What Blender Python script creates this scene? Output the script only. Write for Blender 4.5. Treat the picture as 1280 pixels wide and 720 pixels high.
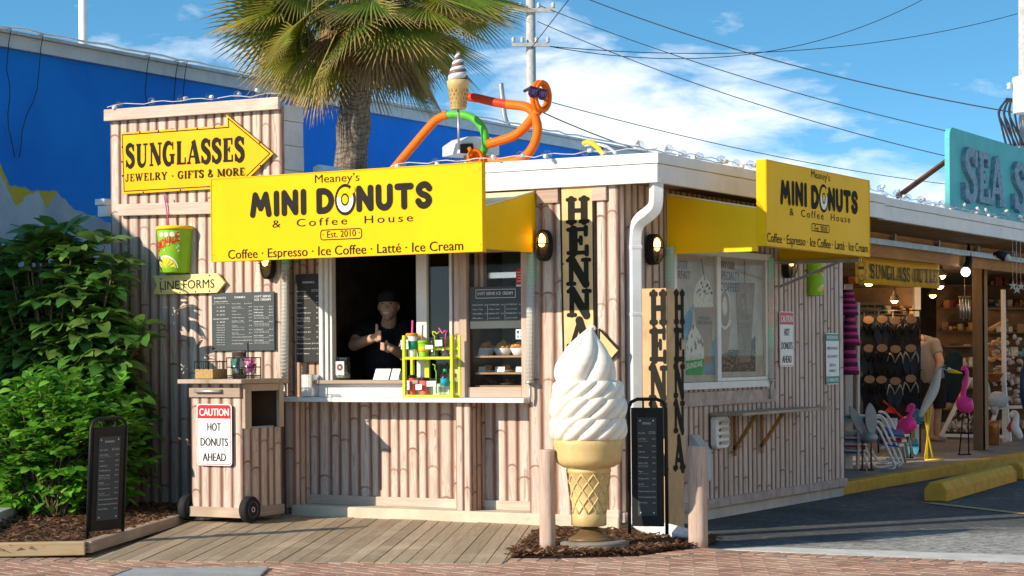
import bpy, bmesh, math, random
from mathutils import Vector, Matrix, noise as mnoise
R = math.radians
rnd = random.Random(11)
sc = bpy.context.scene
for o in list(bpy.data.objects):
    bpy.data.objects.remove(o)

# ------------------------------------------------------------------ camera
# World: x runs along the kiosk's serving front, y back along its side wall, z up,
# the corner of the two walls on the ground is the origin.
FPX, CY, YAW, ROLL, EYE = 2586.0, 444.8, 0.5143, 0.0076, 1.25
_r0 = Vector((math.cos(YAW), math.sin(YAW), 0)); _f0 = Vector((-math.sin(YAW), math.cos(YAW), 0)); _d0 = Vector((0, 0, -1))
C_R = _r0*math.cos(ROLL) + _d0*math.sin(ROLL)
C_D = _d0*math.cos(ROLL) - _r0*math.sin(ROLL)
C_F = _f0
CAM = Vector((6.469, -12.977, EYE))
cd = bpy.data.cameras.new('camera'); cam = bpy.data.objects.new('camera', cd); sc.collection.objects.link(cam)
cam.matrix_world = Matrix(((C_R.x, -C_D.x, -C_F.x, CAM.x), (C_R.y, -C_D.y, -C_F.y, CAM.y), (C_R.z, -C_D.z, -C_F.z, CAM.z), (0, 0, 0, 1)))
cd.sensor_width = 36; cd.lens = 36*FPX/1280; cd.shift_y = (CY-360)/1280; cd.clip_end = 3000; cd.clip_start = .1
sc.camera = cam
sc.render.resolution_x = 1024; sc.render.resolution_y = 576

# ------------------------------------------------------------------ sun, sky, exposure
SUN = Vector((.482, .776, -.408)).normalized()
sl = bpy.data.lights.new('sun', 'SUN'); sl.energy = 3.0; sl.angle = R(.5); sl.color = (1, .87, .70)
so = bpy.data.objects.new('sun', sl); sc.collection.objects.link(so)
so.rotation_euler = SUN.to_track_quat('-Z', 'Y').to_euler(); so.location = (-8, -14, 12)
w = bpy.data.worlds.new('World'); sc.world = w; w.use_nodes = True
WN = w.node_tree.nodes; WL = w.node_tree.links
def wn(t, **k):
    n = WN.new(t)
    for a, b in k.items():
        setattr(n, a, b)
    return n
bg = WN['Background']; bg.inputs['Strength'].default_value = .15
tc = wn('ShaderNodeTexCoord')
sky = wn('ShaderNodeTexSky', sky_type='NISHITA', sun_disc=False)
sky.sun_elevation = math.asin(-SUN.z); sky.sun_rotation = math.atan2(-SUN.x, -SUN.y)
sky.air_density = 1.0; sky.dust_density = .25; sky.ozone_density = 2.2
mp = wn('ShaderNodeMapping'); mp.inputs['Scale'].default_value = (1, 1, 3.2); mp.inputs['Location'].default_value = (0, 0, .10)
nz = wn('ShaderNodeVectorMath', operation='NORMALIZE')
WL.new(tc.outputs['Generated'], mp.inputs['Vector']); WL.new(mp.outputs[0], nz.inputs[0]); WL.new(nz.outputs[0], sky.inputs['Vector'])
sv = wn('ShaderNodeHueSaturation'); sv.inputs['Hue'].default_value = .482; sv.inputs['Saturation'].default_value = 1.22; sv.inputs['Value'].default_value = .90
WL.new(sky.outputs[0], sv.inputs['Color'])
# clouds: noise over the sky direction, banks given by soft blobs round a direction
def cloud_noise(scale, det, rough, off, sx=(1, 1, 3.2)):
    m = wn('ShaderNodeMapping'); m.inputs['Scale'].default_value = sx; m.inputs['Location'].default_value = off
    WL.new(tc.outputs['Generated'], m.inputs['Vector'])
    n = wn('ShaderNodeTexNoise'); n.inputs['Scale'].default_value = scale; n.inputs['Detail'].default_value = det; n.inputs['Roughness'].default_value = rough
    n.inputs['Distortion'].default_value = .35
    WL.new(m.outputs[0], n.inputs['Vector']); return n.outputs['Fac']
def wm(op, a, b=None, c=None, clamp=False):
    n = wn('ShaderNodeMath', operation=op, use_clamp=clamp)
    for i, x in enumerate((a, b, c)):
        if x is None: continue
        if isinstance(x, (int, float)): n.inputs[i].default_value = x
        else: WL.new(x, n.inputs[i])
    return n.outputs[0]
def sky_dir(u, v):
    return (C_F + C_R*((u-640)/FPX) + C_D*((v-CY)/FPX)).normalized()
def blob(u, v, ru, rv, amp):
    d = sky_dir(u, v)
    s1 = wn('ShaderNodeVectorMath', operation='SUBTRACT'); WL.new(tc.outputs['Generated'], s1.inputs[0]); s1.inputs[1].default_value = d
    a = wn('ShaderNodeVectorMath', operation='DOT_PRODUCT'); WL.new(s1.outputs[0], a.inputs[0]); a.inputs[1].default_value = C_R*(FPX/ru)
    b = wn('ShaderNodeVectorMath', operation='DOT_PRODUCT'); WL.new(s1.outputs[0], b.inputs[0]); b.inputs[1].default_value = C_D*(FPX/rv)
    r2 = wm('ADD', wm('MULTIPLY', a.outputs['Value'], a.outputs['Value']), wm('MULTIPLY', b.outputs['Value'], b.outputs['Value']))
    f = wn('ShaderNodeVectorMath', operation='DOT_PRODUCT'); WL.new(tc.outputs['Generated'], f.inputs[0]); f.inputs[1].default_value = C_F
    return wm('MULTIPLY', wm('MULTIPLY', wm('EXPONENT', wm('MULTIPLY', r2, -1.0)), amp), wm('GREATER_THAN', f.outputs['Value'], 0.0))
n1 = cloud_noise(19, 9, .58, (.3, .1, .2)); n2 = cloud_noise(7, 6, .6, (2.1, .7, .4), (1, 1, 6))
mask = blob(790, 140, 150, 62, .52)
for b in ((860, 205, 130, 60, .42), (700, 150, 90, 90, .35), (1000, 260, 330, 60, .34), (230, 70, 140, 30, .22), (960, 150, 170, 22, .14), (1080, 110, 120, 10, .10), (430, 60, 200, 90, .2), (640, 290, 900, 60, .25), (840, 65, 60, 14, .2), (690, 40, 60, 40, .16)):
    mask = wm('ADD', mask, blob(*b))
gen = wm('MULTIPLY', wm('SUBTRACT', n2, .52, clamp=True), .5)
fac = wm('ADD', wm('SUBTRACT', wm('ADD', mask, wm('MULTIPLY', wm('SUBTRACT', n1, .5), 1.45)), .17), gen)
fac = wm('MULTIPLY', wm('MULTIPLY', fac, 2.0, clamp=True), .90)
mx = wn('ShaderNodeMix', data_type='RGBA')
WL.new(fac, mx.inputs['Factor']); WL.new(sv.outputs[0], mx.inputs['A'])
cl = wn('ShaderNodeMix', data_type='RGBA'); WL.new(n1, cl.inputs['Factor'])
cl.inputs['A'].default_value = (2.6, 3.0, 3.5, 1); cl.inputs['B'].default_value = (5.0, 4.95, 4.85, 1)
WL.new(cl.outputs['Result'], mx.inputs['B']); WL.new(mx.outputs['Result'], bg.inputs['Color'])
vs_ = sc.view_settings
vs_.view_transform = 'Standard'; vs_.look = 'None'; vs_.exposure = 1.05; vs_.gamma = 1; vs_.use_curve_mapping = False

# ------------------------------------------------------------------ survey helpers: a sight line of the photo cut with a real plane
def ray(u, v): return C_R*((u-640)/FPX) + C_D*((v-CY)/FPX) + C_F
def cut(u, v, ax, c):
    r = ray(u, v); return CAM + r*((c-CAM[ax])/r[ax])
def F(u, v, y=0.0): return cut(u, v, 1, y)      # on a plane parallel to the serving front
def S(u, v, x=0.0): return cut(u, v, 0, x)      # on a plane parallel to the side wall
def G(u, v, z=0.0): return cut(u, v, 2, z)      # on a level plane
def D(u, v, d): return CAM + ray(u, v)*d        # at depth d

# ------------------------------------------------------------------ mesh builder
ORG = {}
def frame(o, right, up):
    r = Vector(right).normalized(); u = Vector(up); u = (u - r*u.dot(r)).normalized(); n = r.cross(u); o = Vector(o)
    return Matrix(((r.x, u.x, n.x, o.x), (r.y, u.y, n.y, o.y), (r.z, u.z, n.z, o.z), (0, 0, 0, 1)))
def front(x, y, z): return frame((x, y, z), (1, 0, 0), (0, 0, 1))
def side(x, y, z): return frame((x, y, z), (0, 1, 0), (0, 0, 1))
ID = Matrix.Identity(4)

class MB:
    def __init__(s): s.v = []; s.f = []; s.uv = []; s.mi = []; s.sm = []
    def add(s, vs, fs, m=0, uv=None, smooth=False, M=None):
        b = len(s.v)
        s.v += [(M @ Vector(p)) if M is not None else Vector(p) for p in vs]
        for i, f in enumerate(fs):
            s.f.append([b+k for k in f]); s.mi.append(m); s.sm.append(smooth)
            s.uv.append([uv[k] for k in f] if uv else None)
        return s
    def box(s, a, b, m=0, M=None):
        x0, y0, z0 = a; x1, y1, z1 = b
        return s.add([(x0, y0, z0), (x1, y0, z0), (x1, y1, z0), (x0, y1, z0), (x0, y0, z1), (x1, y0, z1), (x1, y1, z1), (x0, y1, z1)],
                     [(0, 3, 2, 1), (4, 5, 6, 7), (0, 1, 5, 4), (1, 2, 6, 5), (2, 3, 7, 6), (3, 0, 4, 7)], m, None, False, M)
    def beam(s, p, q, wd, ht, m=0, up=(0, 0, 1)):
        p = Vector(p); q = Vector(q); d = q-p; M = frame(p, d, up if abs(d.normalized().dot(Vector(up))) < .98 else (1, 0, 0))
        return s.box((0, -ht/2, -wd/2), (d.length, ht/2, wd/2), m, M)
    def prism(s, pts, d, m=0, M=None, z0=0.0, uvf=None):
        n = len(pts)
        vs = [(x, y, z0+d) for x, y in pts] + [(x, y, z0) for x, y in pts]
        fs = [list(range(n)), list(range(2*n-1, n-1, -1))] + [[i, n+i, n+(i+1) % n, (i+1) % n] for i in range(n)]
        return s.add(vs, fs, m, [(p[0], p[1]) for p in vs], False, M)
    def poly(s, pts, z=0.0, m=0, M=None):
        return s.add([(x, y, z) for x, y in pts], [list(range(len(pts)))], m, [(x, y) for x, y in pts], False, M)
    def tube(s, path, r, n=8, m=0, smooth=True, caps=True, M=None, flat=1.0):
        P = [Vector(p) for p in path]; k = len(P); rs = r if isinstance(r, (list, tuple)) else [r]*k
        t0 = (P[1]-P[0]).normalized(); a = Vector((0, 0, 1)) if abs(t0.z) < .9 else Vector((1, 0, 0))
        nrm = (a - t0*a.dot(t0)).normalized(); vs = []; uv = []; L = 0
        for i in range(k):
            t = (P[min(i+1, k-1)]-P[max(i-1, 0)])
            t = t.normalized() if t.length > 1e-9 else t0
            nrm = (nrm - t*nrm.dot(t)).normalized(); bn = t.cross(nrm)
            if i: L += (P[i]-P[i-1]).length
            for j in range(n):
                an = 2*math.pi*j/n
                vs.append(P[i] + nrm*(math.cos(an)*rs[i]) + bn*(math.sin(an)*rs[i]*flat)); uv.append((j/n, L))
        fs = [[i*n+j, i*n+(j+1) % n, (i+1)*n+(j+1) % n, (i+1)*n+j] for i in range(k-1) for j in range(n)]
        s.add(vs, fs, m, uv, smooth, M)
        if caps:
            b = len(vs); o = len(s.v)-b
            s.f += [[o+j for j in range(n-1, -1, -1)], [o+(k-1)*n+j for j in range(n)]]; s.mi += [m, m]; s.sm += [False, False]; s.uv += [None, None]
        return s
    def lathe(s, prof, c=(0, 0, 0), n=24, m=0, smooth=True, M=None, mod=None):
        c = Vector(c); vs = []; uv = []
        for (r, z) in prof:
            for j in range(n):
                an = 2*math.pi*j/n; rr = r*(mod(an, z) if mod else 1)
                vs.append(c + Vector((math.cos(an)*rr, math.sin(an)*rr, z))); uv.append((j/n, z))
        fs = [[i*n+j, i*n+(j+1) % n, (i+1)*n+(j+1) % n, (i+1)*n+j] for i in range(len(prof)-1) for j in range(n)]
        if prof[0][0] > 1e-4: fs.append(list(range(n-1, -1, -1)))
        if prof[-1][0] > 1e-4: fs.append([(len(prof)-1)*n+j for j in range(n)])
        return s.add(vs, fs, m, uv, smooth, M)
    def ball(s, c, r, n=14, k=9, m=0, M=None):
        r = r if isinstance(r, (tuple, list)) else (r, r, r); vs = []; fs = []
        for i in range(k+1):
            th = math.pi*i/k
            for j in range(n):
                an = 2*math.pi*j/n
                vs.append((c[0]+r[0]*math.sin(th)*math.cos(an), c[1]+r[1]*math.sin(th)*math.sin(an), c[2]-r[2]*math.cos(th)))
        for i in range(k):
            for j in range(n):
                fs.append([i*n+j, i*n+(j+1) % n, (i+1)*n+(j+1) % n, (i+1)*n+j])
        return s.add(vs, fs, m, None, True, M)
    def torus(s, c, Rr, r, n=20, k=8, m=0, M=None, sx=1.0, sy=1.0):
        vs = []; fs = []
        for i in range(n):
            a = 2*math.pi*i/n
            for j in range(k):
                b = 2*math.pi*j/k
                q = Rr + r*math.cos(b)
                vs.append((c[0]+q*math.cos(a)*sx, c[1]+q*math.sin(a)*sy, c[2]+r*math.sin(b)))
        for i in range(n):
            for j in range(k):
                fs.append([i*k+j, ((i+1) % n)*k+j, ((i+1) % n)*k+(j+1) % k, i*k+(j+1) % k])
        return s.add(vs, fs, m, None, True, M)
    def build(s, name, mats, parent=None, bevel=0, recalc=True, origin=None):
        me = bpy.data.meshes.new(name); o = bpy.data.objects.new(name, me); sc.collection.objects.link(o)
        if parent is not None:
            off = ORG[parent]; o.parent = parent
        else:
            if origin is None:
                xs = [p.x for p in s.v]; ys = [p.y for p in s.v]; zs = [p.z for p in s.v]
                origin = ((min(xs)+max(xs))/2, (min(ys)+max(ys))/2, min(zs))
            off = Vector(origin); o.location = off
        ORG[o] = off
        me.from_pydata([p-off for p in s.v], [], s.f)
        for m in (mats if isinstance(mats, (list, tuple)) else [mats]): me.materials.append(m)
        me.polygons.foreach_set('material_index', s.mi); me.polygons.foreach_set('use_smooth', s.sm)
        if any(u is not None for u in s.uv):
            ul = me.uv_layers.new(name='UVMap'); dat = []
            for f, u in zip(s.f, s.uv):
                for k in range(len(f)): dat += list(u[k]) if u else [0, 0]
            ul.data.foreach_set('uv', dat)
        if recalc:
            bm = bmesh.new(); bm.from_mesh(me); bmesh.ops.recalc_face_normals(bm, faces=bm.faces); bm.to_mesh(me); bm.free()
        if bevel:
            b = o.modifiers.new('bevel', 'BEVEL'); b.width = bevel; b.segments = 2; b.limit_method = 'ANGLE'; b.angle_limit = R(40)
        me.update(); return o

def tag(o, label, cat, group=None, kind=None):
    if label: o['label'] = label
    if cat: o['category'] = cat
    if group: o['group'] = group
    if kind: o['kind'] = kind
    return o
def thing(name, loc, label, cat, group=None):
    o = bpy.data.objects.new(name, None); sc.collection.objects.link(o); o.location = loc; o.empty_display_size = .1
    ORG[o] = Vector(loc); return tag(o, label, cat, group)
def struct(o): o['kind'] = 'structure'; return o
def dup(root, loc, rotz=None, label=None, group=None):
    def cp(o, par):
        c = o.copy(); sc.collection.objects.link(c); ORG[c] = ORG[o]
        if par is not None: c.parent = par
        for ch in list(o.children): cp(ch, c)
        return c
    r = cp(root, None); r.location = loc
    if rotz is not None: r.rotation_euler = (0, 0, rotz)
    if label: r['label'] = label
    if group: r['group'] = group
    return r

# ------------------------------------------------------------------ lettering
_tc = {}
def tgeo(s, res=2, off=0.0, sp=1.0):
    k = (s, res, off, sp)
    if k not in _tc:
        cu = bpy.data.curves.new('lettering', 'FONT'); cu.body = s; cu.resolution_u = res; cu.offset = off; cu.space_character = sp
        ob = bpy.data.objects.new('lettering', cu); me = ob.to_mesh()
        vs = [tuple(v.co) for v in me.vertices]; fs = [list(p.vertices) for p in me.polygons]
        ob.to_mesh_clear(); bpy.data.objects.remove(ob); bpy.data.curves.remove(cu); _tc[k] = (vs, fs)
    return _tc[k]
_cap = {}
def text(mb, s, M, x, y, h, w=None, al='C', m=0, off=0.0, sp=1.0, res=2, z=.0, shear=0.0):
    """s on baseline y of frame M, capital height h, squeezed to width w"""
    vs, fs = tgeo(s, res, 0.0, sp)
    hv, _ = tgeo('H', 2, 0.0, 1.0); ch = max(p[1] for p in hv)
    x0 = min(p[0] for p in vs); x1 = max(p[0] for p in vs); ky = h/ch; kx = ky if w is None else w/(x1-x0)
    W = (x1-x0)*kx; ox = x - {'L': 0, 'C': W/2, 'R': W}[al]
    for dx, dz_ in (((-off*kx, 0), (off*kx, .00012), (0, .00024)) if off else ((0, 0),)):      # weight: the same outline set side by side
        mb.add([(ox+(p[0]-x0)*kx + dx, y+p[1]*ky, z+dz_) for p in vs], fs, m, None, False, M)
    return W

def arc(cx, cy, rx, ry, a0, a1, n=14):
    return [(cx+rx*math.cos(R(a0+(a1-a0)*i/n)), cy+ry*math.sin(R(a0+(a1-a0)*i/n))) for i in range(n+1)]
def catmull(P, k=6):
    out = []
    for i in range(len(P)-1):
        p0 = P[max(i-1, 0)]; p1 = P[i]; p2 = P[i+1]; p3 = P[min(i+2, len(P)-1)]
        for j in range(k):
            t = j/k
            out.append(tuple(.5*((2*b)+(-a+c)*t+(2*a-5*b+4*c-d)*t*t+(-a+3*b-3*c+d)*t**3) for a, b, c, d in zip(p0, p1, p2, p3)))
    out.append(tuple(P[-1])); return out
def ribbon(pts, ws):
    """outline strip of a stroke: left and right points"""
    n = len(pts); ws = ws if isinstance(ws, (list, tuple)) else [ws]*n; Lf = []; Rt = []
    for i in range(n):
        a = pts[max(i-1, 0)]; b = pts[min(i+1, n-1)]; dx = b[0]-a[0]; dy = b[1]-a[1]; l = math.hypot(dx, dy) or 1
        nx, ny = -dy/l, dx/l
        Lf.append((pts[i][0]+nx*ws[i]/2, pts[i][1]+ny*ws[i]/2)); Rt.append((pts[i][0]-nx*ws[i]/2, pts[i][1]-ny*ws[i]/2))
    return Lf, Rt
class Pen:
    """draws strokes into a frame; each stroke lies a hair above the last, or is cut from a slab of the given depth"""
    def __init__(s, mb, M, m=0, depth=0.0, z=0.0, step=.00008):
        s.mb = mb; s.M = M; s.m = m; s.d = depth; s.z = z; s.st = step; s.k = 0
    def _put(s, pts):
        s.k += 1; z = s.z + s.k*s.st
        if s.d: s.mb.prism(pts, s.d+s.k*s.st*4, s.m, s.M, s.z)
        else: s.mb.poly(pts, z, s.m, s.M)
    def disc(s, c, r, n=16):
        s._put([(c[0]+r*math.cos(2*math.pi*i/n), c[1]+r*math.sin(2*math.pi*i/n)) for i in range(n)])
    def stroke(s, pts, ws, cap=''):
        ws = list(ws) if isinstance(ws, (list, tuple)) else [ws]*len(pts)
        run = [0]
        def flush(idx):
            if len(idx) < 2: return
            L, Rr = ribbon([pts[i] for i in idx], [ws[i] for i in idx])
            if s.d:
                for a in range(len(L)-1): s._put([L[a], Rr[a], Rr[a+1], L[a+1]])
            else:
                s.k += 1; n = len(L); z = s.z+s.k*s.st
                s.mb.add([(x, y, z) for x, y in L+Rr], [[a, n+a, n+a+1, a+1] for a in range(n-1)], s.m, None, False, s.M)
        for i in range(1, len(pts)):
            run.append(i)
            if i < len(pts)-1:
                a = math.atan2(pts[i][1]-pts[i-1][1], pts[i][0]-pts[i-1][0]); b = math.atan2(pts[i+1][1]-pts[i][1], pts[i+1][0]-pts[i][0])
                if abs((b-a+math.pi) % (2*math.pi)-math.pi) > .7:
                    flush(run); run = [i]
                    if 'r' in cap: s.disc(pts[i], ws[i]/2)
        flush(run)
        if 'r' in cap: s.disc(pts[0], ws[0]/2); s.disc(pts[-1], ws[-1]/2)

def sm(P, w0, w1, k=6):
    """smoothed stroke whose weight swells from w0 at the ends to w1 in the middle"""
    q = catmull(P, k); n = len(q)-1
    return q, [w0+(w1-w0)*math.sin(math.pi*i/n)**.8 for i in range(n+1)]
def slab_glyph(ch, T, t):
    """(advance, strokes) of a heavy slab-serif capital of height 1"""
    def v(x, w=T, y0=0.0, y1=1.0, s=.17, lo=True, hi=True):
        o = [([(x, y0+t*.5), (x, y1-t*.5)], w)]
        if lo: o.append(([(x-s, y0+t/2), (x+s, y0+t/2)], t))
        if hi: o.append(([(x-s, y1-t/2), (x+s, y1-t/2)], t))
        return o
    if ch == 'S':
        q, ww = sm([(.60, .74), (.50, .93), (.32, .955), (.16, .85), (.18, .67), (.36, .54), (.55, .40), (.58, .18), (.42, .045), (.24, .06), (.10, .27)], t, T*1.05)
        return .74, [(q, ww), ([(.625, .68), (.625, .99)], t), ([(.085, .01), (.085, .33)], t)]
    if ch == 'U':
        return .98, [([(.24, .98), (.24, .36)] + arc(.485, .30, .245, .26, 180, 360) + [(.73, .36), (.73, .98)], [T, T]+[T-(T-t*1.2)*i/14 for i in range(15)]+[t*1.2, t*1.2]),
                     ([(.05, 1-t/2), (.43, 1-t/2)], t), ([(.57, 1-t/2), (.90, 1-t/2)], t)]
    if ch == 'N':
        return .98, v(.17, t*1.3, hi=False, s=.14) + [([(.03, 1-t/2), (.30, 1-t/2)], t), ([(.19, .96), (.77, .06)], T*1.05)] + v(.79, t*1.3, lo=False, s=.14)
    if ch == 'G' or ch == 'C':
        q = arc(.44, .5, .33, .46, 48, 318, 20); n = len(q)
        ww = [t+(T-t)*math.sin(math.pi*i/(n-1))**.7 for i in range(n)]
        o = [(q, ww), ([(.735, .66), (.735, .99)], t)]
        if ch == 'G': o += [([(.70, .05), (.70, .44)], T*.9), ([(.50, .44), (.88, .44)], t)]
        return .92, o
    if ch == 'L':
        return .78, v(.24) + [([(.24, t/2), (.70, t/2)], t), ([(.69, 0), (.69, .30)], t)]
    if ch == 'A':
        return .98, [([(.14, .03), (.46, .97)], t*1.2), ([(.46, .99), (.80, .02)], T*1.08), ([(.24, .31), (.68, .31)], t), ([(0, t/2), (.28, t/2)], t), ([(.60, t/2), (.98, t/2)], t)]
    if ch == 'E' or ch == 'F':
        o = v(.24) + [([(.24, 1-t/2), (.68, 1-t/2)], t), ([(.67, .72), (.67, 1)], t), ([(.24, .52), (.50, .52)], t), ([(.50, .40), (.50, .64)], t*.9)]
        if ch == 'E': o += [([(.24, t/2), (.70, t/2)], t), ([(.70, 0), (.70, .30)], t)]
        return .82 if ch == 'E' else .78, o
    if ch == 'H':
        return 1.04, v(.24) + v(.80) + [([(.2, .5), (.84, .5)], t*1.15)]
    if ch == 'T':
        return .88, v(.44, hi=False) + [([(.04, 1-t/2), (.84, 1-t/2)], t), ([(.06, .70), (.06, 1)], t), ([(.82, .70), (.82, 1)], t)]
    if ch == 'I': return .46, v(.23)
    if ch == 'O':
        q = arc(.46, .5, .34, .455, 90, 450, 28)
        return .94, [(q, [t+(T-t)*abs(math.cos(R(90+360*i/28))) for i in range(29)])]
    if ch == 'J':
        return .62, v(.40, lo=False, y0=.26) + [([(.40, .28)] + arc(.23, .24, .17, .21, 0, -170, 8), [T]+[T-(T-t)*i/8 for i in range(9)]), ([(.04, .2), (.10, .3)], t*1.8)]
    if ch == 'W':
        return 1.30, [([(.16, .98), (.40, .02)], T), ([(.40, .02), (.62, .92)], t*1.2), ([(.58, .98), (.84, .02)], T), ([(.84, .02), (1.10, .98)], t*1.2), ([(0, 1-t/2), (.32, 1-t/2)], t), ([(.46, 1-t/2), (.72, 1-t/2)], t), ([(.96, 1-t/2), (1.24, 1-t/2)], t)]
    if ch == 'R':
        return .98, v(.24) + [([(.24, 1-t/2), (.5, 1-t/2)] + arc(.5, .74, .20, .22, 80, -80, 8) + [(.24, .5)], [t, t]+[t+(T-t)*math.sin(math.pi*i/8) for i in range(9)]+[t]), ([(.48, .5), (.82, .03)], T), ([(.66, t/2), (.96, t/2)], t)]
    if ch == 'Y':
        return .98, [([(.16, .98), (.48, .46)], T), ([(.48, .46), (.80, .98)], t*1.2), ([(.48, .5), (.48, .03)], T), ([(.30, t/2), (.66, t/2)], t), ([(0, 1-t/2), (.34, 1-t/2)], t), ([(.66, 1-t/2), (.94, 1-t/2)], t)]
    if ch == 'M':
        return 1.26, v(.18, t*1.3, hi=False, s=.15) + [([(.20, .97), (.62, .10)], T), ([(.62, .10), (1.02, .97)], t*1.2), ([(.02, 1-t/2), (.3, 1-t/2)], t), ([(.92, 1-t/2), (1.2, 1-t/2)], t)] + v(1.02, T, hi=False)
    if ch == '&':
        q, ww = sm([(.80, .42), (.66, .14), (.40, .03), (.18, .16), (.22, .40), (.46, .60), (.52, .82), (.38, .96), (.26, .82), (.36, .60), (.80, .06)], t, T*.8)
        return .92, [(q, ww)]
    if ch == '.': return .5, [([(.16, .42), (.34, .42)], .18)]
    return .42, []
def slab_text(mb, s, M, x, y, h, w, m=0, T=.22, t=.075, gap=.05, cap='', depth=0.0, z=0.0, vert=False, step=.00008):
    g = [slab_glyph(c, T, t) for c in s]; tot = sum(a for a, _ in g) + gap*(len(g)-1)
    kx = w/tot; px_ = 0; pen = Pen(mb, M @ Matrix.Translation((x, y, 0)) @ Matrix.Diagonal((kx, h, 1, 1)), m, depth, z, step)
    for a, st in g:
        for pts, ww in st:
            ww = ww if isinstance(ww, (list, tuple)) else [ww]*len(pts)
            pen.stroke([(px_+p[0], p[1]) for p in pts], ww, cap)
        px_ += a+gap
def round_glyph(ch):
    if ch == 'M': return .98, [[(.13, .12), (.25, .87), (.49, .36), (.72, .87), (.85, .12)]]
    if ch == 'I': return .28, [[(.14, .12), (.14, .88)]]
    if ch == 'N': return .76, [[(.13, .12), (.13, .88), (.62, .13), (.62, .88)]]
    if ch == 'D': return .80, [[(.13, .13), (.13, .87), (.30, .87)] + arc(.30, .5, .36, .37, 90, -90, 14) + [(.13, .13)]]
    if ch == 'U': return .74, [[(.13, .88), (.13, .42)] + arc(.37, .38, .24, .26, 180, 360, 12) + [(.61, .42), (.61, .88)]]
    if ch == 'T': return .80, [[(.12, .86), (.68, .86)], [(.40, .86), (.40, .12)]]
    if ch == 'S': return .70, [catmull([(.58, .74), (.46, .87), (.27, .86), (.14, .72), (.24, .56), (.46, .46), (.57, .29), (.44, .13), (.24, .13), (.12, .27)], 5)]
    return .3, []
# ------------------------------------------------------------------ materials
class NT:
    def __init__(s, name):
        s.m = bpy.data.materials.new(name); s.m.use_nodes = True; s.t = s.m.node_tree; s.n = s.t.nodes; s.l = s.t.links
        s.p = s.n['Principled BSDF']; s.out = s.n['Material Output']
    def new(s, t, **k):
        n = s.n.new(t)
        for a, b in k.items(): setattr(n, a, b)
        return n
    def set(s, sock, x):
        if isinstance(x, bpy.types.NodeSocket): s.l.new(x, sock)
        elif isinstance(x, (tuple, list)) and len(x) == 3 and sock.type == 'RGBA': sock.default_value = (*x, 1)
        else: sock.default_value = x
    def math(s, op, a, b=None, c=None, clamp=False):
        n = s.new('ShaderNodeMath', operation=op, use_clamp=clamp)
        for i, x in enumerate((a, b, c)):
            if x is not None: s.set(n.inputs[i], x)
        return n.outputs[0]
    def step(s, x, a, b):
        n = s.new('ShaderNodeMapRange', interpolation_type='SMOOTHSTEP'); s.set(n.inputs[0], x); n.inputs[1].default_value = a; n.inputs[2].default_value = b
        return n.outputs[0]
    def coord(s, kind='Object'): return s.new('ShaderNodeTexCoord').outputs[kind]
    def uv(s): return s.coord('UV')
    def map(s, v, scale=(1, 1, 1), loc=(0, 0, 0), rot=(0, 0, 0)):
        n = s.new('ShaderNodeMapping'); s.l.new(v, n.inputs[0]); n.inputs['Scale'].default_value = scale; n.inputs['Location'].default_value = loc; n.inputs['Rotation'].default_value = rot
        return n.outputs[0]
    def noise(s, v, sc_=5, det=4, rough=.55, dist=0):
        n = s.new('ShaderNodeTexNoise'); s.l.new(v, n.inputs['Vector']); n.inputs['Scale'].default_value = sc_; n.inputs['Detail'].default_value = det
        n.inputs['Roughness'].default_value = rough; n.inputs['Distortion'].default_value = dist; return n.outputs['Fac']
    def mix(s, f, a, b, mode='MIX'):
        n = s.new('ShaderNodeMix', data_type='RGBA', blend_type=mode); s.set(n.inputs['Factor'], f); s.set(n.inputs['A'], a); s.set(n.inputs['B'], b); return n.outputs['Result']
    def bump(s, hgt, strength=.3, dist=.01):
        n = s.new('ShaderNodeBump'); s.l.new(hgt, n.inputs['Height']); n.inputs['Strength'].default_value = strength; n.inputs['Distance'].default_value = dist
        s.l.new(n.outputs[0], s.p.inputs['Normal'])
    def sep(s, v):
        n = s.new('ShaderNodeSeparateXYZ'); s.l.new(v, n.inputs[0]); return n.outputs
    def fin(s, col, rough=.6, metal=0, spec=.4):
        s.set(s.p.inputs['Base Color'], col); s.set(s.p.inputs['Roughness'], rough); s.p.inputs['Metallic'].default_value = metal
        s.p.inputs['Specular IOR Level'].default_value = spec; return s.m

def M_(name, col, rough=.55, metal=0, var=.14, scale=6, bump=0, bscale=60, spec=.2, dirt=.0, dirtcol=(.12, .09, .06), emit=0, trans=0, alpha=1):
    t = NT(name); c = t.coord()
    f = t.noise(c, scale, 5, .6)
    lo = tuple(x*(1-var) for x in col); hi = tuple(min(x*(1+var), 1) for x in col)
    k = t.mix(t.step(f, .3, .7), lo, hi)
    if dirt:
        d = t.math('MULTIPLY', t.step(t.noise(t.map(c, (1, 1, .5)), scale*2.3, 6, .65), .50, .78), dirt); k = t.mix(d, k, dirtcol)
    r = t.math('ADD', rough-.08, t.math('MULTIPLY', t.noise(c, scale*3, 3), .16))
    t.fin(k, r, metal, spec)
    if bump: t.bump(t.noise(c, bscale, 4), bump, .004)
    if emit: t.set(t.p.inputs['Emission Color'], col); t.p.inputs['Emission Strength'].default_value = emit
    if trans: t.p.inputs['Transmission Weight'].default_value = trans
    return t.m

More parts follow.
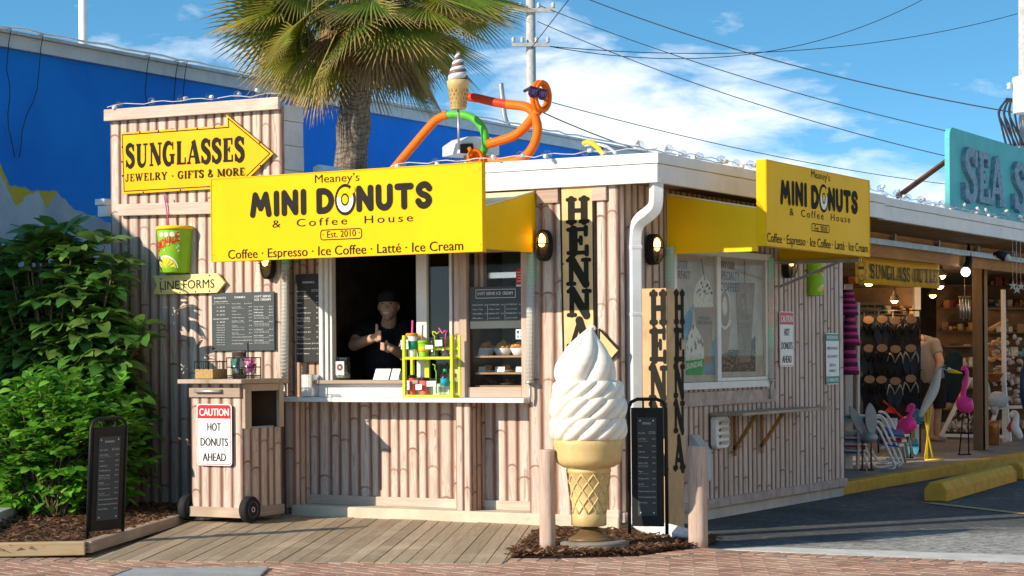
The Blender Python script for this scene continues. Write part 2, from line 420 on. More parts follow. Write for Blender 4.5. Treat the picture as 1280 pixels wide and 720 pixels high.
def bamboo_mat(name, base=(.47, .375, .305), light=(.70, .60, .51), dark=(.20, .085, .05), seed=0):
    """moulded bamboo-pole cladding, painted cream and pink with brown airbrushed joints; uv = (pole number + across, height)"""
    t = NT(name); u, v, _ = t.sep(t.uv())
    idx = t.math('FLOOR', u); fr = t.math('SUBTRACT', t.math('MULTIPLY', t.math('FRACT', u), 2), 1)
    wno = t.new('ShaderNodeTexWhiteNoise', noise_dimensions='1D'); t.l.new(t.math('ADD', idx, seed+.37), wno.inputs['W']); rv = wno.outputs['Value']
    P = .62
    vv = t.math('ADD', v, t.math('MULTIPLY', rv, 7.31))
    f2 = t.math('MULTIPLY', fr, fr)
    loc = t.math('MULTIPLY', t.math('SUBTRACT', t.math('FRACT', t.math('DIVIDE', vv, P)), .5), P)
    ar = t.math('ADD', loc, t.math('MULTIPLY', t.math('MULTIPLY', f2, t.math('ABSOLUTE', fr)), .034))               # arched joint line
    ring = t.math('SUBTRACT', 1, t.step(t.math('ABSOLUTE', ar), .004, .011))
    halo = t.math('MULTIPLY', t.math('SUBTRACT', 1, t.step(t.math('ABSOLUTE', t.math('ADD', ar, .03)), .0, .05)), .45)
    cmb = t.new('ShaderNodeCombineXYZ'); t.l.new(t.math('ADD', t.math('MULTIPLY', u, 1.0), t.math('MULTIPLY', rv, 13.0)), cmb.inputs[0]); t.l.new(v, cmb.inputs[1]); t.l.new(rv, cmb.inputs[2])
    g1 = t.noise(t.map(cmb.outputs[0], (1.15, .85, 1)), 2.0, 6, .62, 1.6)
    g2 = t.noise(t.map(cmb.outputs[0], (2.2, 1.1, 1)), 2.2, 5, .65, 1.2)
    g3 = t.noise(t.coord(), 1.3, 3, .5)
    k = t.mix(t.step(g1, .36, .60), base, light)
    k = t.mix(t.math('MULTIPLY', t.step(g3, .45, .75), .30), k, (.66, .49, .41))
    k = t.mix(t.math('MULTIPLY', t.step(rv, .0, 1.0), .40), k, (.44, .32, .25))
    edge = t.step(t.math('ABSOLUTE', fr), .40, .92)
    k = t.mix(t.math('MULTIPLY', edge, t.math('ADD', .66, t.math('MULTIPLY', g2, .5)), clamp=True), k, dark)
    streak = t.math('MULTIPLY', t.step(g1, .55, .63), .80); k = t.mix(streak, k, (.33, .215, .155))
    knot = t.math('MULTIPLY', t.step(g2, .64, .74), .45); k = t.mix(knot, k, (.28, .14, .085))
    brk = t.step(t.noise(t.map(t.coord(), (1, 1, .3)), 7, 4, .6), .38, .62)
    k = t.mix(t.math('MULTIPLY', ring, t.math('ADD', .50, t.math('MULTIPLY', brk, .45))), k, dark); k = t.mix(t.math('MULTIPLY', halo, brk), k, (.42, .27, .20))
    t.fin(k, .52, 0, .35)
    t.bump(t.math('SUBTRACT', t.math('MULTIPLY', g1, .5), t.math('MULTIPLY', ring, .7)), .35, .012)
    return t.m
BAM = bamboo_mat('bamboo cladding')
BAMB = bamboo_mat('bamboo cladding shaded brown', (.40, .245, .155), (.58, .40, .28), (.10, .045, .025), 5)  # recessed and side-facing poles, with their shade put into the browner colour
BAMS = bamboo_mat('bamboo cladding mauve', (.47, .36, .305), (.70, .58, .505), (.12, .058, .04), 9)

def wood_mat(name, a, b, dark, axis_scale=(1, 1, 1), rough=.75, gs=10, ring=.5):
    t = NT(name); u, v, _ = t.sep(t.uv())
    cmb = t.new('ShaderNodeCombineXYZ'); t.l.new(t.math('MULTIPLY', t.math('FLOOR', u), 7.7), cmb.inputs[2]); t.l.new(t.math('MULTIPLY', u, 3.2), cmb.inputs[0]); t.l.new(t.math('MULTIPLY', v, 1.2), cmb.inputs[1])
    g = t.noise(cmb.outputs[0], 2.0, 6, .65, 1.2)
    g2 = t.noise(t.map(cmb.outputs[0], (4, .6, 1)), 4, 4, .6)
    wn_ = t.new('ShaderNodeTexWhiteNoise', noise_dimensions='1D'); t.l.new(t.math('FLOOR', u), wn_.inputs['W'])
    k = t.mix(t.step(g, .3, .7), a, b); k = t.mix(t.math('MULTIPLY', wn_.outputs['Value'], .5), k, dark)
    k = t.mix(t.math('MULTIPLY', t.step(g2, .56, .72), ring), k, dark)
    big = t.noise(t.coord(), 1.7, 4, .6); k = t.mix(t.math('MULTIPLY', t.step(big, .5, .75), .35), k, tuple(min(1, x*1.5) for x in b))
    t.fin(k, rough, 0, .25); t.bump(g2, .4, .004); return t.m
DECK = wood_mat('weathered deck boards', (.37, .275, .175), (.52, .405, .28), (.17, .12, .075), ring=.8)
TIMBER = wood_mat('sawn timber', (.55, .40, .22), (.70, .54, .33), (.36, .23, .11))
TRIM = wood_mat('painted trim board', (.55, .42, .34), (.72, .59, .49), (.28, .17, .115), ring=.85)
LIDW = wood_mat('weathered board', (.44, .33, .24), (.58, .46, .35), (.22, .14, .09), ring=.8)
POSTW = wood_mat('brown post timber', (.28, .17, .085), (.38, .25, .13), (.14, .08, .04))
BEAMW = wood_mat('orange beam timber', (.34, .17, .06), (.48, .26, .10), (.18, .085, .03))

def leaf_mat(name, c0, c1, c2, rough=.38, tip=None):
    """uv.x = random per leaf, uv.y = position along the leaf"""
    t = NT(name); u, v, _ = t.sep(t.uv())
    k = t.mix(t.step(u, 0, .55), c0, c1); k = t.mix(t.step(u, .55, 1), k, c2)
    n = t.noise(t.coord(), 14, 4, .6); k = t.mix(t.math('MULTIPLY', t.step(n, .5, .75), .35), k, c0)
    if tip is not None:
        k = t.mix(t.math('MULTIPLY', t.step(v, .45, 1.0), t.math('ADD', .45, t.math('MULTIPLY', u, .75)), clamp=True), k, tip)
    t.fin(k, rough, 0, .4)
    tr = t.new('ShaderNodeBsdfTranslucent'); t.set(tr.inputs['Color'], t.mix(.5, k, c2)); ms = t.new('ShaderNodeMixShader'); ms.inputs[0].default_value = .36
    t.l.new(t.p.outputs[0], ms.inputs[1]); t.l.new(tr.outputs[0], ms.inputs[2]); t.l.new(ms.outputs[0], t.out.inputs[0]); return t.m
LEAF_BIG = leaf_mat('large glossy leaves', (.045, .14, .026), (.10, .25, .045), (.22, .33, .07), .30)
LEAF_SM = leaf_mat('bright shrub leaves', (.05, .17, .014), (.13, .38, .03), (.24, .50, .055), .34)
FROND = leaf_mat('palm fronds', (.04, .105, .012), (.12, .20, .026), (.36, .36, .042), .45, tip=(.56, .37, .14))
FROND_DRY = leaf_mat('dry palm fronds', (.24, .13, .05), (.38, .24, .10), (.48, .36, .19), .7, tip=(.55, .40, .22))

def trunk_mat():
    t = NT('palm trunk'); u, v, _ = t.sep(t.uv()); c = t.coord()
    w_ = t.math('ADD', t.math('MULTIPLY', v, 22), t.math('MULTIPLY', t.noise(c, 5, 4), 5))
    rg = t.math('FRACT', w_); f = t.noise(t.map(c, (6, 6, 1.2)), 6, 5, .7)
    k = t.mix(t.step(f, .3, .7), (.20, .155, .115), (.46, .38, .30)); k = t.mix(t.math('MULTIPLY', t.step(rg, .6, 1.0), .6), k, (.06, .045, .035))
    t.fin(k, .9, 0, .1); t.bump(t.math('ADD', rg, t.math('MULTIPLY', f, 1.2)), .8, .03); return t.m
TRUNK = trunk_mat()

def asphalt_mat():
    t = NT('asphalt'); c = t.coord(); f = t.noise(c, 20, 7, .9); b = t.noise(c, 1.1, 5, .6, .8); m = t.noise(t.map(c, (1, 1, 1)), 7, 6, .7)
    k = t.mix(t.step(b, .35, .65), (.055, .056, .058), (.095, .096, .097))
    k = t.mix(t.math('MULTIPLY', t.step(f, .52, .62), .75), k, (.30, .29, .27))
    k = t.mix(t.math('MULTIPLY', t.step(m, .55, .66), t.math('MULTIPLY', t.step(b, .40, .62), .55)), k, (.34, .33, .31))
    k = t.mix(t.math('MULTIPLY', t.step(t.noise(c, 3.1, 5, .7, 2), .60, .70), .7), k, (.025, .025, .027))
    px_, py_, _z = t.sep(t.new('ShaderNodeNewGeometry').outputs['Position'])                 # pale worn strip beside the pavement, brightened to paint in the sunlit patch
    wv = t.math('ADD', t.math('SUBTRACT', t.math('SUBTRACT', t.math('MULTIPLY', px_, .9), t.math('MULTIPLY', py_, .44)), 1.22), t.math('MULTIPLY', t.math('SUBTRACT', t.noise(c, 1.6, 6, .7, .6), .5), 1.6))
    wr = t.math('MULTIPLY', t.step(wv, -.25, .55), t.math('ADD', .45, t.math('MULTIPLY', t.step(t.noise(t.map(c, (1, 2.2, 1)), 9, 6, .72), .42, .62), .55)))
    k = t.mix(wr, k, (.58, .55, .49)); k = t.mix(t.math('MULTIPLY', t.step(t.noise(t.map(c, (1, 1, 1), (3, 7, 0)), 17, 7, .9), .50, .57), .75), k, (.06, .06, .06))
    t.fin(k, .85, 0, .25); t.bump(f, .9, .01); return t.m
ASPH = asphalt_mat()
def brick_mat():
    """uv.x = random per paver"""
    t = NT('clay pavers'); u, v, _ = t.sep(t.uv()); c = t.coord()
    k = t.mix(t.step(u, 0, .5), (.36, .20, .135), (.48, .28, .195)); k = t.mix(t.step(u, .5, 1), k, (.54, .36, .26))
    k = t.mix(t.math('MULTIPLY', t.step(t.noise(c, 34, 5, .7), .48, .7), .5), k, (.17, .09, .06))
    k = t.mix(t.math('MULTIPLY', t.step(t.noise(c, 1.4, 4, .6), .5, .72), .35), k, (.20, .13, .10))
    t.fin(k, .85, 0, .2); t.bump(t.noise(c, 90, 4, .7), .5, .004); return t.m
BRICK = brick_mat()
def conc_mat(name, col, dark, sc_=3):
    t = NT(name); c = t.coord(); a = t.noise(c, sc_, 6, .65); f = t.noise(c, 110, 3, .7)
    k = t.mix(t.step(a, .35, .7), col, tuple(x*.78 for x in col)); k = t.mix(t.math('MULTIPLY', t.step(t.noise(c, sc_*2.7, 6, .7, .6), .56, .72), .6), k, dark)
    k = t.mix(t.math('MULTIPLY', t.step(f, .6, .7), .35), k, dark)
    t.fin(k, .85, 0, .25); t.bump(t.math('ADD', f, a), .4, .006); return t.m
CONC = conc_mat('painted concrete', (.66, .58, .44), (.36, .29, .20))
CONCG = conc_mat('grey concrete', (.40, .40, .385), (.20, .195, .18))
CONCW = conc_mat('whitewashed block', (.66, .62, .56), (.42, .37, .31), 4)
SLAB = conc_mat('bleached concrete strip', (.66, .63, .57), (.33, .30, .26), 6)
YCURB = conc_mat('yellow kerb paint', (.66, .37, .05), (.20, .13, .06), 7)
SOIL = conc_mat('dark soil', (.07, .045, .03), (.03, .02, .014), 20)
CHIP = leaf_mat('bark chips', (.075, .036, .019), (.17, .083, .042), (.30, .16, .085), .85)

def blue_wall_mat():
    """blue paint over a pale wall, its lower edge left ragged with a yellow rim towards the near end"""
    t = NT('blue wall paint'); p = t.new('ShaderNodeNewGeometry').outputs['Position']; x, y, z = t.sep(p)
    n = t.noise(p, 2.6, 6, .6); n2 = t.noise(p, 1.0, 4, .5)
    def ramp(pts):
        r = t.new('ShaderNodeValToRGB'); t.l.new(t.math('DIVIDE', t.math('SUBTRACT', y, 1.0), 2.5), r.inputs[0]); el = r.color_ramp.elements
        while len(el) < len(pts): el.new(.5)
        for e_, (yy, zz_) in zip(el, pts): e_.position = (yy-1.0)/2.5; g = (zz_-2.4)/1.2; e_.color = (g, g, g, 1)
        return t.math('ADD', t.math('MULTIPLY', r.outputs[0], 1.2), 2.4)
    wob = t.math('MULTIPLY', t.math('SUBTRACT', t.noise(p, 9, 4, .7), .5), .10)
    zw_ = t.math('ADD', z, wob)
    h = t.math('SUBTRACT', zw_, ramp(((1.0, 3.45), (1.08, 3.06), (1.2, 2.86), (1.5, 2.83), (1.6, 2.84), (1.83, 2.83), (2.1, 2.68), (2.6, 2.58), (3.4, 2.48))))
    hy = t.math('SUBTRACT', zw_, ramp(((1.0, 3.2), (1.08, 2.95), (1.29, 2.65), (1.5, 2.80), (1.6, 2.81), (1.70, 2.65), (1.85, 2.82), (2.1, 2.68), (3.4, 2.48))))
    pale = t.mix(t.step(n, .35, .7), (.50, .55, .60), (.33, .40, .47)); pale = t.mix(t.math('MULTIPLY', t.step(n2, .5, .7), .5), pale, (.26, .42, .58))
    yel = t.mix(n, (.50, .40, .03), (.62, .50, .06))
    blue = t.mix(t.step(n2, .3, .7), (.006, .20, .76), (.008, .26, .86)); blue = t.mix(t.math('MULTIPLY', t.step(t.noise(t.map(p, (1, 1, .35)), 5, 6, .7), .55, .8), .35), blue, (.006, .07, .36))
    k = t.mix(t.math('MULTIPLY', t.step(hy, -.005, .005), t.step(y, 1.95, 1.85)), pale, yel); k = t.mix(t.step(h, -.02, .0), k, blue)
    t.fin(k, .65, 0, .2); t.bump(t.math('ADD', n, t.noise(p, 70, 3, .7)), .3, .015); return t.m
BLUEW = blue_wall_mat()

WHITE = M_('white paint', (.78, .77, .74), .45, var=.06, dirt=.25, dirtcol=(.50, .46, .40))
WHITE2 = M_('white vinyl frame', (.74, .73, .69), .38, var=.05, dirt=.15, dirtcol=(.45, .41, .35))
FASC = M_('white fascia boards', (.76, .75, .73), .5, var=.06, scale=3, dirt=.3, dirtcol=(.52, .49, .45))
FASCG = M_('grey white parapet', (.70, .70, .69), .6, var=.08, scale=2, dirt=.4, dirtcol=(.34, .30, .27))
YEL = M_('yellow sign face', (.86, .51, .003), .5, var=.05, scale=1.2, spec=.08, dirt=.12, dirtcol=(.62, .36, .02))
YEL2 = M_('deep yellow sign face', (.85, .47, .008), .5, var=.06, scale=2, spec=.1, dirt=.15, dirtcol=(.6, .36, .03))
AWN = M_('yellow awning vinyl', (.86, .53, .004), .45, var=.07, scale=1.5, spec=.12, dirt=.15, dirtcol=(.6, .36, .02))
AWNTOP = M_('bleached awning top', (.80, .70, .42), .6, var=.06, scale=3, dirt=.3, dirtcol=(.5, .42, .25))
TAN = M_('tan sign board', (.72, .50, .22), .6, var=.08, dirt=.2, dirtcol=(.45, .29, .12)); TANW = M_('shaded weathered tan board', (.56, .37, .19), .7, var=.12, dirt=.45, dirtcol=(.34, .22, .12))  # the weathered tan is also darkened to hold the letter post's shade
CREAM = M_('cream arrow paint', (.78, .66, .26), .5, var=.06, dirt=.2)
INK = M_('dark lettering', (.022, .020, .015), .75, var=.1, spec=.12)
BLK = M_('black board paint', (.018, .017, .017), .45, var=.2)
SLATE = M_('slate menu board', (.060, .072, .075), .45, var=.08)
CHAR = M_('charcoal menu board', (.030, .028, .025), .45, var=.1)
MENUW = M_('menu lettering', (.66, .66, .64), .6, var=.02)
SIGNW = M_('white sign sheet', (.80, .79, .77), .4, var=.03)
SIGNR = M_('red sign ink', (.62, .018, .025), .4, var=.05)
SIGNG = M_('green sign ink', (.03, .26, .17), .45, var=.05)
PIPEM = M_('downspout aluminium', (.66, .68, .68), .38, var=.06, dirt=.15, dirtcol=(.4, .4, .38))
METAL = M_('galvanised steel', (.42, .43, .43), .45, .6, var=.15)
STEEL = M_('brushed steel', (.62, .62, .62), .3, .9, var=.1)
RUST = M_('rusty steel', (.17, .065, .035), .8, .2, var=.3)
RUBBER = M_('black rubber', (.020, .020, .021), .75, var=.2)
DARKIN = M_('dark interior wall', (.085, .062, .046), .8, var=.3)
SHOPW = M_('shop back wall', (.16, .10, .06), .85, var=.4, scale=2)
SHOPF = M_('shop floor concrete', (.24, .23, .21), .7, var=.15)
CEILM = M_('shop ceiling', (.22, .17, .12), .85, var=.2)
SOFT = M_('soft-serve gloss paint', (.80, .765, .66), .34, var=.04, scale=5, spec=.4, dirt=.28, dirtcol=(.6, .55, .42), bump=.05, bscale=30)
WAFER = M_('wafer yellow paint', (.64, .47, .20), .42, var=.10, scale=6, spec=.35, dirt=.45, dirtcol=(.42, .27, .08))
WAFERL = M_('wafer groove', (.42, .26, .07), .5, var=.1)
BRONZE = M_('stand bronze paint', (.20, .125, .055), .45, .3, var=.2)
PADW = M_('weathered pad', (.20, .17, .14), .85, var=.3, bump=.4, bscale=50)
LIME = M_('lime shelf paint', (.62, .72, .02), .4, var=.06)
ORANGE = M_('orange foam', (.85, .16, .006), .5, var=.08)
ORANGE2 = M_('red orange foam', (.72, .055, .012), .5, var=.08)
GREENF = M_('green foam', (.10, .48, .05), .5, var=.12)
GREENC = M_('lime green cup', (.26, .56, .03), .4, var=.06)
YELC = M_('yellow plastic', (.80, .56, .03), .4, var=.06)
ORC = M_('orange plastic', (.85, .30, .02), .4, var=.06)
TEAL = M_('teal cup print', (.03, .30, .26), .4, var=.1)
PINK = M_('pink plastic', (.78, .09, .36), .4, var=.06)
PINKF = M_('flamingo paint', (.80, .05, .33), .4, var=.1)
REDC = M_('pink red cup', (.74, .15, .12), .5, var=.06)
LIDB = M_('black lid', (.025, .018, .018), .4)
SKIN = M_('skin', (.56, .34, .23), .5, var=.06, scale=20)
SHIRTB = M_('black cotton', (.016, .017, .021), .85, var=.2)
SHIRTG = M_('grey cotton', (.27, .27, .28), .9, var=.1)
HAIRM = M_('dark hair', (.02, .014, .010), .7)
DONUT = M_('fried dough', (.66, .32, .09), .6, var=.25, scale=25, bump=.3)
CHOC = M_('chocolate', (.10, .045, .03), .5, var=.2)
WOODB = M_('brown tray', (.38, .24, .14), .6, var=.15)
TURQ = M_('turquoise sign board', (.12, .50, .50), .55, var=.07, scale=3, dirt=.15, dirtcol=(.08, .36, .38))
SEAM = M_('aged letter metal', (.23, .33, .40), .6, .2, var=.3, scale=18, dirt=.4, dirtcol=(.10, .14, .18))
WICK = M_('wicker', (.42, .27, .11), .7, var=.25, scale=60, bump=.6)
WIRE = M_('black wire', (.015, .015, .015), .5)
CABLE = M_('overhead cable', (.03, .035, .045), .6)
POLEW = M_('weathered pole', (.44, .43, .41), .85, var=.15, scale=8, bump=.3)
POLEL = wood_mat('pale log', (.50, .37, .29), (.68, .54, .45), (.24, .135, .085), ring=.95)
BLUEC = M_('blue fabric', (.03, .10, .35), .8, var=.1)
REDF = M_('red fabric', (.40, .04, .08), .8, var=.1)
BLUER = M_('pale blue rubber', (.10, .42, .58), .6, var=.1)
GREYR = M_('grey steel leaf', (.34, .36, .37), .5, .3, var=.12)
SHELL = M_('shell white', (.60, .54, .47), .7, var=.25, scale=20)
COPPER = M_('copper', (.46, .20, .07), .4, .7, var=.2)
CARD = M_('brown card', (.30, .185, .115), .8, var=.1)
TANP = M_('kraft paper', (.55, .40, .25), .8, var=.1)
TEALP = M_('teal box', (.02, .14, .15), .6)

def glass_mat(name, tint=(1, 1, 1), fac=.10, rough=.02, refl=.9):
    t = NT(name); t.n.remove(t.p)
    g = t.new('ShaderNodeBsdfGlossy'); g.inputs['Roughness'].default_value = rough
    tr = t.new('ShaderNodeBsdfTransparent'); tr.inputs['Color'].default_value = (*tint, 1)
    fr = t.new('ShaderNodeLayerWeight'); fr.inputs['Blend'].default_value = .5
    f = t.math('ADD', t.math('MULTIPLY', t.math('POWER', fr.outputs['Facing'], 4.0), refl), fac)
    ms = t.new('ShaderNodeMixShader'); t.l.new(f, ms.inputs[0]); t.l.new(tr.outputs[0], ms.inputs[1]); t.l.new(g.outputs[0], ms.inputs[2]); t.l.new(ms.outputs[0], t.out.inputs[0]); return t.m
GLASS = glass_mat('window glass', (.95, .95, .94), .004, .02, .10)
GLASSD = glass_mat('tinted window glass', (.55, .62, .60), .02, .02, .5)
GLASSC = glass_mat('clear plastic', (.86, .90, .88), .08, .08)
BULB = glass_mat('bulb glass', (.90, .91, .92), .10, .03, .7)
def frosted(name, col, f):
    t = NT(name); t.fin(col, .4); tr = t.new('ShaderNodeBsdfTransparent'); ms = t.new('ShaderNodeMixShader'); ms.inputs[0].default_value = f
    t.l.new(tr.outputs[0], ms.inputs[1]); t.l.new(t.p.outputs[0], ms.inputs[2]); t.l.new(ms.outputs[0], t.out.inputs[0]); return t.m
LEDT = frosted('light tube plastic', (.62, .64, .60), .45)
WATERB = glass_mat('blue bottle', (.20, .60, .75), .10, .05)
LENS = glass_mat('purple lens', (.22, .10, .30), .15, .02)
def emit(name, col, st):
    t = NT(name); t.fin(col, .5); t.set(t.p.inputs['Emission Color'], col); t.p.inputs['Emission Strength'].default_value = st; return t.m
WARM = emit('lit warm lamp', (1, .50, .13), 7)
WARM2 = emit('lit shop lamp', (1, .45, .10), 16)
COOL = emit('lit cool lamp', (.75, .85, 1), 5)
GLED = emit('green light cell', (.12, .55, .30), .12)
RLED = emit('orange light cell', (.75, .38, .25), .08)
WLED = emit('pale light cell', (.62, .64, .60), .02)
# ------------------------------------------------------------------ ground, paving, deck, beds
def clip(poly, conv):
    """clip a polygon to a convex counter-clockwise polygon (2-D)"""
    out = poly
    for i in range(len(conv)):
        a = conv[i]; b = conv[(i+1) % len(conv)]; inp = out; out = []
        side_ = lambda p: (b[0]-a[0])*(p[1]-a[1])-(b[1]-a[1])*(p[0]-a[0])
        for k in range(len(inp)):
            p = inp[k]; q = inp[(k+1) % len(inp)]; sp = side_(p); sq = side_(q)
            if sp >= 0: out.append(p)
            if (sp >= 0) != (sq >= 0):
                t = sp/(sp-sq); out.append((p[0]+(q[0]-p[0])*t, p[1]+(q[1]-p[1])*t))
        if not out: return []
    return out
def inside(p, poly):
    c = False; n = len(poly)
    for i in range(n):
        a = poly[i]; b = poly[(i+1) % n]
        if (a[1] > p[1]) != (b[1] > p[1]) and p[0] < (b[0]-a[0])*(p[1]-a[1])/(b[1]-a[1])+a[0]: c = not c
    return c
def xy(p): return (p.x, p.y)

mb = MB(); mb.add([(-900, -300, -.03), (900, -300, -.03), (900, 1500, -.03), (-900, 1500, -.03)], [(0, 1, 2, 3)]); struct(mb.build('ground', conc_mat('pale bounce ground', (.66, .57, .45), (.48, .41, .32), .4), recalc=False))  # outlying ground, made pale and warm to bounce light onto shaded walls
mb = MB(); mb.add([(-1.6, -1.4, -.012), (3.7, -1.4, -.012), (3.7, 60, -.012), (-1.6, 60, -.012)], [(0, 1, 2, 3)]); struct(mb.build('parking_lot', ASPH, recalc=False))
E0 = G(0, 697); E1 = G(630, 697.5); e_dir = (E1-E0).normalized()
edge = [xy(E0-e_dir*5), xy(E0), xy(E1), xy(G(700, 698)), xy(G(797, 695)), xy(G(837, 689)), xy(G(880, 684.5)), xy(G(921, 688)), xy(G(1280, 703)), (9, -1.5)]
walk = edge + [(9, -9), (-8, -9)]
mb = MB(); mb.add([(p[0], p[1], -.003) for p in walk], [list(range(len(walk)))]); struct(mb.build('pavement_bed', conc_mat('joint sand', (.30, .24, .18), (.16, .12, .09), 9), recalc=False))
mb = MB(); ca = R(25-45); cs, sn = math.cos(ca), math.sin(ca); Lb, Wb = .2, .1
def brick(cx, cy, a, l, wd):
    c, s_ = math.cos(a), math.sin(a); g = .0045; l = l/2-g; wd = wd/2-g; b = .004
    z = rnd.uniform(-.0006, .0006); tx = rnd.uniform(-.003, .003); ty = rnd.uniform(-.003, .003)
    def P(x, y, zz): return (cx+x*c-y*s_, cy+x*s_+y*c, zz+z+x*tx+y*ty)
    vs = [P(-l, -wd, -.03), P(l, -wd, -.03), P(l, wd, -.03), P(-l, wd, -.03), P(-l, -wd, -b), P(l, -wd, -b), P(l, wd, -b), P(-l, wd, -b), P(-l+b, -wd+b, 0), P(l-b, -wd+b, 0), P(l-b, wd-b, 0), P(-l+b, wd-b, 0)]
    fs = [(8, 9, 10, 11)] + [(i, (i+1) % 4, 4+(i+1) % 4, 4+i) for i in range(4)] + [(4+i, 4+(i+1) % 4, 8+(i+1) % 4, 8+i) for i in range(4)]
    r = rnd.random(); mb.add(vs, fs, 0, [(r, 0)]*12)
def edge_dist(p):
    d = 9
    for a, b in zip(edge[:-1], edge[1:]):
        ax = Vector(a); bx = Vector(b); pp = Vector(p); t = max(0, min(1, (pp-ax).dot(bx-ax)/(bx-ax).length_squared)); d = min(d, (pp-(ax+(bx-ax)*t)).length)
    return d
for i in range(-95, 95):
    for j in range(-95, 95):
        dd = (i-j) % 4
        if dd == 0: c_, a_ = (i+1.0, j+.5), ca
        elif dd == 2: c_, a_ = (i+.5, j+.0), ca+math.pi/2
        else: continue
        X = c_[0]*Wb*cs-c_[1]*Wb*sn; Y = c_[0]*Wb*sn+c_[1]*Wb*cs - 2.2
        if -8 < X < 8 and inside((X, Y), walk) and edge_dist((X, Y)) > .24:
            if (Vector((X, Y, 0))-CAM).dot(C_F) > 8.3: brick(X, Y, a_, Lb, Wb)
for a, b in zip(edge[:-1], edge[1:]):          # header course along the edge
    A = Vector(a); Bv = Vector(b); d = (Bv-A); n = max(1, round(d.length/.103)); an = math.atan2(d.y, d.x); nr = Vector((d.y, -d.x)).normalized()
    for k in range(n):
        p = A+d*((k+.5)/n)+nr*.1; brick(p.x, p.y, an, d.length/n, .2)
struct(mb.build('brick_pavement', BRICK, recalc=False))
mb = MB()
pts = [G(900, 686.5), G(1280, 703.5), Vector((9, -1.52, 0)), Vector((9, -1.1, 0)), G(1280, 694), G(960, 683.5)]
mb.prism([xy(p) for p in pts], .03, 0, None, -.03); struct(mb.build('concrete_strip', SLAB))
mb = MB(); a = G(1157, 627); b = G(1290, 642); n_ = Vector((-(b-a).y, (b-a).x, 0)).normalized()*.05
mb.add([a-n_, b-n_, b+n_, a+n_], [(0, 1, 2, 3)]); mb.v = [Vector((p.x, p.y, -.006)) for p in mb.v]; struct(mb.build('parking_line', M_('worn line paint', (.42, .30, .14), .8, var=.3, scale=20, dirt=.8, dirtcol=(.12, .11, .1)), recalc=False))

# utility cover let into the pavement
t = thing('utility_cover', G(240, 716), 'flat grey concrete utility cover set in the brick pavement', 'utility cover')
mb = MB(); q = [G(162, 711.5, .006), G(335, 709.5, .006), G(320, 724, .006), G(120, 727, .006)]; mb.add(q+[p-Vector((0, 0, .05)) for p in q], [(0, 1, 2, 3), (4, 7, 6, 5)]+[(i, 4+i, 4+(i+1) % 4, (i+1) % 4) for i in range(4)])
mb.build('lid', CONCG, t)
mb = MB(); c4 = sum(q, Vector())/4
for i in range(4): mb.beam(c4+(q[i]-c4)*1.0+Vector((0, 0, .002)), c4+(q[(i+1) % 4]-c4)*1.0+Vector((0, 0, .002)), .012, .006)
mb.build('rim', METAL, t)

# boardwalk
DZ = .04
dk = [xy(G(112, 693, DZ)), xy(G(628, 697, DZ)), (-.60, -.02), (-3.55, -.02)]
mb = MB(); dd = Vector((math.cos(R(115)), math.sin(R(115)))); dn = Vector((dd.y, -dd.x)); k = 0
for i in range(-45, 60):
    o = Vector((-1.5, -1.0))+dn*(i*.098); wv = .0462
    j = rnd.uniform(-.012, .012)
    r = [o-dd*4-dn*wv, o-dd*4+dn*wv, o+dd*4+dn*wv, o+dd*4-dn*wv]
    r = [o+dn*wv-dd*4, o+dn*wv+dd*4, o-dn*wv+dd*4, o-dn*wv-dd*4]
    P = clip([tuple(p) for p in r], dk)
    if len(P) < 3: continue
    k += 1; z_j = rnd.uniform(-.003, .003); n = len(P); zd = lambda p: .004+z_j+.040*min(1, max(0, (Vector(p)-Vector(dk[0])).dot(Vector((-.42, .907)))/2.4))
    uvf = lambda p: (k+.5+(Vector(p)-o).dot(dn)/.10, (Vector(p)-o).dot(dd)+k*3.3)
    mb.add([(p[0], p[1], zd(p)) for p in P]+[(p[0], p[1], zd(p)-.05) for p in P], [list(range(n)), list(range(2*n-1, n-1, -1))]+[[q_, n+q_, n+(q_+1) % n, (q_+1) % n] for q_ in range(n)], 0, [uvf(p) for p in P]*2)
struct(mb.build('boardwalk', DECK, bevel=.004))
# front fascia board of the boardwalk sits flush with the pavers; sand under the boards
mb = MB(); mb.add([(p[0], p[1], -.05) for p in dk], [(0, 1, 2, 3)]); struct(mb.build('boardwalk_bed', SOIL, recalc=False))

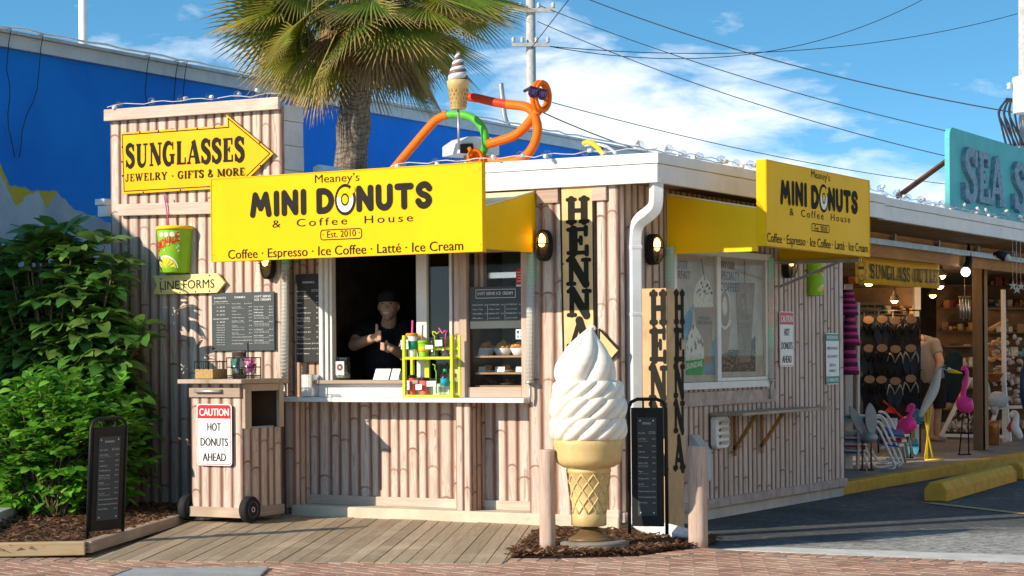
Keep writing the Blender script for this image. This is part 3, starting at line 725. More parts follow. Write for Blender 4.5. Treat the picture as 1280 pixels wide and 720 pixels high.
# planting beds with bark mulch
tA = G(-140, 699); tB = G(106, 694); tC = G(240, 655)
bedL = [(-9, -5.2), (tA.x, tA.y), (tB.x, tB.y), (-3.5, -.4), (-3.5, 0), (-9, 0)]
bedR = [xy(G(634, 696)), xy(G(700, 697)), xy(G(797, 694)), xy(G(837, 688.5)), xy(G(878, 684)), (.86, -.25), (.45, .02), (.0, .02), (0, 0), (-.60, -.03)]
def mulch(name, poly, n, h, zz):
    mb = MB()
    mb.add([(p[0], p[1], zz(p)-.012) for p in poly], [list(range(len(poly)))], 0); struct(mb.build(name, SOIL, recalc=False))
    mb = MB(); xs = [p[0] for p in poly]; ys = [p[1] for p in poly]; c = 0
    while c < n:
        p = (rnd.uniform(max(min(xs), -6.3), max(xs)), rnd.uniform(max(min(ys), -3.7), max(ys)))
        if not inside(p, poly): continue
        c += 1; l = rnd.uniform(.012, .045); wd = rnd.uniform(.005, .013); a = rnd.uniform(0, 6.28); tl = rnd.uniform(-.5, .5); z = zz(p)+rnd.uniform(-.004, h)
        M = Matrix.Translation((p[0], p[1], z)) @ Matrix.Rotation(a, 4, 'Z') @ Matrix.Rotation(tl, 4, 'Y') @ Matrix.Rotation(rnd.uniform(-.8, .8), 4, 'X')
        r = rnd.random(); mb.add([(-l, -wd, 0), (l, -wd*.6, 0), (l*.9, wd, .002), (-l*.8, wd*.7, .002), (0, 0, .006)], [(0, 1, 4), (1, 2, 4), (2, 3, 4), (3, 0, 4)], 0, [(r, .2)]*5, False, M)
    return mb
zl = lambda p: .035+.05*max(0, min(1, (p[1]+3)/2.6))
o = mulch('planting_bed', bedL, 8500, .028, zl).build('bark_mulch', CHIP, recalc=False); tag(o, 'dark brown bark chips covering the bed under the shrubs', 'mulch', None, 'stuff')
zr = lambda p: .012
o = mulch('corner_bed', bedR, 4200, .03, zr).build('bark_mulch', CHIP, recalc=False); tag(o, 'reddish bark chips round the foot of the big ice cream cone', 'mulch', None, 'stuff')

def timber(name, a, b, wd, ht, z0, label, mat):
    a = Vector((a[0], a[1], 0)); b = Vector((b[0], b[1], 0)); d = (b-a).normalized(); n = Vector((-d.y, d.x, 0))
    mb = MB(); L = (b-a).length; M = frame((a.x, a.y, z0), d, (0, 0, 1))
    vs = [(0, 0, 0), (L, 0, 0), (L, ht, 0), (0, ht, 0), (0, 0, -wd), (L, 0, -wd), (L, ht, -wd), (0, ht, -wd)]
    mb.add(vs, [(0, 1, 2, 3), (7, 6, 5, 4), (3, 2, 6, 7), (0, 4, 5, 1), (0, 3, 7, 4), (1, 5, 6, 2)], 0, [(p[1]*4+.1+p[2]*3+3, p[0]) for p in vs], False, M)
    return tag(mb.build(name, mat, bevel=.006), label, 'edging timber', 'landscape timbers round the planting bed')
timber('landscape_timber', xy(tA), xy(tB), .09, .085, 0, 'pale sunlit landscape timber along the front of the planting bed', TIMBER)
timber('landscape_timber', xy(tB+Vector((-.02, .09, 0))), (-3.42, -.45), .08, .075, .005, 'brown landscape timber running back between mulch and boardwalk', LIDW)
timber('landscape_timber', xy(G(-40, 668, .08)), xy(G(52, 632, .08)), .10, .10, .05, 'grey weathered timber at the foot of the bright shrub, far left', M_('grey timber', (.36, .38, .38), .8, var=.2))

# ------------------------------------------------------------------ blue building behind
BX = -6.8
t = thing('blue_building', (BX, 4, 0), 'long low building with a blue painted wall and white roof edge, behind the kiosk', 'building')
mb = MB(); mb.box((BX-8, -4.25, 0), (BX, 24, 4.085)); mb.build('wall', BLUEW, t)
mb = MB(); mb.box((BX-8, -4.3, 4.09), (BX+.05, 24.05, 4.21)); mb.build('parapet', FASCG, t)
mb = MB(); mb.box((BX-8, -4.35, 4.212), (BX+.10, 24.1, 4.24)); mb.build('roof_edge_flashing', M_('rusty white flashing', (.62, .60, .57), .6, var=.1, dirt=.6, dirtcol=(.30, .15, .08), scale=5), t)
for (u0, u1) in ((8, 14), (181, 182), (217, 217), (228, 222), (48, 20)):
    a = S(u0, 62, BX+.06); b = S(u1, 150, BX+.02)
    mb = MB(); top = Vector((BX+.12, a.y, 4.25)); bot = Vector((BX+.03, b.y, 3.1))
    P = [top+Vector((-.3, .05, .0)), top, Vector((BX+.09, a.y, 4.13))] + [Vector((BX+.06, a.y, 3.88)).lerp(bot, i/6)+Vector((0, .03*math.sin(i*1.3), 0)) for i in range(7)]
    mb.tube(P, .0045, 5); mb.build('hanging_cable', CABLE, t)
mb = MB(); P = [Vector((BX+.05+.02*math.sin(i*2.1), -2+i*.28, 4.265+.02*abs(math.sin(i*1.7)))) for i in range(70)]; mb.tube(P, .012, 5); mb.build('roof_edge_cable', WHITE, t)

# unseen pale building across the lot, added to bounce warm light onto shaded walls
t = thing('bounce_building', (13, 2, 0), 'unseen pale stucco building added across the parking lot to bounce light at the kiosk', 'building')
mb = MB(); mb.box((11, -16, -.02), (20, 18, 5.6)); mb.build('wall', M_('pale stucco', (.74, .66, .54), .8, var=.06, dirt=.15), t)
mb = MB(); mb.box((10.8, -16.2, 5.602), (20.2, 18.2, 5.9)); mb.build('roof', FASC, t)
for i in range(6):
    y = -13+i*5.2; mb = MB(); mb.box((10.95, y, .9), (10.998, y+2.2, 3.0)); wf = mb.build('window', WHITE2, t); mb = MB(); mb.box((10.93, y+.08, .98), (10.948, y+2.12, 2.92)); mb.build('pane', M_('dark pane', (.05, .06, .07), .15, spec=.5), wf)

# ------------------------------------------------------------------ kiosk
XL = -2.88; ZF = 2.46; YW = .10; YR = .20; RXU = -2.855
K = thing('kiosk', (-1.4, 2.2, 0), 'small donut and coffee kiosk clad in pale bamboo poles with white roof fascia', 'kiosk')
_pole = [0]
def bamboo(mb, M, w, h, pole=.092, bul=.016, m=0, z0=0.0, back=.03):
    bul *= .68
    n = max(1, round(w/pole)); wl_ = [rnd.uniform(.78, 1.22) for _ in range(n)]; sw = w/sum(wl_); ed = [0]
    for q in wl_: ed.append(ed[-1]+q*sw)
    xs = [-1, -.86, -.55, 0, .55, .86, 1]; pr = [0, .55, .88, 1, .88, .55, 0]
    for i in range(n):
        _pole[0] += 1; k = _pole[0]; b = bul*rnd.uniform(.8, 1.15); pw = ed[i+1]-ed[i]; vs = []; uv = []
        for yy in (0, h):
            for x, p in zip(xs, pr):
                vs.append((ed[i]+pw*(.5+x/2), yy, b*p)); uv.append((k+.5+x*.499, z0+yy))
        mb.add(vs, [[j, j+1, 8+j, 7+j] for j in range(6)], m, uv, True, M)
        mb.add([vs[j] for j in range(7, 14)]+[(ed[i], h, -back), (ed[i+1], h, -back)], [[0, 1, 2, 3, 4, 5, 6, 8, 7]], m, [(k+.5, z0+h)]*9, False, M)
    mb.add([(0, 0, -back), (w, 0, -back), (w, h, -back), (0, h, -back), (0, 0, 0), (w, 0, 0), (w, h, 0), (0, h, 0)], [(3, 2, 1, 0), (0, 3, 7, 4), (1, 5, 6, 2), (0, 4, 5, 1)], m, [(.5, 0)]*8, False, M)
def board(mb, M, x0, y0, x1, y1, d, z=0.0, m=0, horiz=True):
    k = rnd.randint(1, 90)
    vs = [(x0, y0, z), (x1, y0, z), (x1, y1, z), (x0, y1, z), (x0, y0, z+d), (x1, y0, z+d), (x1, y1, z+d), (x0, y1, z+d)]
    L = (y1-y0) if horiz else (x1-x0)
    uv = [(k+.05+.9*((p[1]-y0) if horiz else (p[0]-x0))/L, (p[0] if horiz else p[1])+k*1.7) for p in vs]
    mb.add(vs, [(0, 3, 2, 1), (4, 5, 6, 7), (0, 1, 5, 4), (1, 2, 6, 5), (2, 3, 7, 6), (3, 0, 4, 7)], m, uv, False, M)

# concrete footing
mb = MB(); mb.box((-2.80, -.03, -.02), (.0, .35, .122)); mb.box((-2.88, .352, -.02), (-.012, 4.44, .125)); mb.build('concrete_footing', CONC, K, bevel=.012)
mb = MB(); mb.box((-.0125, .02, -.02), (-.004, 4.44, .124)); mb.build('side_footing', M_('grey stucco footing', (.50, .48, .45), .85, var=.12, dirt=.4, dirtcol=(.3, .28, .25), bump=.4, bscale=60), K)
# front wall, right of the serving recess
RX0 = -2.78; RX1 = F(662, 560, 0).x
mb = MB(); bamboo(mb, front(RX1, 0, .11), -RX1, ZF-.11, .098, .018, 0, .11); mb.build('front_wall', BAM, K)
mb = MB(); board(mb, front(0, 0, 0), F(673, 240).x, 2.335, F(700, 240).x, 2.455, .034); mb.build('trim_board', TRIM, K, bevel=.004); mb = MB(); board(mb, front(0, 0, 0), F(742, 240).x, 2.335, F(760, 240).x, 2.455, .034); mb.build('trim_board', TRIM, K, bevel=.004); mb = MB(); board(mb, front(0, 0, 0), F(742, 640).x, .105, 0, .165, .03); mb.build('trim_board', TRIM, K, bevel=.004)
mb = MB(); bamboo(mb, front(XL+.002, 0, .10), RX0-XL, .81, .1, .014, 0, .1); mb.build('front_post', BAM, K)
mb = MB(); bamboo(mb, front(XL+.002, .03, .955), RXU-XL-.004, ZF-.955, .1, .010, 0, .1); mb.build('upper_post', BAM, K)
# recess under the counter
mb = MB(); bamboo(mb, front(RX0, YR, .185), RX1-RX0, .73, .0915, .015, 0, .1); mb.build('recess_wall', BAM, K)
mb = MB(); board(mb, front(0, YR, 0), RX0, .122, RX1, .19, .03); mb.build('recess_trim', TRIM, K, bevel=.004)
mb = MB(); bamboo(mb, frame((RX0, 0, .12), (0, 1, 0), (0, 0, 1)), YR, .79, .065, .012, 0, .1); mb.build('recess_return', BAM, K)
px0 = F(570, 560, .0).x; px1 = F(589, 560, .0).x
mb = MB(); bamboo(mb, front(px0, .0, .12), px1-px0, .79, .058, .014, 0, .1); mb.build('counter_post', BAM, K)
mb = MB(); bamboo(mb, frame((px1, .0, .12), (0, 1, 0), (0, 0, 1)), YR, .79, .065, .014, 0, .1); mb.build('counter_post_side', BAMB, K)
# counter
mb = MB(); mb.box((RX0-.06, -.075, .912), (RX1-.003, .30, .947)); mb.build('counter', WHITE, K, bevel=.006)
# window wall
def fx(u, v=400): return F(u, v, YW).x
def fz(u, v): return F(u, v, YW).z
wx0, wx1 = fx(403), fx(567); dx0, dx1 = fx(578), fx(659)
wz1 = fz(470, 314); wz0 = .948
mb = MB(); bamboo(mb, front(RXU, YW, .948), wx0-RXU-.004, ZF-.95, .062, .012, 0, .9); mb.build('window_wall', BAMB, K)
mb = MB(); bamboo(mb, front(wx1+.002, YW, .948), dx0-wx1-.004, ZF-.95, .06, .03, 0, .9); mb.build('window_post', BAM, K)
mb = MB(); mb.box((wx0, YW-.0, wz1+.002), (RX1, YW+.06, ZF)); mb.build('window_header', BAMB, K)
# serving window: frame, sliding sash
mb = MB(); j0 = fx(416); m0 = fx(522); m1 = fx(535); zt = fz(470, 319.5)
mb.box((wx0, YW-.05, wz0+.12), (wx0+.035, YW+.06, wz1)); mb.box((wx0+.037, YW-.03, wz0+.12), (wx0+.07, YW+.05, wz1-.003)); mb.box((wx0+.072, YW-.012, wz0+.12), (j0, YW+.045, wz1-.004))
mb.box((j0+.002, YW-.03, zt), (wx1, YW+.05, wz1-.002)); mb.box((m0, YW-.02, wz0+.115), (m1, YW+.04, zt-.002)); mb.box((wx1-.025, YW-.022, wz0+.115), (wx1-.002, YW+.05, zt-.003))
win = mb.build('serving_window', WHITE2, K, bevel=.004)
mb = MB(); mb.box((wx0, YW-.06, wz0+.001), (wx1, YW+.12, wz0+.10)); mb.build('sill_block', WHITE, win, bevel=.004)
mb = MB(); board(mb, front(0, YW, 0), wx0-.01, wz0+.102, m1-.02, wz0+.128, .22, -.10); mb.build('inner_ledge', LIDW, win)
mb = MB(); mb.box((m1+.001, YW+.01, wz0+.13), (wx1-.026, YW+.016, zt-.004)); mb.build('pane', GLASSD, win)
# display window
mb = MB(); f0 = fx(587); f1 = fx(655); zb = fz(620, 484); zt2 = fz(620, 312)
Mf = front(0, YW, 0)
board(mb, Mf, dx0, wz0, f0, zt2, .05, -.005, 0, False); board(mb, Mf, f1, wz0, RX1-.002, zt2, .05, -.005, 0, False); board(mb, Mf, f0+.001, wz0, f1-.001, zb, .048, -.006); board(mb, Mf, f0+.001, zt2-.02, f1-.001, zt2+.03, .048, -.006)
dwin = mb.build('display_window', TRIM, K, bevel=.004)
mb = MB(); mb.box((f0, YW-.012, zb), (f1, YW-.006, zt2-.02)); mb.build('pane', GLASS, dwin)
mb = MB(); s1 = fz(620, 444.5); s2 = fz(620, 465.5); yb = .62
for zz in (s1, s2, zb+.012): mb.box((f0+.03, YW+.03, zz-.014), (f1+.03, yb, zz))
mb.build('display_shelf', WOODB, dwin)
mb = MB(); mb.box((f0-.03, yb+.01, zb), (f1+.06, yb+.03, 2.3)); mb.build('display_back', M_('greenish case back', (.16, .19, .175), .4, var=.25, scale=3), dwin)
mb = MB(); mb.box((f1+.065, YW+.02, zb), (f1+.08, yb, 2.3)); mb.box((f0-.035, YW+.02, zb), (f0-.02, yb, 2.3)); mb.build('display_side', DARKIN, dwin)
mb = MB(); bamboo(mb, front(f0+.005, YW+.06, s1+.25), .09, .55, .045, .01, 0, 1); mb.build('inner_post', BAMB, dwin)
mb = MB(); mb.box((f0+.10, YW+.10, fz(620, 347)), (f1-.01, YW+.13, fz(620, 345)+.03)); mb.build('case_rail', STEEL, dwin)
# interior
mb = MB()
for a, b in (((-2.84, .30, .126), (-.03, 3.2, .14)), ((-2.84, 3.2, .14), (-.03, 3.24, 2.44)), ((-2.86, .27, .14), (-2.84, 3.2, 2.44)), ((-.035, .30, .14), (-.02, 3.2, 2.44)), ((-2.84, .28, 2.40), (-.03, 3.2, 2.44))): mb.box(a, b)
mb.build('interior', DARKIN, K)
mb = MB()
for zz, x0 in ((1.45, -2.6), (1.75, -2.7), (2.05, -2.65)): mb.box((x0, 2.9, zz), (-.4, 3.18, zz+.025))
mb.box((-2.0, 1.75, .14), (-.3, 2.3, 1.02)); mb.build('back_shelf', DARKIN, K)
# side wall
mb = MB(); bamboo(mb, side(0, .0, .14), 4.44, ZF-.14+.01, .0955, .016, 0, .1); mb.build('side_wall', BAMS, K)
mb = MB(); board(mb, side(0, 0, 0), .0, .075, 4.44, .145, .035)
sx0, sx1 = S(838, 488).y, S(957, 482).y
board(mb, side(0, 0, 0), sx0-.1, S(957, 504).z+.01, sx1+.13, S(957, 486).z, .04); mb.build('side_trim', M_('mauve trim', (.44, .35, .31), .6, var=.2, scale=9, dirt=.5, dirtcol=(.2, .12, .1)), K, bevel=.004)
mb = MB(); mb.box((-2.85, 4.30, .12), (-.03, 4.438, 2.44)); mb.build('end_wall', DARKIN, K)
# side window
Ms = side(0, 0, 0); wzb = S(900, 485.6).z; wzt = S(900, 313).z; sm_ = S(892, 400).y
mb = MB(); th = .05
mb.box((0, sx0, wzb), (.055, sx1, wzb+.055)); mb.box((0, sx0, wzb+.057), (.04, sx0+.05, wzt)); mb.box((0, sx1-.05, wzb+.057), (.055, sx1, wzt)); mb.box((0, sx0+.052, wzt-.05), (.055, sx1-.052, wzt)); mb.box((0, sm_-.035, wzb+.057), (.05, sm_+.035, wzt-.052))
mb.box((0, sm_+.037, wzb+.057), (.047, sx1-.052, wzb+.085)); mb.box((0, sx1-.09, wzb+.087), (.047, sx1-.052, wzt-.052))
swin = mb.build('side_window', WHITE2, K, bevel=.004)
mb = MB(); mb.box((.034, sx0+.05, wzb+.057), (.037, sm_-.036, wzt-.051)); mb.box((.039, sm_+.036, wzb+.086), (.042, sx1-.091, wzt-.051)); mb.build('pane', GLASS, swin)
# roof, fascia, soffit
YF, XF = -.06, .335; ZT = 2.645
mb = MB(); mb.box((XL+.03, YF+.045, 2.50), (XF-.045, 4.6, 2.60)); mb.build('roof', M_('white roof coating', (.62, .61, .58), .7, var=.1), K)
mb = MB(); mb.box((-.6, YF+.002, ZF-.002), (XF-.04, .35, ZF+.03)); mb.box((-.02, .352, ZF-.002), (XF-.04, 4.6, ZF+.03)); mb.build('soffit', M_('brown soffit', (.22, .15, .10), .8), K)
mb = MB(); zm = ZT-.075
mb.box((XL+.05, YF, ZF-.02), (XF-.002, YF+.035, zm)); mb.box((XL+.05, YF-.012, zm+.003), (XF+.010, YF+.035, ZT)); mb.build('front_fascia', FASC, K, bevel=.003)
mb = MB(); mb.box((XF-.035, YF+.037, ZF-.02), (XF, 4.62, zm)); mb.box((XF-.035, YF+.037, zm+.003), (XF+.012, 4.62, ZT)); mb.build('side_fascia', FASC, K, bevel=.003)
# awnings
aw0 = F(268, 300, -.70).x; aw1 = -.648; az0 = 1.985; zs = F(605, 256, -.73).z; zw = 2.43
mb = MB(); thk = .012
mb.add([(aw0, -.02, zw), (aw1, -.02, zw), (aw1, -.73, zs), (aw0, -.73, zs), (aw0, -.02, zw-thk), (aw1, -.02, zw-thk), (aw1, -.73, zs-thk), (aw0, -.73, zs-thk)], [(0, 1, 2, 3), (7, 6, 5, 4), (0, 4, 5, 1), (1, 5, 6, 2), (2, 6, 7, 3), (3, 7, 4, 0)]); mb.build('awning_top', AWNTOP, K)
for x in (aw0, aw1-.012):
    mb = MB(); mb.prism([(-.02, az0), (-.02, zw-.014), (-.73, zs-.014), (-.73, az0)], .012, 0, frame((x, 0, 0), (0, 1, 0), (0, 0, 1))); mb.build('awning_end', AWN, K)
AX = .80; ay0 = .755; ay1 = 2.92; zb2 = 1.985
mb = MB(); zs2 = 2.30
mb.add([(.02, ay0, zw), (.02, ay1, zw), (AX-.07, ay1, zs2), (AX-.07, ay0, zs2), (.02, ay0, zw-thk), (.02, ay1, zw-thk), (AX-.07, ay1, zs2-thk), (AX-.07, ay0, zs2-thk)], [(0, 1, 2, 3), (7, 6, 5, 4), (0, 4, 5, 1), (1, 5, 6, 2), (2, 6, 7, 3), (3, 7, 4, 0)]); mb.build('side_awning_top', AWNTOP, K)
for y in (ay0, ay1-.012):
    mb = MB(); mb.prism([(.02, zb2), (AX-.07, zb2), (AX-.07, zs2-.014), (.02, zw-.014)], .012, 0, frame((0, y+.012, 0), (1, 0, 0), (0, 0, 1))); mb.build('side_awning_end', AWN, K)
mb = MB()
for y in (ay1-.03,):
    mb.beam((.02, y, 2.0), (AX-.08, y, 2.0), .025, .025); mb.beam((.03, y, 1.80), (.55, y, 1.99), .02, .02)
mb.beam((.03, ay0+.03, 2.003), (.03, ay1-.03, 2.003), .02, .02); mb.build('awning_bracket', METAL, K)
# downspout at the corner
mb = MB(); q = lambda u, v, x: S(u, v, x)
dy = q(793, 400, .07).y; P0 = Vector((XF-.05, -.0, ZF-.02)); hh = .055
path = [Vector((.285, .02, 2.47)), Vector((.285, .02, 2.36)), Vector((.27, .03, 2.28)), Vector((.22, .04, 2.235)), Vector((.13, dy*.8, 2.19)), Vector((.085, dy, 2.13)), Vector((.075, dy, 2.04))]
mb.tube(catmull([tuple(p) for p in path], 5), .058, 4, 0, False, True, None, .8)
mb.tube([Vector((.075, dy, 2.05)), Vector((.075, dy, .14))], .058, 4, 0, False, True, None, .8)
for z in (2.02, 1.55): mb.tube([Vector((.075, dy, z)), Vector((.075, dy, z-.03))], .063, 4, 0, False, True, None, .8)
e0 = Vector((.075, dy, .16)); e1 = G(800, 658, .10); e2 = G(828, 665, .05); e3 = G(862, 676, .02)
mb.tube(catmull([tuple(e0), tuple(e0.lerp(e1, .6)+Vector((0, 0, -.02))), tuple(e2), tuple(e3)], 5), [.058]*8+[.06, .065, .07, .075, .078, .08, .082, .085], 6, 0, False, True, None, .75)
mb.build('downspout', PIPEM, K, bevel=.006)
# ------------------------------------------------------------------ tall bamboo-faced block wall on the left
t = thing('tall_wall', (-3.75, .1, 0), 'tall block wall faced with pale bamboo poles, left of the kiosk', 'wall')
wl = F(139, 300, 0).x; wzt_ = 3.17
mb = MB(); bamboo(mb, front(wl, 0, .05), XL-wl-.002, wzt_-.05, .0935, .015, 0, 0); mb.build('bamboo_facing', BAM, t)
mb = MB(); Mw = front(0, 0, 0)
tl, tr_, bl = F(133, 137.5, -.03), F(351, 121.5, -.03), F(134, 152, -.03)
Mq = frame(tl, tr_-tl, (0, 0, 1)); Lq = (tr_-tl).length; board(mb, Mq, 0, -(tl.z-bl.z), Lq, 0, .035, 0); mb.build('top_trim', TRIM, t, bevel=.005)
a, b = F(151, 260, -.03), F(272, 257, -.03)
mb = MB(); Mq = frame(a, b-a, (0, 0, 1)); board(mb, Mq, -.01, -.065, (b-a).length+.1, .03, .03, 0); mb.build('rail', TRIM, t, bevel=.005)
mb = MB()
for i in range(17):
    z0 = .04+i*.19; d = rnd.uniform(-.004, .004)
    mb.box((XL-.16+d, .034, z0), (XL+d, .29, min(z0+.187, 3.2)))
mb.box((wl+.02, .034, .04), (XL-.17, .2, 3.1)); mb.build('block_core', CONCW, t, bevel=.006)
t2 = thing('floodlight', F(132, 262, .1), 'small white box fixed to the left edge of the tall bamboo wall', 'wall box')
mb = MB(); p = F(133, 262, .1); mb.box((p.x-.05, .05, p.z-.06), (p.x+.05, .16, p.z+.03)); mb.box((p.x-.07, .04, p.z+.035), (p.x+.03, .15, p.z+.085)); mb.build('housing', WHITE, t2, bevel=.004)

def pxtext(mb, s, M, pl, a, b, cap, m=0, off=0.0, z=.002, res=3, sp=1.0):
    """set s so that its baseline runs between two surveyed points of plane pl"""
    p0 = M.inverted() @ pl(*a); p1 = M.inverted() @ pl(*b)
    d = p1-p0; an = math.atan2(d.y, d.x); MM = M @ Matrix.Translation((p0.x, p0.y, z)) @ Matrix.Rotation(an, 4, 'Z')
    k = (pl(a[0], a[1]-cap)-pl(*a)).length
    text(mb, s, MM, 0, 0, k, math.hypot(d.x, d.y), 'L', m, off, sp, res); return MM, math.hypot(d.x, d.y), k

def donut_o(mb, M, c, rx, ry, m_ink, m_white, m_yel):
    """the O of the name: a plain ring donut with icing"""
    def ell(r, z, m, x=0, y=0, n=28, a0=0, a1=360):
        mb.poly([(c[0]+x+rx*r*math.cos(R(a0+(a1-a0)*i/n)), c[1]+y+ry*r*math.sin(R(a0+(a1-a0)*i/n))) for i in range(n)], z, m, M)
    ell(1.0, .0022, m_ink); ell(.80, .0026, m_yel)
    pts = [(c[0]+rx*.80*math.cos(R(a)), c[1]+ry*.80*math.sin(R(a))) for a in range(172, 371, 9)] + [(c[0]+rx*x, c[1]+ry*y) for x, y in ((.66, .26), (.5, .02), (.30, .18), (.12, .0), (-.12, .12), (-.34, -.04), (-.56, .22))]
    mb.poly(pts, .003, m_white, M); ell(.40, .0034, m_ink); ell(.28, .0038, m_yel)
    mb.poly([(c[0]+rx*(.74+.24*math.cos(R(a))), c[1]+ry*(.58+.22*math.sin(R(a)))) for a in range(0, 360, 20)], .0042, m_yel, M)

def shop_sign(name, label, pl, TL, TR, BL, thick, T, out):
    """the yellow box sign; T maps the reading positions of its lettering onto the photo"""
    tl, tr, bl = pl(*TL), pl(*TR), pl(*BL)
    M = frame(tl, tr-tl, (0, 0, 1)); wd = (tr-tl).length; h = (tl-bl).length
    o = thing(name, M @ Vector((wd/2, -h, 0)), label, 'sign', 'yellow box signs on the awnings')
    mb = MB(); mb.prism([(0, -h), (wd, -h), (wd, 0), (0, 0)], thick, 0, M, -thick); mb.build('sign_box', YEL, o, bevel=.004)
    mb = MB(); e = .006
    for x0, y0, x1, y1 in ((0, -h, wd, -h+e), (0, -e, wd, 0), (0, -h+e, e, -e), (wd-e, -h+e, wd, -e)): mb.prism([(x0, y0), (x1, y0), (x1, y1), (x0, y1)], .004, 0, M, .0005)
    for i in range(6):
        for y in (-h+.05, -.05):
            if i in (0, 5): mb.prism([((.02 if i == 0 else wd-.02)+.005*math.cos(a*1.047), y+.005*math.sin(a*1.047)) for a in range(6)], .004, 0, M, .0005)
    mb.build('sign_rim', YEL2, o)
    mb = MB(); pxtext(mb, 'Meaney\u2019s', M, pl, *T['m'], 0, .0)
    MM, wd2, k = pxtext(MB(), 'MINI', M, pl, *T['mini'])
    pen = Pen(mb, MM, 0, 0, .001, .00004)
    def word(s, x, w2, hh, y=0):
        adv = [round_glyph(c)[0] if c != 'O' else .80 for c in s]; tot = sum(adv)+.07*(len(s)-1); kx = w2/tot; p = x; oc = None
        for c, a in zip(s, adv):
            if c == 'O': oc = (p+a*kx/2, y+hh*.5, a*kx*.56, hh*.60)
            for st in round_glyph(c)[1]: pen.stroke([(p+q[0]*kx, y+q[1]*hh) for q in st], .25*(kx+hh)/2, 'r')
            p += (a+.07)*kx
        return oc
    word('MINI', 0, wd2, k)
    p0 = MM.inverted() @ pl(*T['don'][0]); p1 = MM.inverted() @ pl(*T['don'][1])
    oc = word('DONUTS', p0.x, p1.x-p0.x, k, (p0.y+p1.y)/2)
    pxtext(mb, '&  Coffee  House', M, pl, *T['ch'], 0, .004, .002, 3, 1.35)
    pxtext(mb, '\u00b7 Est. 2010 \u00b7', M, pl, *T['est'], 0, .006)
    a = M.inverted() @ pl(*T['box'][0]); b = M.inverted() @ pl(*T['box'][1]); rr = .02; y0, y1 = min(a.y, b.y), max(a.y, b.y)
    pts = arc(b.x-rr, y1-rr, rr, rr, 90, 0, 5)+arc(b.x-rr, y0+rr, rr, rr, 0, -90, 5)+arc(a.x+rr, y0+rr, rr, rr, -90, -180, 5)+arc(a.x+rr, y1-rr, rr, rr, 180, 90, 5); pts.append(pts[0])
    Pen(mb, M, 0, 0, .002).stroke(pts, .007)
    pxtext(mb, 'Coffee \u00b7 Espresso \u00b7 Ice Coffee \u00b7 Latt\u00e9 \u00b7 Ice Cream', M, pl, *T['line'], 0, .012)
    mb.build('lettering', INK, o)
    mb = MB(); donut_o(mb, MM, oc[:2], oc[2], oc[3], 0, 1, 2); mb.build('donut_emblem', [INK, SIGNW, YEL], o)
    return o
z1 = lambda x, y: (240+x/3.2, 180+y/3.2)
pf = lambda u, v: F(u, v, -.78)
shop_sign('awning_sign', 'long yellow box sign over the serving window, lettering in full sun', pf, (263.4, 223.6), (602.5, 202), (265.5, 327.5), .05,
          dict(m=(z1(492, 156), z1(670, 147), 10), mini=(z1(232, 296), z1(460, 283), 32), don=(z1(498, 281), z1(962, 256)), ch=(z1(322, 335), z1(884, 309), 9.3),
               est=(z1(524, 376), z1(672, 367), 8), box=(z1(515, 345), z1(679, 377)), line=(z1(145, 460), z1(1085, 424), 11.2)), -.78)
z2 = lambda x, y: (780+x/3.272, 180+y/3.272)
ps = lambda u, v: S(u, v, AX)
shop_sign('awning_sign', 'shorter yellow box sign over the side window, facing the parking lot', ps, (957, 199), (1086.5, 225.5), (956.5, 307), .075,
          dict(m=(z2(765, 136), z2(842, 153), 9), mini=(z2(638, 246), z2(748, 259), 31), don=(z2(765, 261), z2(955, 291)), ch=(z2(677, 291), z2(925, 323), 9),
               est=(z2(772, 357), z2(836, 365), 8), box=(z2(767, 325), z2(839, 364)), line=(z2(585, 400), z2(996, 444), 11.5)), AX)

# arrow sign to the sunglasses
z4 = lambda x, y: (120+x/4.737, 110+y/4.737)
pq = lambda u, v: F(u, v, -.045)
tl, tr = pq(*z4(148, 266)), pq(*z4(775, 221)); M = frame(tl, tr-tl, (0, 0, 1)); Mi = M.inverted()
o = thing('arrow_sign', tl, 'big yellow arrow sign at the top of the tall bamboo wall, pointing right', 'sign')
shp = [(148, 266), (148+5, 440), (160, 628), (775, 593), (779, 655), (1048, 388), (772, 157), (775, 221)]
L = [Mi @ pq(*z4(*p)) for p in shp]; mb = MB(); mb.prism([(p.x, p.y) for p in L], .012, 0, M, -.012); mb.build('arrow_board', YEL2, o)
c = Vector((sum(p.x for p in L)/len(L), sum(p.y for p in L)/len(L), 0))
shp2 = [(156, 278), (167, 612), (787, 577), (788, 622), (1030, 388), (784, 181), (786, 233), (156, 278)]
mb = MB(); Pen(mb, M, 0, 0, .0006).stroke([((Mi @ pq(*z4(*p))).x, (Mi @ pq(*z4(*p))).y) for p in shp2], .008, 'r')
for p in ((156, 350), (154, 437), (157, 520), (260, 262), (370, 255), (480, 247), (600, 240), (700, 232), (970, 325), (975, 460), (280, 617), (500, 605)):
    q = Mi @ pq(*z4(*p)); Pen(mb, M, 0, 0, .001).disc((q.x, q.y), .008, 8)
def baseM(pl, M, a, b):
    p0 = M.inverted() @ pl(*a); p1 = M.inverted() @ pl(*b); d = p1-p0
    return M @ Matrix.Translation((p0.x, p0.y, 0)) @ Matrix.Rotation(math.atan2(d.y, d.x), 4, 'Z'), d.length
MM, wd = baseM(pq, M, z4(174, 472), z4(882, 432)); h = (pq(*z4(174, 335))-pq(*z4(174, 472))).length
slab_text(mb, 'SUNGLASSES', MM, 0, 0, h, wd, 0, .27, .085, .03, '', 0, .0012)
MM, wd = baseM(pq, M, z4(174, 555), z4(884, 517)); h = (pq(*z4(174, 510))-pq(*z4(174, 555))).length
slab_text(mb, 'JEWELRY . GIFTS & MORE', MM, 0, 0, h, wd, 0, .20, .09, .06, '', 0, .0012)
mb.build('lettering', INK, o)

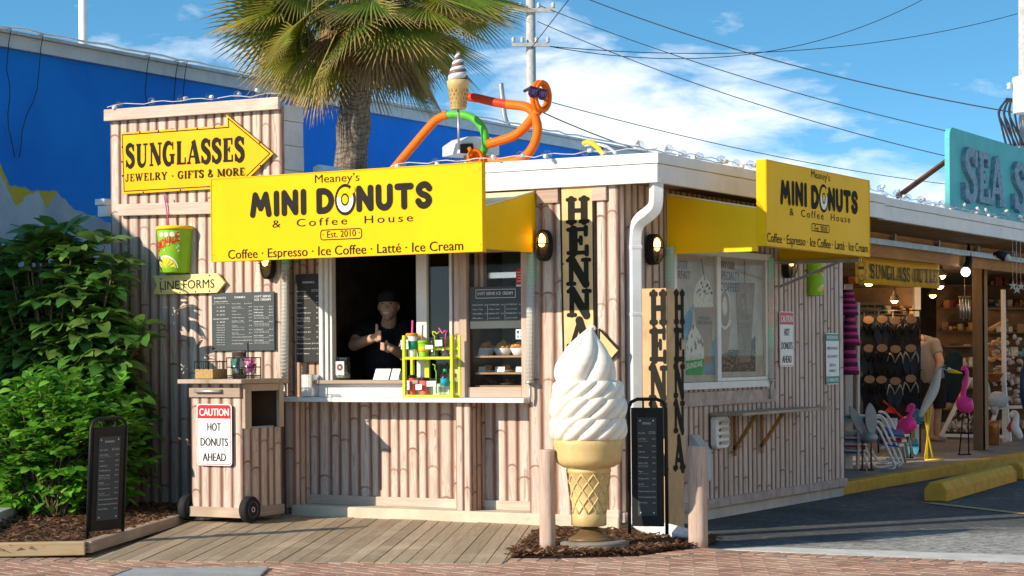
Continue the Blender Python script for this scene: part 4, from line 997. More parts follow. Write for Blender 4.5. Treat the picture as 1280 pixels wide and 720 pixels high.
# LINE FORMS arrow
z5 = lambda x, y: (x/3.2, 220+y/3.2)
pq = lambda u, v: F(u, v, -.05)
tl, tr = pq(*z5(610, 399)), pq(*z5(868, 389)); M = frame(tl, tr-tl, (0, 0, 1)); Mi = M.inverted()
o = thing('arrow_sign', tl, 'small cream arrow sign with black words, below the lemonade cup', 'sign')
L = [Mi @ pq(*z5(*p)) for p in ((610, 399), (627, 436), (610, 474), (868, 467), (899, 427), (868, 389))]
mb = MB(); mb.prism([(p.x, p.y) for p in L], .025, 0, M, -.025); mb.build('arrow_board', CREAM, o, bevel=.002)
mb = MB(); pxtext(mb, 'LINE FORMS', M, pq, z5(640, 455), z5(858, 447), 10.5, 0, .004, .0015)
for p in ((645, 412), (645, 462), (720, 466), (782, 463), (838, 460), (838, 398)):
    q = Mi @ pq(*z5(*p)); Pen(mb, M, 0, 0, .001).disc((q.x, q.y), .007, 8)
mb.build('lettering', INK, o)

# lemonade cups fixed to the walls
def lemon_cup(pl, M, cx, top, bot, wt, wb, label, lid=True, straw=None, crop=False):
    """round cup model with a printed lemonade label; all in metres in frame M (x across, y up, z out)"""
    o = thing('lemonade_cup', M @ Vector((cx, bot, 0)), label, 'cup model', 'lemonade cup models on the walls')
    MZ = M @ Matrix.Translation((cx, 0, .03)) @ Matrix.Rotation(-math.pi/2, 4, 'X')        # cup axis along frame y
    h = top-bot; mb = MB(); mb.lathe([(wb*.92, bot), (wb, bot+.01), (wt, top-.035), (wt, top-.03)], (0, 0, 0), 24, 0, True, MZ); mb.build('cup', GREENC, o)
    mb = MB(); mb.lathe([(wt*.9, top-.031), (wt*1.06, top-.03), (wt*1.08, top-.012), (wt*1.0, top), (wt*.5, top+.001)], (0, 0, 0), 24, 0, True, MZ); mb.build('lid', YELC, o)
    def onc(x, y, e=.002):
        r = wb+(wt-wb)*(y-bot)/h+e; a = x/r; return (r*math.sin(a), y, .03+r*math.cos(a))
    MC = M @ Matrix.Translation((cx, 0, 0))
    mb = MB(); n = 20
    def fanp(c0, r, e, m, a0=0, a1=360):
        P = [onc(c0[0], c0[1], e)]+[onc(c0[0]+r*math.cos(R(a0+(a1-a0)*i/n)), c0[1]+r*math.sin(R(a0+(a1-a0)*i/n)), e) for i in range(n+1)]
        mb.add(P, [(0, i+1, i+2) for i in range(n)], m, None, False, MC)
    cyl = bot+h*.10; fanp((.0, cyl), wb*.85, .0016, 1, 0, 180); fanp((0, cyl), wb*.74, .0022, 0, 0, 180)
    for k in range(7): fanp((wb*.12*math.cos(R(15+25*k)), cyl+wb*.12*math.sin(R(15+25*k))), wb*.56, .0028, 2, 15+25*k-8.5, 15+25*k+8.5)
    mb.build('lemon_print', [YELC, SIGNW, M_('lemon flesh', (.78, .66, .10), .5)], o)
    mb = MB(); vs, fs = tgeo('LEMONADE', 2, .03); W_ = max(p[0] for p in vs); s_ = wt*1.9/W_
    mb.add([onc((p[0]-W_/2)*s_*.9+wt*.02-.0, bot+h*.55+(p[0]-W_/2)*s_*.34+p[1]*s_*2.0, .003) for p in vs], fs, 0, None, False, MC); mb.build('lettering', SIGNR, o)
    mb = MB()
    for k in range(12):
        a = rnd.uniform(-.9, .9)*wt; b = bot+h*rnd.uniform(.45, .85); fanp((a, b), .006, .0034, 0)
    for k in range(3): fanp((-.03+.05*k, top-.07), .02, .0034, 0)
    mb.build('bubbles', SIGNW, o)
    if straw:
        mb = MB(); mb.tube([M @ Vector(p) for p in straw], .006, 6); mb.build('straw', PINK, o)
    return o
pq = lambda u, v: F(u, v, -.03); a, b = pq(*z5(655, 205)), pq(*z5(768, 388)); cx = (pq(*z5(663, 380)).x+pq(*z5(758, 380)).x)/2; Mz = front(0, -.03, 0)
wt_ = (pq(*z5(770, 215)).x-pq(*z5(652, 215)).x)/2; s0 = pq(*z5(690, 200)); s1_ = pq(*z5(673, 78))
lemon_cup(pq, Mz, (a.x+b.x)/2, a.z-.0, b.z+.0, wt_*.97, wt_*.80, 'green lemonade cup model with yellow lid and pink straw, above the small cream arrow', True, [(s0.x, s0.z-.02, .04), (s1_.x, s1_.z, .05)])
pq = lambda u, v: S(u, v, .03); a = pq(1003, 321); b = pq(1026, 369); Mz = side(.03, 0, 0)
cyy = pq(1014.5, 340).y; wt_ = .083
lemon_cup(pq, Mz, cyy, pq(1014, 316).z, pq(1014, 370).z, wt_*.97, wt_*.82, 'green lemonade cup model on the side wall, partly behind the shorter yellow sign')

# menu boards
DR = [('Hot Coffee', '$2.10 $2.60', 0), ('Iced Coffee', '$3.25', 1), ('Latte', '$3.75', 0), ('Cappuccino', '$3.75', 0), ('Double Espresso', '$2.95', 0), ('Red Eye Coffee', '$3.50', 2), ('Frappe', '$4.75', 1), ('Extra Espresso Shot', '$1.00', 0), ('Hot Tea', '$2.10', 1), ('Fresh Squeezed Lemonade', '$3.50 $4.50', 0), ('Frozen Lemonade', '$4.25 $5.25', 0), ('Bottled Water', '$2.00', 0)]
def drinks(mb, M, w_, h, m=0, top=.93):
    """menu column in frame M with origin at lower left"""
    text(mb, 'DRINKS', M, w_*.5, h*(top-.035), h*.022, w_*.44, 'C', m, .02, 1.1, 2, .001)
    y = top-.13; text(mb, 'Small  Large', M, w_*.95, h*(y+.018), h*.010, w_*.34, 'R', m, .01, 1, 1, .001)
    for n_, p_, sub in DR:
        text(mb, n_, M, w_*.06, h*y, h*.0145, min(w_*.52, w_*.032*len(n_)+w_*.04), 'L', m, .018, 1, 1, .001)
        text(mb, p_, M, w_*.95, h*y, h*.0125, w_*(.34 if len(p_) > 6 else .16), 'R', m, .012, 1, 1, .001)
        for k in range(sub): text(mb, ('whipped cream and chocolate', 'vanilla or caramel syrup')[k], M, w_*.06, h*(y-.020-.016*k), h*.009, w_*.5, 'L', m, 0, 1, 1, .001)
        y -= .058+.014*sub
z3 = lambda x, y: (230+x/4.8, 350+y/4.8)
pq = lambda u, v: F(u, v, -.035)
bl, br, tl = pq(*z3(168, 426)), pq(*z3(543, 422)), pq(*z3(168, 79)); M = frame(bl, br-bl, (0, 0, 1)); wd = (br-bl).length; h = (tl-bl).length
o = thing('menu_board', bl, 'slate menu board in three columns, on the tall bamboo wall above the bin', 'menu board')
mb = MB(); mb.prism([(0, 0), (wd, 0), (wd, h), (0, h)], .012, 0, M, -.012); mb.build('board', SLATE, o, bevel=.002)
mb = MB(); T = lambda s, x, y, hh, w_, al='L', of=.012: text(mb, s, M, x*wd, y*h, hh*h, w_*wd, al, 0, of, 1, 1, .001)
T('DONUTS', .14, .895, .034, .19, 'C', .03); T('DRINKS', .46, .90, .034, .17, 'C', .03); T('SOFT SERVE', .82, .905, .036, .26, 'C', .035); T('ICE CREAM', .82, .85, .036, .25, 'C', .035)
T('CLASSIC DONUTS', .15, .84, .02, .22, 'C', .03); T('cinnamon sugar or powdered sugar', .15, .81, .012, .27, 'C', 0)
for i, s in enumerate(('6 - $3.95', '12 - $5.95', '18 - $7.95')): T(s, .15, .74-.065*i, .024, .13, 'C', .02)
T('SPECIALTY DONUTS', .15, .54, .02, .25, 'C', .03); T('6 - $4.95', .15, .485, .024, .13, 'C', .02)
for i, s in enumerate(('Chocolate', 'Strawberry', 'Caramel', 'Coconut', 'Key Lime Pie', 'Peanut Butter', 'Maple Bacon', 'Smores', 'Cookie Crumb')): T(s, .08, .435-.042*i, .017, .13)
y = .80
for n_, p_, sub in DR:
    T(n_, .33, y, .017, min(.2, .013*len(n_)+.01)); T(p_, .65, y, .016, .12 if len(p_) > 6 else .05, 'R')
    if sub: T('whipped cream and syrup', .33, y-.022, .011, .2, 'L', 0)
    y -= .057+.012*sub
y = .74
for s, sub in (('Cone / Cup', 0), ('Waffle Cone', 0), ('Milkshake', 0), ('SUNDAE', 2), ('BANANA SPLIT', 3), ('ROOT BEER FLOAT', 2), ('NUTTY PARFAIT', 1), ('DONUT SUNDAE', 2)):
    T(s, .68, y, .019, .15, 'L', .025); T('$3.95', .98, y, .016, .06, 'R')
    for k in range(sub): T('soft serve with fudge and nuts', .68, y-.025-.022*k, .012, .24, 'L', 0)
    y -= .05+.028*sub
mb.build('lettering', MENUW, o)

pq = lambda u, v: F(u, v, YW-.045); bl, br, tl = pq(370, 453), pq(403, 453.5), pq(369.5, 343)
M = front(bl.x, YW-.045, bl.z); wd = br.x-bl.x; h = tl.z-bl.z
o = thing('menu_board', bl, 'tall narrow charcoal drinks menu left of the open serving window', 'menu board')
mb = MB(); mb.prism([(0, 0), (wd, 0), (wd, h), (0, h)], .012, 0, M, -.012); mb.build('board', CHAR, o, bevel=.002)
mb = MB(); drinks(mb, M, wd, h); mb.build('lettering', MENUW, o)

# soft serve board and stickers in the display window
pq = lambda u, v: F(u, v, YW-.016); bl, br, tl = pq(587.5, 411), pq(654, 410), pq(587.5, 359)
M = front(bl.x, YW-.0165, bl.z); wd = br.x-bl.x; h = tl.z-bl.z
o = thing('menu_board', bl, 'slate soft serve ice cream menu fixed on the display window', 'menu board')
mb = MB(); mb.prism([(0, 0), (wd, 0), (wd, h), (0, h)], .004, 0, M, -.004); mb.build('board', SLATE, o)
mb = MB(); text(mb, 'SOFT SERVE ICE CREAM', M, wd*.48, h*.80, h*.075, wd*.66, 'C', 0, .025, 1, 1, .001)
Pen(mb, M, 0, 0, .001).stroke([(wd*.12, h*.73), (wd*.86, h*.73), (wd*.86, h*.93), (wd*.12, h*.93), (wd*.12, h*.73)], .004)
for cx, L in ((.05, ('SIZE AND FLAVOR', 'Cone / Cup', 'Waffle', 'Shake')), (.36, ('SUNDAE', 'hot fudge or caramel', 'BANANA SPLIT', 'three scoops and nuts')), (.69, ('ROOT BEER FLOAT', 'soft serve in soda', 'PARFAIT', 'peanuts and fudge'))):
    for i, s in enumerate(L):
        text(mb, s, M, wd*cx, h*(.55-.105*i), h*.034, wd*.20, 'L', 0, .02, 1, 1, .001)
        if i in (0, 2): text(mb, '$4.50', M, wd*(cx+.29), h*(.55-.105*i), h*.03, wd*.06, 'R', 0, .01, 1, 1, .001)
for x in (.335, .665): Pen(mb, M, 0, 0, .001).stroke([(wd*x, h*.2), (wd*x, h*.58)], .003)
mb.build('lettering', MENUW, o)
pq = lambda u, v: F(u, v, YW-.018)
def sticker(label, u0, v0, u1, v1, mat, words, tm, cat='sticker', extra=None):
    bl = pq(u0, v1); tr = pq(u1, v0); M = front(bl.x, YW-.018, bl.z); wd = tr.x-bl.x; h = tr.z-bl.z
    o = thing('window_sticker', bl, label, cat)
    mb = MB(); mb.prism([(0, 0), (wd, 0), (wd, h), (0, h)], .002, 0, M, -.002); mb.build('sheet', mat, o)
    mb = MB()
    for s, x, y, hh, ww in words: text(mb, s, M, wd*x, h*y, h*hh, wd*ww, 'C', 0, .02, 1, 1, .001)
    if words: mb.build('lettering', tm, o)
    if extra: extra(o, M, wd, h)
    return o
sticker('red notice at the upper right of the display window', 645, 336, 654.5, 355.5, SIGNR, [('WALK UP', .5, .74, .07, .7), ('ORDER', .5, .56, .07, .6), ('HERE', .5, .38, .07, .5), ('PLEASE', .5, .16, .10, .7)], SIGNW)
sticker('white slip under the red notice on the display window', 645.3, 355.8, 654.8, 358, SIGNW, [], SIGNW)
def cards(o, M, wd, h):
    mb = MB()
    for i, (x, y) in enumerate(((.12, .58), (.55, .55), (.12, .12), (.56, .1))): mb.prism([(wd*x, h*y), (wd*(x+.32), h*y), (wd*(x+.32), h*(y+.28)), (wd*x, h*(y+.28))], .001, i, M, .0005)
    mb.build('card_logos', [BLUEC, M_('soft yellow', (.8, .7, .2)), BLUER, M_('soft blue', (.2, .4, .7))], o)
sticker('small white sticker of payment card colours low on the display window', 644.8, 411.5, 654.5, 424, SIGNW, [], SIGNW, 'sticker', cards)

# caution signs and the reserved sign
def caution(name, M, w_, h, label, kind='caution'):
    o = thing(name, M @ Vector((0, 0, 0)), label, 'sign', 'caution hot donuts signs' if kind == 'caution' else None)
    rr = w_*.08
    def rrect(x0, y0, x1, y1, r): return arc(x1-r, y1-r, r, r, 0, 90, 4)+arc(x0+r, y1-r, r, r, 90, 180, 4)+arc(x0+r, y0+r, r, r, 180, 270, 4)+arc(x1-r, y0+r, r, r, 270, 360, 4)
    mb = MB(); mb.prism(rrect(0, 0, w_, h, rr), .003, 0, M, -.003); mb.build('plate', SIGNW, o)
    if kind == 'caution':
        mb = MB(); b = w_*.03; mb.poly([(b, h*.765), (w_-b, h*.765)]+arc(w_-b-rr*.8, h-b-rr*.8, rr*.8, rr*.8, 0, 90, 4)+arc(b+rr*.8, h-b-rr*.8, rr*.8, rr*.8, 90, 180, 4), .0008, 0, M)
        pts = rrect(b, b, w_-b, h-b, rr*.8); pts.append(pts[0]); Pen(mb, M, 0, 0, .0006).stroke(pts, w_*.014); mb.build('red_print', SIGNR, o)
        mb = MB(); text(mb, 'CAUTION', M, w_*.5, h*.81, h*.115, w_*.84, 'C', 0, .035, 1, 3, .0014); mb.build('heading', SIGNW, o)
        mb = MB(); text(mb, 'HOT', M, w_*.5, h*.565, h*.125, w_*.38, 'C', 0, .03, 1, 3, .0014); text(mb, 'DONUTS', M, w_*.5, h*.32, h*.125, w_*.78, 'C', 0, .03, 1, 3, .0014); text(mb, 'AHEAD', M, w_*.5, h*.075, h*.125, w_*.66, 'C', 0, .03, 1, 3, .0014); mb.build('lettering', INK, o)
    else:
        mb = MB(); mb.poly([(0, h*.85), (w_, h*.85), (w_, h*.985), (0, h*.985)], .0008, 0, M); mb.poly([(0, h*.015), (w_, h*.015), (w_, h*.16), (0, h*.16)], .0008, 0, M)
        for s, y, ww in (('MINI DONUTS', .68, .86), ('SEA SHANTY', .52, .78), ('SIESTA', .35, .5), ('MARKET', .24, .56)): text(mb, s, M, w_*.5, h*y, h*.055, w_*ww, 'C', 0, .03, 1, 2, .0012)
        mb.build('green_print', SIGNG, o)
        mb = MB(); text(mb, 'RESERVED', M, w_*.5, h*.885, h*.065, w_*.82, 'C', 0, .03, 1, 2, .0014); text(mb, '15 MINUTES', M, w_*.5, h*.055, h*.065, w_*.86, 'C', 0, .03, 1, 2, .0014); mb.build('heading', SIGNW, o)
    return o
a = S(975, 459, .025); b = S(992, 388, .025)
caution('caution_sign', side(.025, a.y, S(983, 458.5, .025).z), b.y-a.y, S(983, 389.5, .025).z-S(983, 458.5, .025).z, 'white and red caution sign on the shaded side wall, right of the side window')
a = S(1033, 480, .025); b = S(1048.5, 417, .025)
caution('reserved_sign', side(.025, a.y, S(1040, 480.5, .025).z), b.y-a.y, S(1040, 416.5, .025).z-S(1040, 480.5, .025).z, 'green and white reserved parking sign near the far end of the side wall', 'res')

# HENNA boards
pq = lambda u, v: F(u, v, -.03); M = front(0, -.03, 0)
o = thing('henna_sign', pq(720, 470), 'tall tan board of black letters on the front wall, arrow behind the ice cream cone', 'sign')
P = [pq(u, v) for u, v in ((700.5, 230), (741, 229), (743, 424), (749, 424), (749, 411), (774, 438), (749, 466), (749, 453), (743, 453), (743, 475), (705, 475))]
mb = MB(); mb.prism([(p.x, p.z) for p in P], .012, 0, M, -.012); mb.build('board', TAN, o)
mb = MB(); q = [(p.x, p.z) for p in P]; q.append(q[0]); Pen(mb, M, 0, 0, .0006).stroke(q, .014)
for ch, va, vb in (('H', 280, 246), ('E', 319, 283.5), ('N', 357.5, 322), ('N', 396.5, 361), ('A', 434.5, 400)):
    a = pq(707.5+(va-280)*.02, va); b = pq(737+(va-280)*.02, vb)
    slab_text(mb, ch, M, a.x, a.z, b.z-a.z, b.x-a.x, 0, .30, .15, 0, 'r', 0, .002)
for (u, v) in ((703, 233), (739, 232), (704, 330), (741.5, 330)):
    p = pq(u, v); Pen(mb, M, 0, 0, .0009).disc((p.x, p.z), .007, 8)
mb.build('lettering', INK, o)
hb = G(835, 672); hw = .185; hd = .27
o = thing('henna_sign', hb, 'free-standing tan post sign with black letters on two faces, beside the downspout', 'sign')
hz = F(835, 360, hb.y).z
mb = MB(); mb.box((hb.x-hw, hb.y, 0), (hb.x-.001, hb.y+.02, hz)); mb.box((hb.x-.02, hb.y+.0215, 0), (hb.x, hb.y+hd, hz-.005)); mb.box((hb.x-hw, hb.y+.022, 0), (hb.x-.022, hb.y+.05, hz-.03)); mb.build('board', TANW, o, bevel=.003)
mb = MB(); pq = lambda u, v: F(u, v, hb.y-.001); M = front(0, hb.y-.001, 0)
for ch, va, vb in (('H', 406, 364), ('E', 452, 411), ('N', 500, 457), ('N', 544, 502), ('A', 589, 548)):
    a = pq(812, va); b = pq(834, vb); slab_text(mb, ch, M, a.x, a.z, b.z-a.z, b.x-a.x, 0, .30, .15, 0, 'r', 0, .001)
pq = lambda u, v: S(u, v, hb.x+.001); M = side(hb.x+.001, 0, 0)
for ch, va, vb in (('H', 405, 364), ('E', 452, 410), ('N', 497.5, 455), ('N', 541.5, 501), ('A', 588, 547)):
    a = pq(842.5, va); b = pq(855.5, vb); slab_text(mb, ch, M, a.y, a.z, b.z-a.z, b.y-a.y, 0, .30, .15, 0, 'r', 0, .001)
mb.build('lettering', INK, o)

# posters in the side window
def cupshape(mb, M, x, y0, y1, w0, w1, m, z=.001): mb.poly([(x-w0/2, y0), (x+w0/2, y0), (x+w1/2, y1), (x-w1/2, y1)], z, m, M)
def swirl(mb, M, x, y, w_, h, m, z):
    for k in range(4):
        f = 1-k*.24; yy = y+h*k*.22
        mb.poly([(x+w_*.5*f*math.cos(R(a)), yy+h*.16*math.sin(R(a))) for a in range(0, 360, 20)], z+k*.0003, m, M)
PC = M_('poster cream', (.46, .40, .31), .5); PB = M_('poster blue', (.14, .27, .38), .5, var=.3); PM = M_('poster milk brown', (.36, .23, .13), .5, var=.12); PCO = M_('poster coffee', (.26, .15, .07), .5, var=.35, scale=10); PBN = M_('coffee bean print', (.10, .06, .035), .6, var=.9, scale=60); PG = M_('poster green', (.03, .36, .06), .5); PW = M_('poster foam', (.66, .62, .54), .5, var=.15, scale=30); PK = M_('poster ink', (.10, .075, .055), .5); PR = M_('cherry print', (.5, .03, .03), .5)
ppz = .022; pq = lambda u, v: S(u, v, ppz); M = side(ppz, 0, 0)
z7 = lambda x, y: (825+x/3.7875, 300+y/3.7875)
def PP(x, y): p = pq(*z7(x, y)); return (p.y, p.z)
y0, y1 = sx0+.05, sm_-.036; zz0 = wzb+.058; zz1 = wzt-.052
o = thing('window_poster', (ppz, (y0+y1)/2, zz0), 'ice cream parfait and milkshake poster in the left pane of the side window', 'poster')
mb = MB(); mb.prism([(y0, zz0), (y1, zz0), (y1, zz1), (y0, zz1)], .002, 0, M, -.002); mb.build('sheet', PC, o)
mb = MB(); mb.poly([PP(120, 640), PP(262, 638), PP(262, 470), PP(215, 500), PP(180, 610), PP(120, 620)], .0004, 0, M); mb.poly([(y0, PP(100, 420)[1]), PP(160, 300), PP(150, 420), PP(120, 470), (y0, PP(100, 560)[1])], .0004, 0, M); mb.build('splash_print', PB, o)
mb = MB(); mb.poly([PP(188, 590), PP(240, 590), PP(252, 310), PP(160, 310)], .0012, 0, M); mb.poly([PP(160, 318), PP(252, 318), PP(250, 265), PP(238, 205), PP(205, 160), PP(170, 210), PP(158, 265)], .0016, 1, M)
rr_ = random.Random(3)
for k in range(22):
    a, b = PP(172+rr_.random()*75, 205+rr_.random()*55); s = .012*rr_.uniform(.5, 1.6); mb.poly([(a-s, b), (a, b-s*.6), (a+s, b+s*.3), (a, b+s)], .002+k*.00002, 2, M)
Pen(mb, M, 2, 0, .0024).stroke([PP(194, 88), PP(210, 190)], .014); mb.build('milkshake_print', [PM, PW, PK], o)
mb = MB(); mb.poly([PP(128, 640), PP(200, 640), PP(208, 560), PP(120, 570)], .0028, 0, M); mb.poly([PP(118, 572), PP(208, 562), PP(205, 480), PP(180, 430), PP(160, 400), PP(135, 440), PP(120, 500)], .0030, 1, M)
for k in range(14):
    a, b = PP(125+rr_.random()*78, 450+rr_.random()*95); s = .02*rr_.uniform(.5, 1.4); mb.poly([(a-s, b), (a, b-s*.8), (a+s*.6, b), (a+s*.2, b+s*1.3)], .0033+k*.00002, 2, M)
mb.poly([(PP(156, 412)[0]+.014*math.cos(a), PP(156, 412)[1]+.02*math.sin(a)) for a in [i*.5 for i in range(12)]], .0038, 3, M); mb.build('sundae_print', [PG, PW, PCO, PR], o)
mb = MB(); pxtext(mb, 'SUNDAE', M, pq, z7(124, 612), z7(199, 596), 7, 0, .03, .0041); mb.build('sundae_lettering', SIGNW, o)
mb = MB(); pxtext(mb, 'NUTTY', M, pq, z7(62, 133), z7(132, 138), 10, 0, .012, .001); pxtext(mb, 'PARFAIT', M, pq, z7(56, 178), z7(143, 187), 10, 0, .012, .001); pxtext(mb, 'HAND-SPUN', M, pq, z7(180, 376), z7(236, 380), 4, 0, .01, .0022); pxtext(mb, 'MILKSHAKE', M, pq, z7(176, 398), z7(246, 404), 5, 0, .02, .0022); mb.build('lettering', PK, o)
y0, y1 = sm_+.037, sx1-.092; zz0 = wzb+.088
o = thing('window_poster', (ppz, (y0+y1)/2, zz0), 'specialty coffees poster in the right pane of the side window', 'poster')
mb = MB(); mb.prism([(y0, zz0), (y1, zz0), (y1, zz1), (y0, zz1)], .002, 0, M, -.002); mb.build('sheet', PC, o)
mb = MB(); mb.poly([PP(287, 625), PP(452, 622), PP(452, 450), PP(400, 520), PP(330, 520), PP(287, 540)], .0004, 0, M)
for k in range(130):
    x = 287+rr_.random()*160; yv = 470+rr_.random()*150
    if yv < 520 and 300 < x < 425: continue
    a, b = PP(x, yv); s = .011; an = rr_.random()*3; mb.poly([(a+s*math.cos(an+j*.9)*1.2, b+s*.6*math.sin(an+j*.9)) for j in range(7)], .0006+k*.000004, rr_.choice((1, 2)), M)
mb.build('coffee_bean_print', [PBN, PCO, PM], o)
mb = MB(); mb.poly([PP(284, 545), PP(322, 530), PP(335, 400), PP(284, 410)], .0014, 0, M); mb.poly([PP(284, 415), PP(330, 408), PP(336, 380), PP(284, 385)], .0016, 1, M)
c_ = PP(306, 325); mb.poly([(c_[0]+.115*math.cos(R(a)), c_[1]+.165*math.sin(R(a))) for a in range(0, 360, 12)], .0018, 1, M); mb.poly([(c_[0]+.095*math.cos(R(a)), c_[1]+.14*math.sin(R(a))) for a in range(0, 360, 12)], .0021, 0, M)
mb.poly([(c_[0]+.045*math.cos(R(a)), c_[1]+.02+.075*math.sin(R(a))) for a in range(0, 360, 15)], .0024, 1, M); mb.build('latte_print', [PM, PW, PCO], o)
mb = MB(); mb.poly([PP(372, 580), PP(425, 576), PP(437, 400), PP(447, 205), PP(355, 200), PP(365, 400)], .0026, 0, M)
for k in range(16):
    a, b = PP(365+rr_.random()*70, 220+rr_.random()*130); s = .03; an = rr_.random(); mb.poly([(a+s*math.cos(an+j*1.57), b+s*math.sin(an+j*1.57)) for j in range(4)], .0029+k*.00002, 1, M)
Pen(mb, M, 2, 0, .0034).stroke([PP(399, 98), PP(399, 210)], .013); mb.build('iced_coffee_print', [M_('iced coffee print', (.27, .16, .065), .5, var=.3, scale=8), M_('ice print', (.36, .24, .12), .5), PK], o)
mb = MB(); pxtext(mb, 'TRY OUR', M, pq, z7(286, 134), z7(352, 138), 9, 0, .012, .001); pxtext(mb, 'SPECIALTY', M, pq, z7(284, 186), z7(376, 194), 10.5, 0, .012, .001); pxtext(mb, 'COFFEES!', M, pq, z7(284, 240), z7(378, 247), 10.5, 0, .012, .0036)
pxtext(mb, 'ICED', M, pq, z7(384, 374), z7(416, 378), 6, 0, .0, .0036); pxtext(mb, 'COFFEE', M, pq, z7(366, 416), z7(430, 418), 6, 0, .0, .0036); mb.build('lettering', PK, o)
# ------------------------------------------------------------------ wall lamps
def wall_lamp(p, out, label):
    """oval bulkhead lamp; out = horizontal direction away from the wall"""
    right = Vector(out).cross(Vector((0, 0, 1))).normalized()*-1
    M = frame(p, right, (0, 0, 1)); o = thing('wall_lamp', p, label, 'wall lamp', 'oval bulkhead lamps on the kiosk walls')
    def oval(rx, ry, n=32, e=2.6): return [(math.copysign(abs(math.cos(t))**(2/e), math.cos(t))*rx, math.copysign(abs(math.sin(t))**(2/e), math.sin(t))*ry) for t in [2*math.pi*i/n for i in range(n)]]
    rx, ry = .062, .112
    mb = MB(); mb.prism(oval(rx, ry), .045, 0, M, 0); mb.build('back_plate', BLK, o, bevel=.006)
    mb = MB(); k = 6; P = oval(rx*.78, ry*.84); vs = []; n = len(P)
    for i in range(k+1):
        a = i/k*math.pi/2; vs += [(x*math.cos(a) if i < k else x*.02, y*math.cos(a)**.7 if i < k else y*.02, .046+.055*math.sin(a)) for x, y in P]
    mb.add(vs, [[i*n+j, i*n+(j+1) % n, (i+1)*n+(j+1) % n, (i+1)*n+j] for i in range(k) for j in range(n)], 0, None, True, M); mb.build('lens', glass_mat('ribbed lamp glass', (.95, .80, .55), .05, .25), o)
    mb = MB(); mb.ball((0, .035, .060), (.030, .048, .022), 12, 8, 0, M); mb.build('lamp', WARM, o)
    mb = MB(); ring = [(x*.98, y*.98, .05) for x, y in oval(rx*.86, ry*.90)]; ring.append(ring[0]); mb.tube(ring, .006, 5, 0, True, False, M)
    mb.tube([(0, ry*.95*math.cos(t), .05+.062*math.sin(t)) for t in [math.pi*i/10 for i in range(11)]], .0045, 5, 0, True, True, M)
    mb.tube([(rx*.85*math.cos(t), .01, .05+.06*math.sin(t)) for t in [math.pi*i/10 for i in range(11)]], .0045, 5, 0, True, True, M); mb.build('guard', BLK, o)
    return o
p = F(682, 307, -.02); wall_lamp(p, (0, -1, 0), 'black oval wall lamp on the serving front, left of the tall tan letter board')
p = S(812, 312, .02); wall_lamp(p, (1, 0, 0), 'black oval wall lamp just right of the downspout')
p = S(981, 331, .02); wall_lamp(p, (1, 0, 0), 'black oval wall lamp under the shorter yellow sign, right of the side window')
p = F(337, 331, -.02); wall_lamp(p, (0, -1, 0), 'black oval wall lamp under the left end of the long yellow sign')

# light tubes with coloured cells
def light_tube(a, b, label, green=9, orange=False):
    o = thing('light_tube', b, label, 'light tube', 'clear light tubes beside the windows')
    a = Vector(a); b = Vector(b); mb = MB(); mb.tube([a, b], .030, 10); mb.build('tube', LEDT, o)
    mb = MB(); mb.tube([b, b+Vector((0, 0, -.02))], .036, 8); mb.tube([b+Vector((0, 0, -.02)), b+Vector((0, 0, -.11)), b+Vector((-.01, 0, -.16))], .012, 6); mb.build('end_cap', METAL, o)
    n = int((a-b).length/.028); gm, om, pm = MB(), MB(), MB()
    for i in range(n):
        p = a.lerp(b, (i+.5)/n); t = gm if i < green else ((om if 10 < i % 26 < 20 else (gm if orange and 20 <= i % 26 < 26 else pm)) if orange else pm)
        t.box((p.x-.021, p.y-.021, p.z-.005), (p.x+.021, p.y+.021, p.z+.005))
    for m_, nm, mt in ((gm, 'green_cells', GLED), (om, 'orange_cells', RLED), (pm, 'pale_cells', WLED)):
        if m_.v: m_.build(nm, mt, o)
light_tube(F(664, 312, -.05), F(662.5, 476, -.05), 'clear light tube with green cells at the right edge of the serving recess')
light_tube(S(838, 308, .06), S(838, 470, .06), 'clear light tube with green cells at the left edge of the side window')
light_tube(S(963, 322, .06), S(963.5, 474, .06), 'clear light tube with orange and green cells right of the side window', 7, True)
light_tube(F(357, 320, -.05), F(356, 476, -.05), 'clear light tube at the left edge of the serving recess, by the tall bamboo wall', 4)

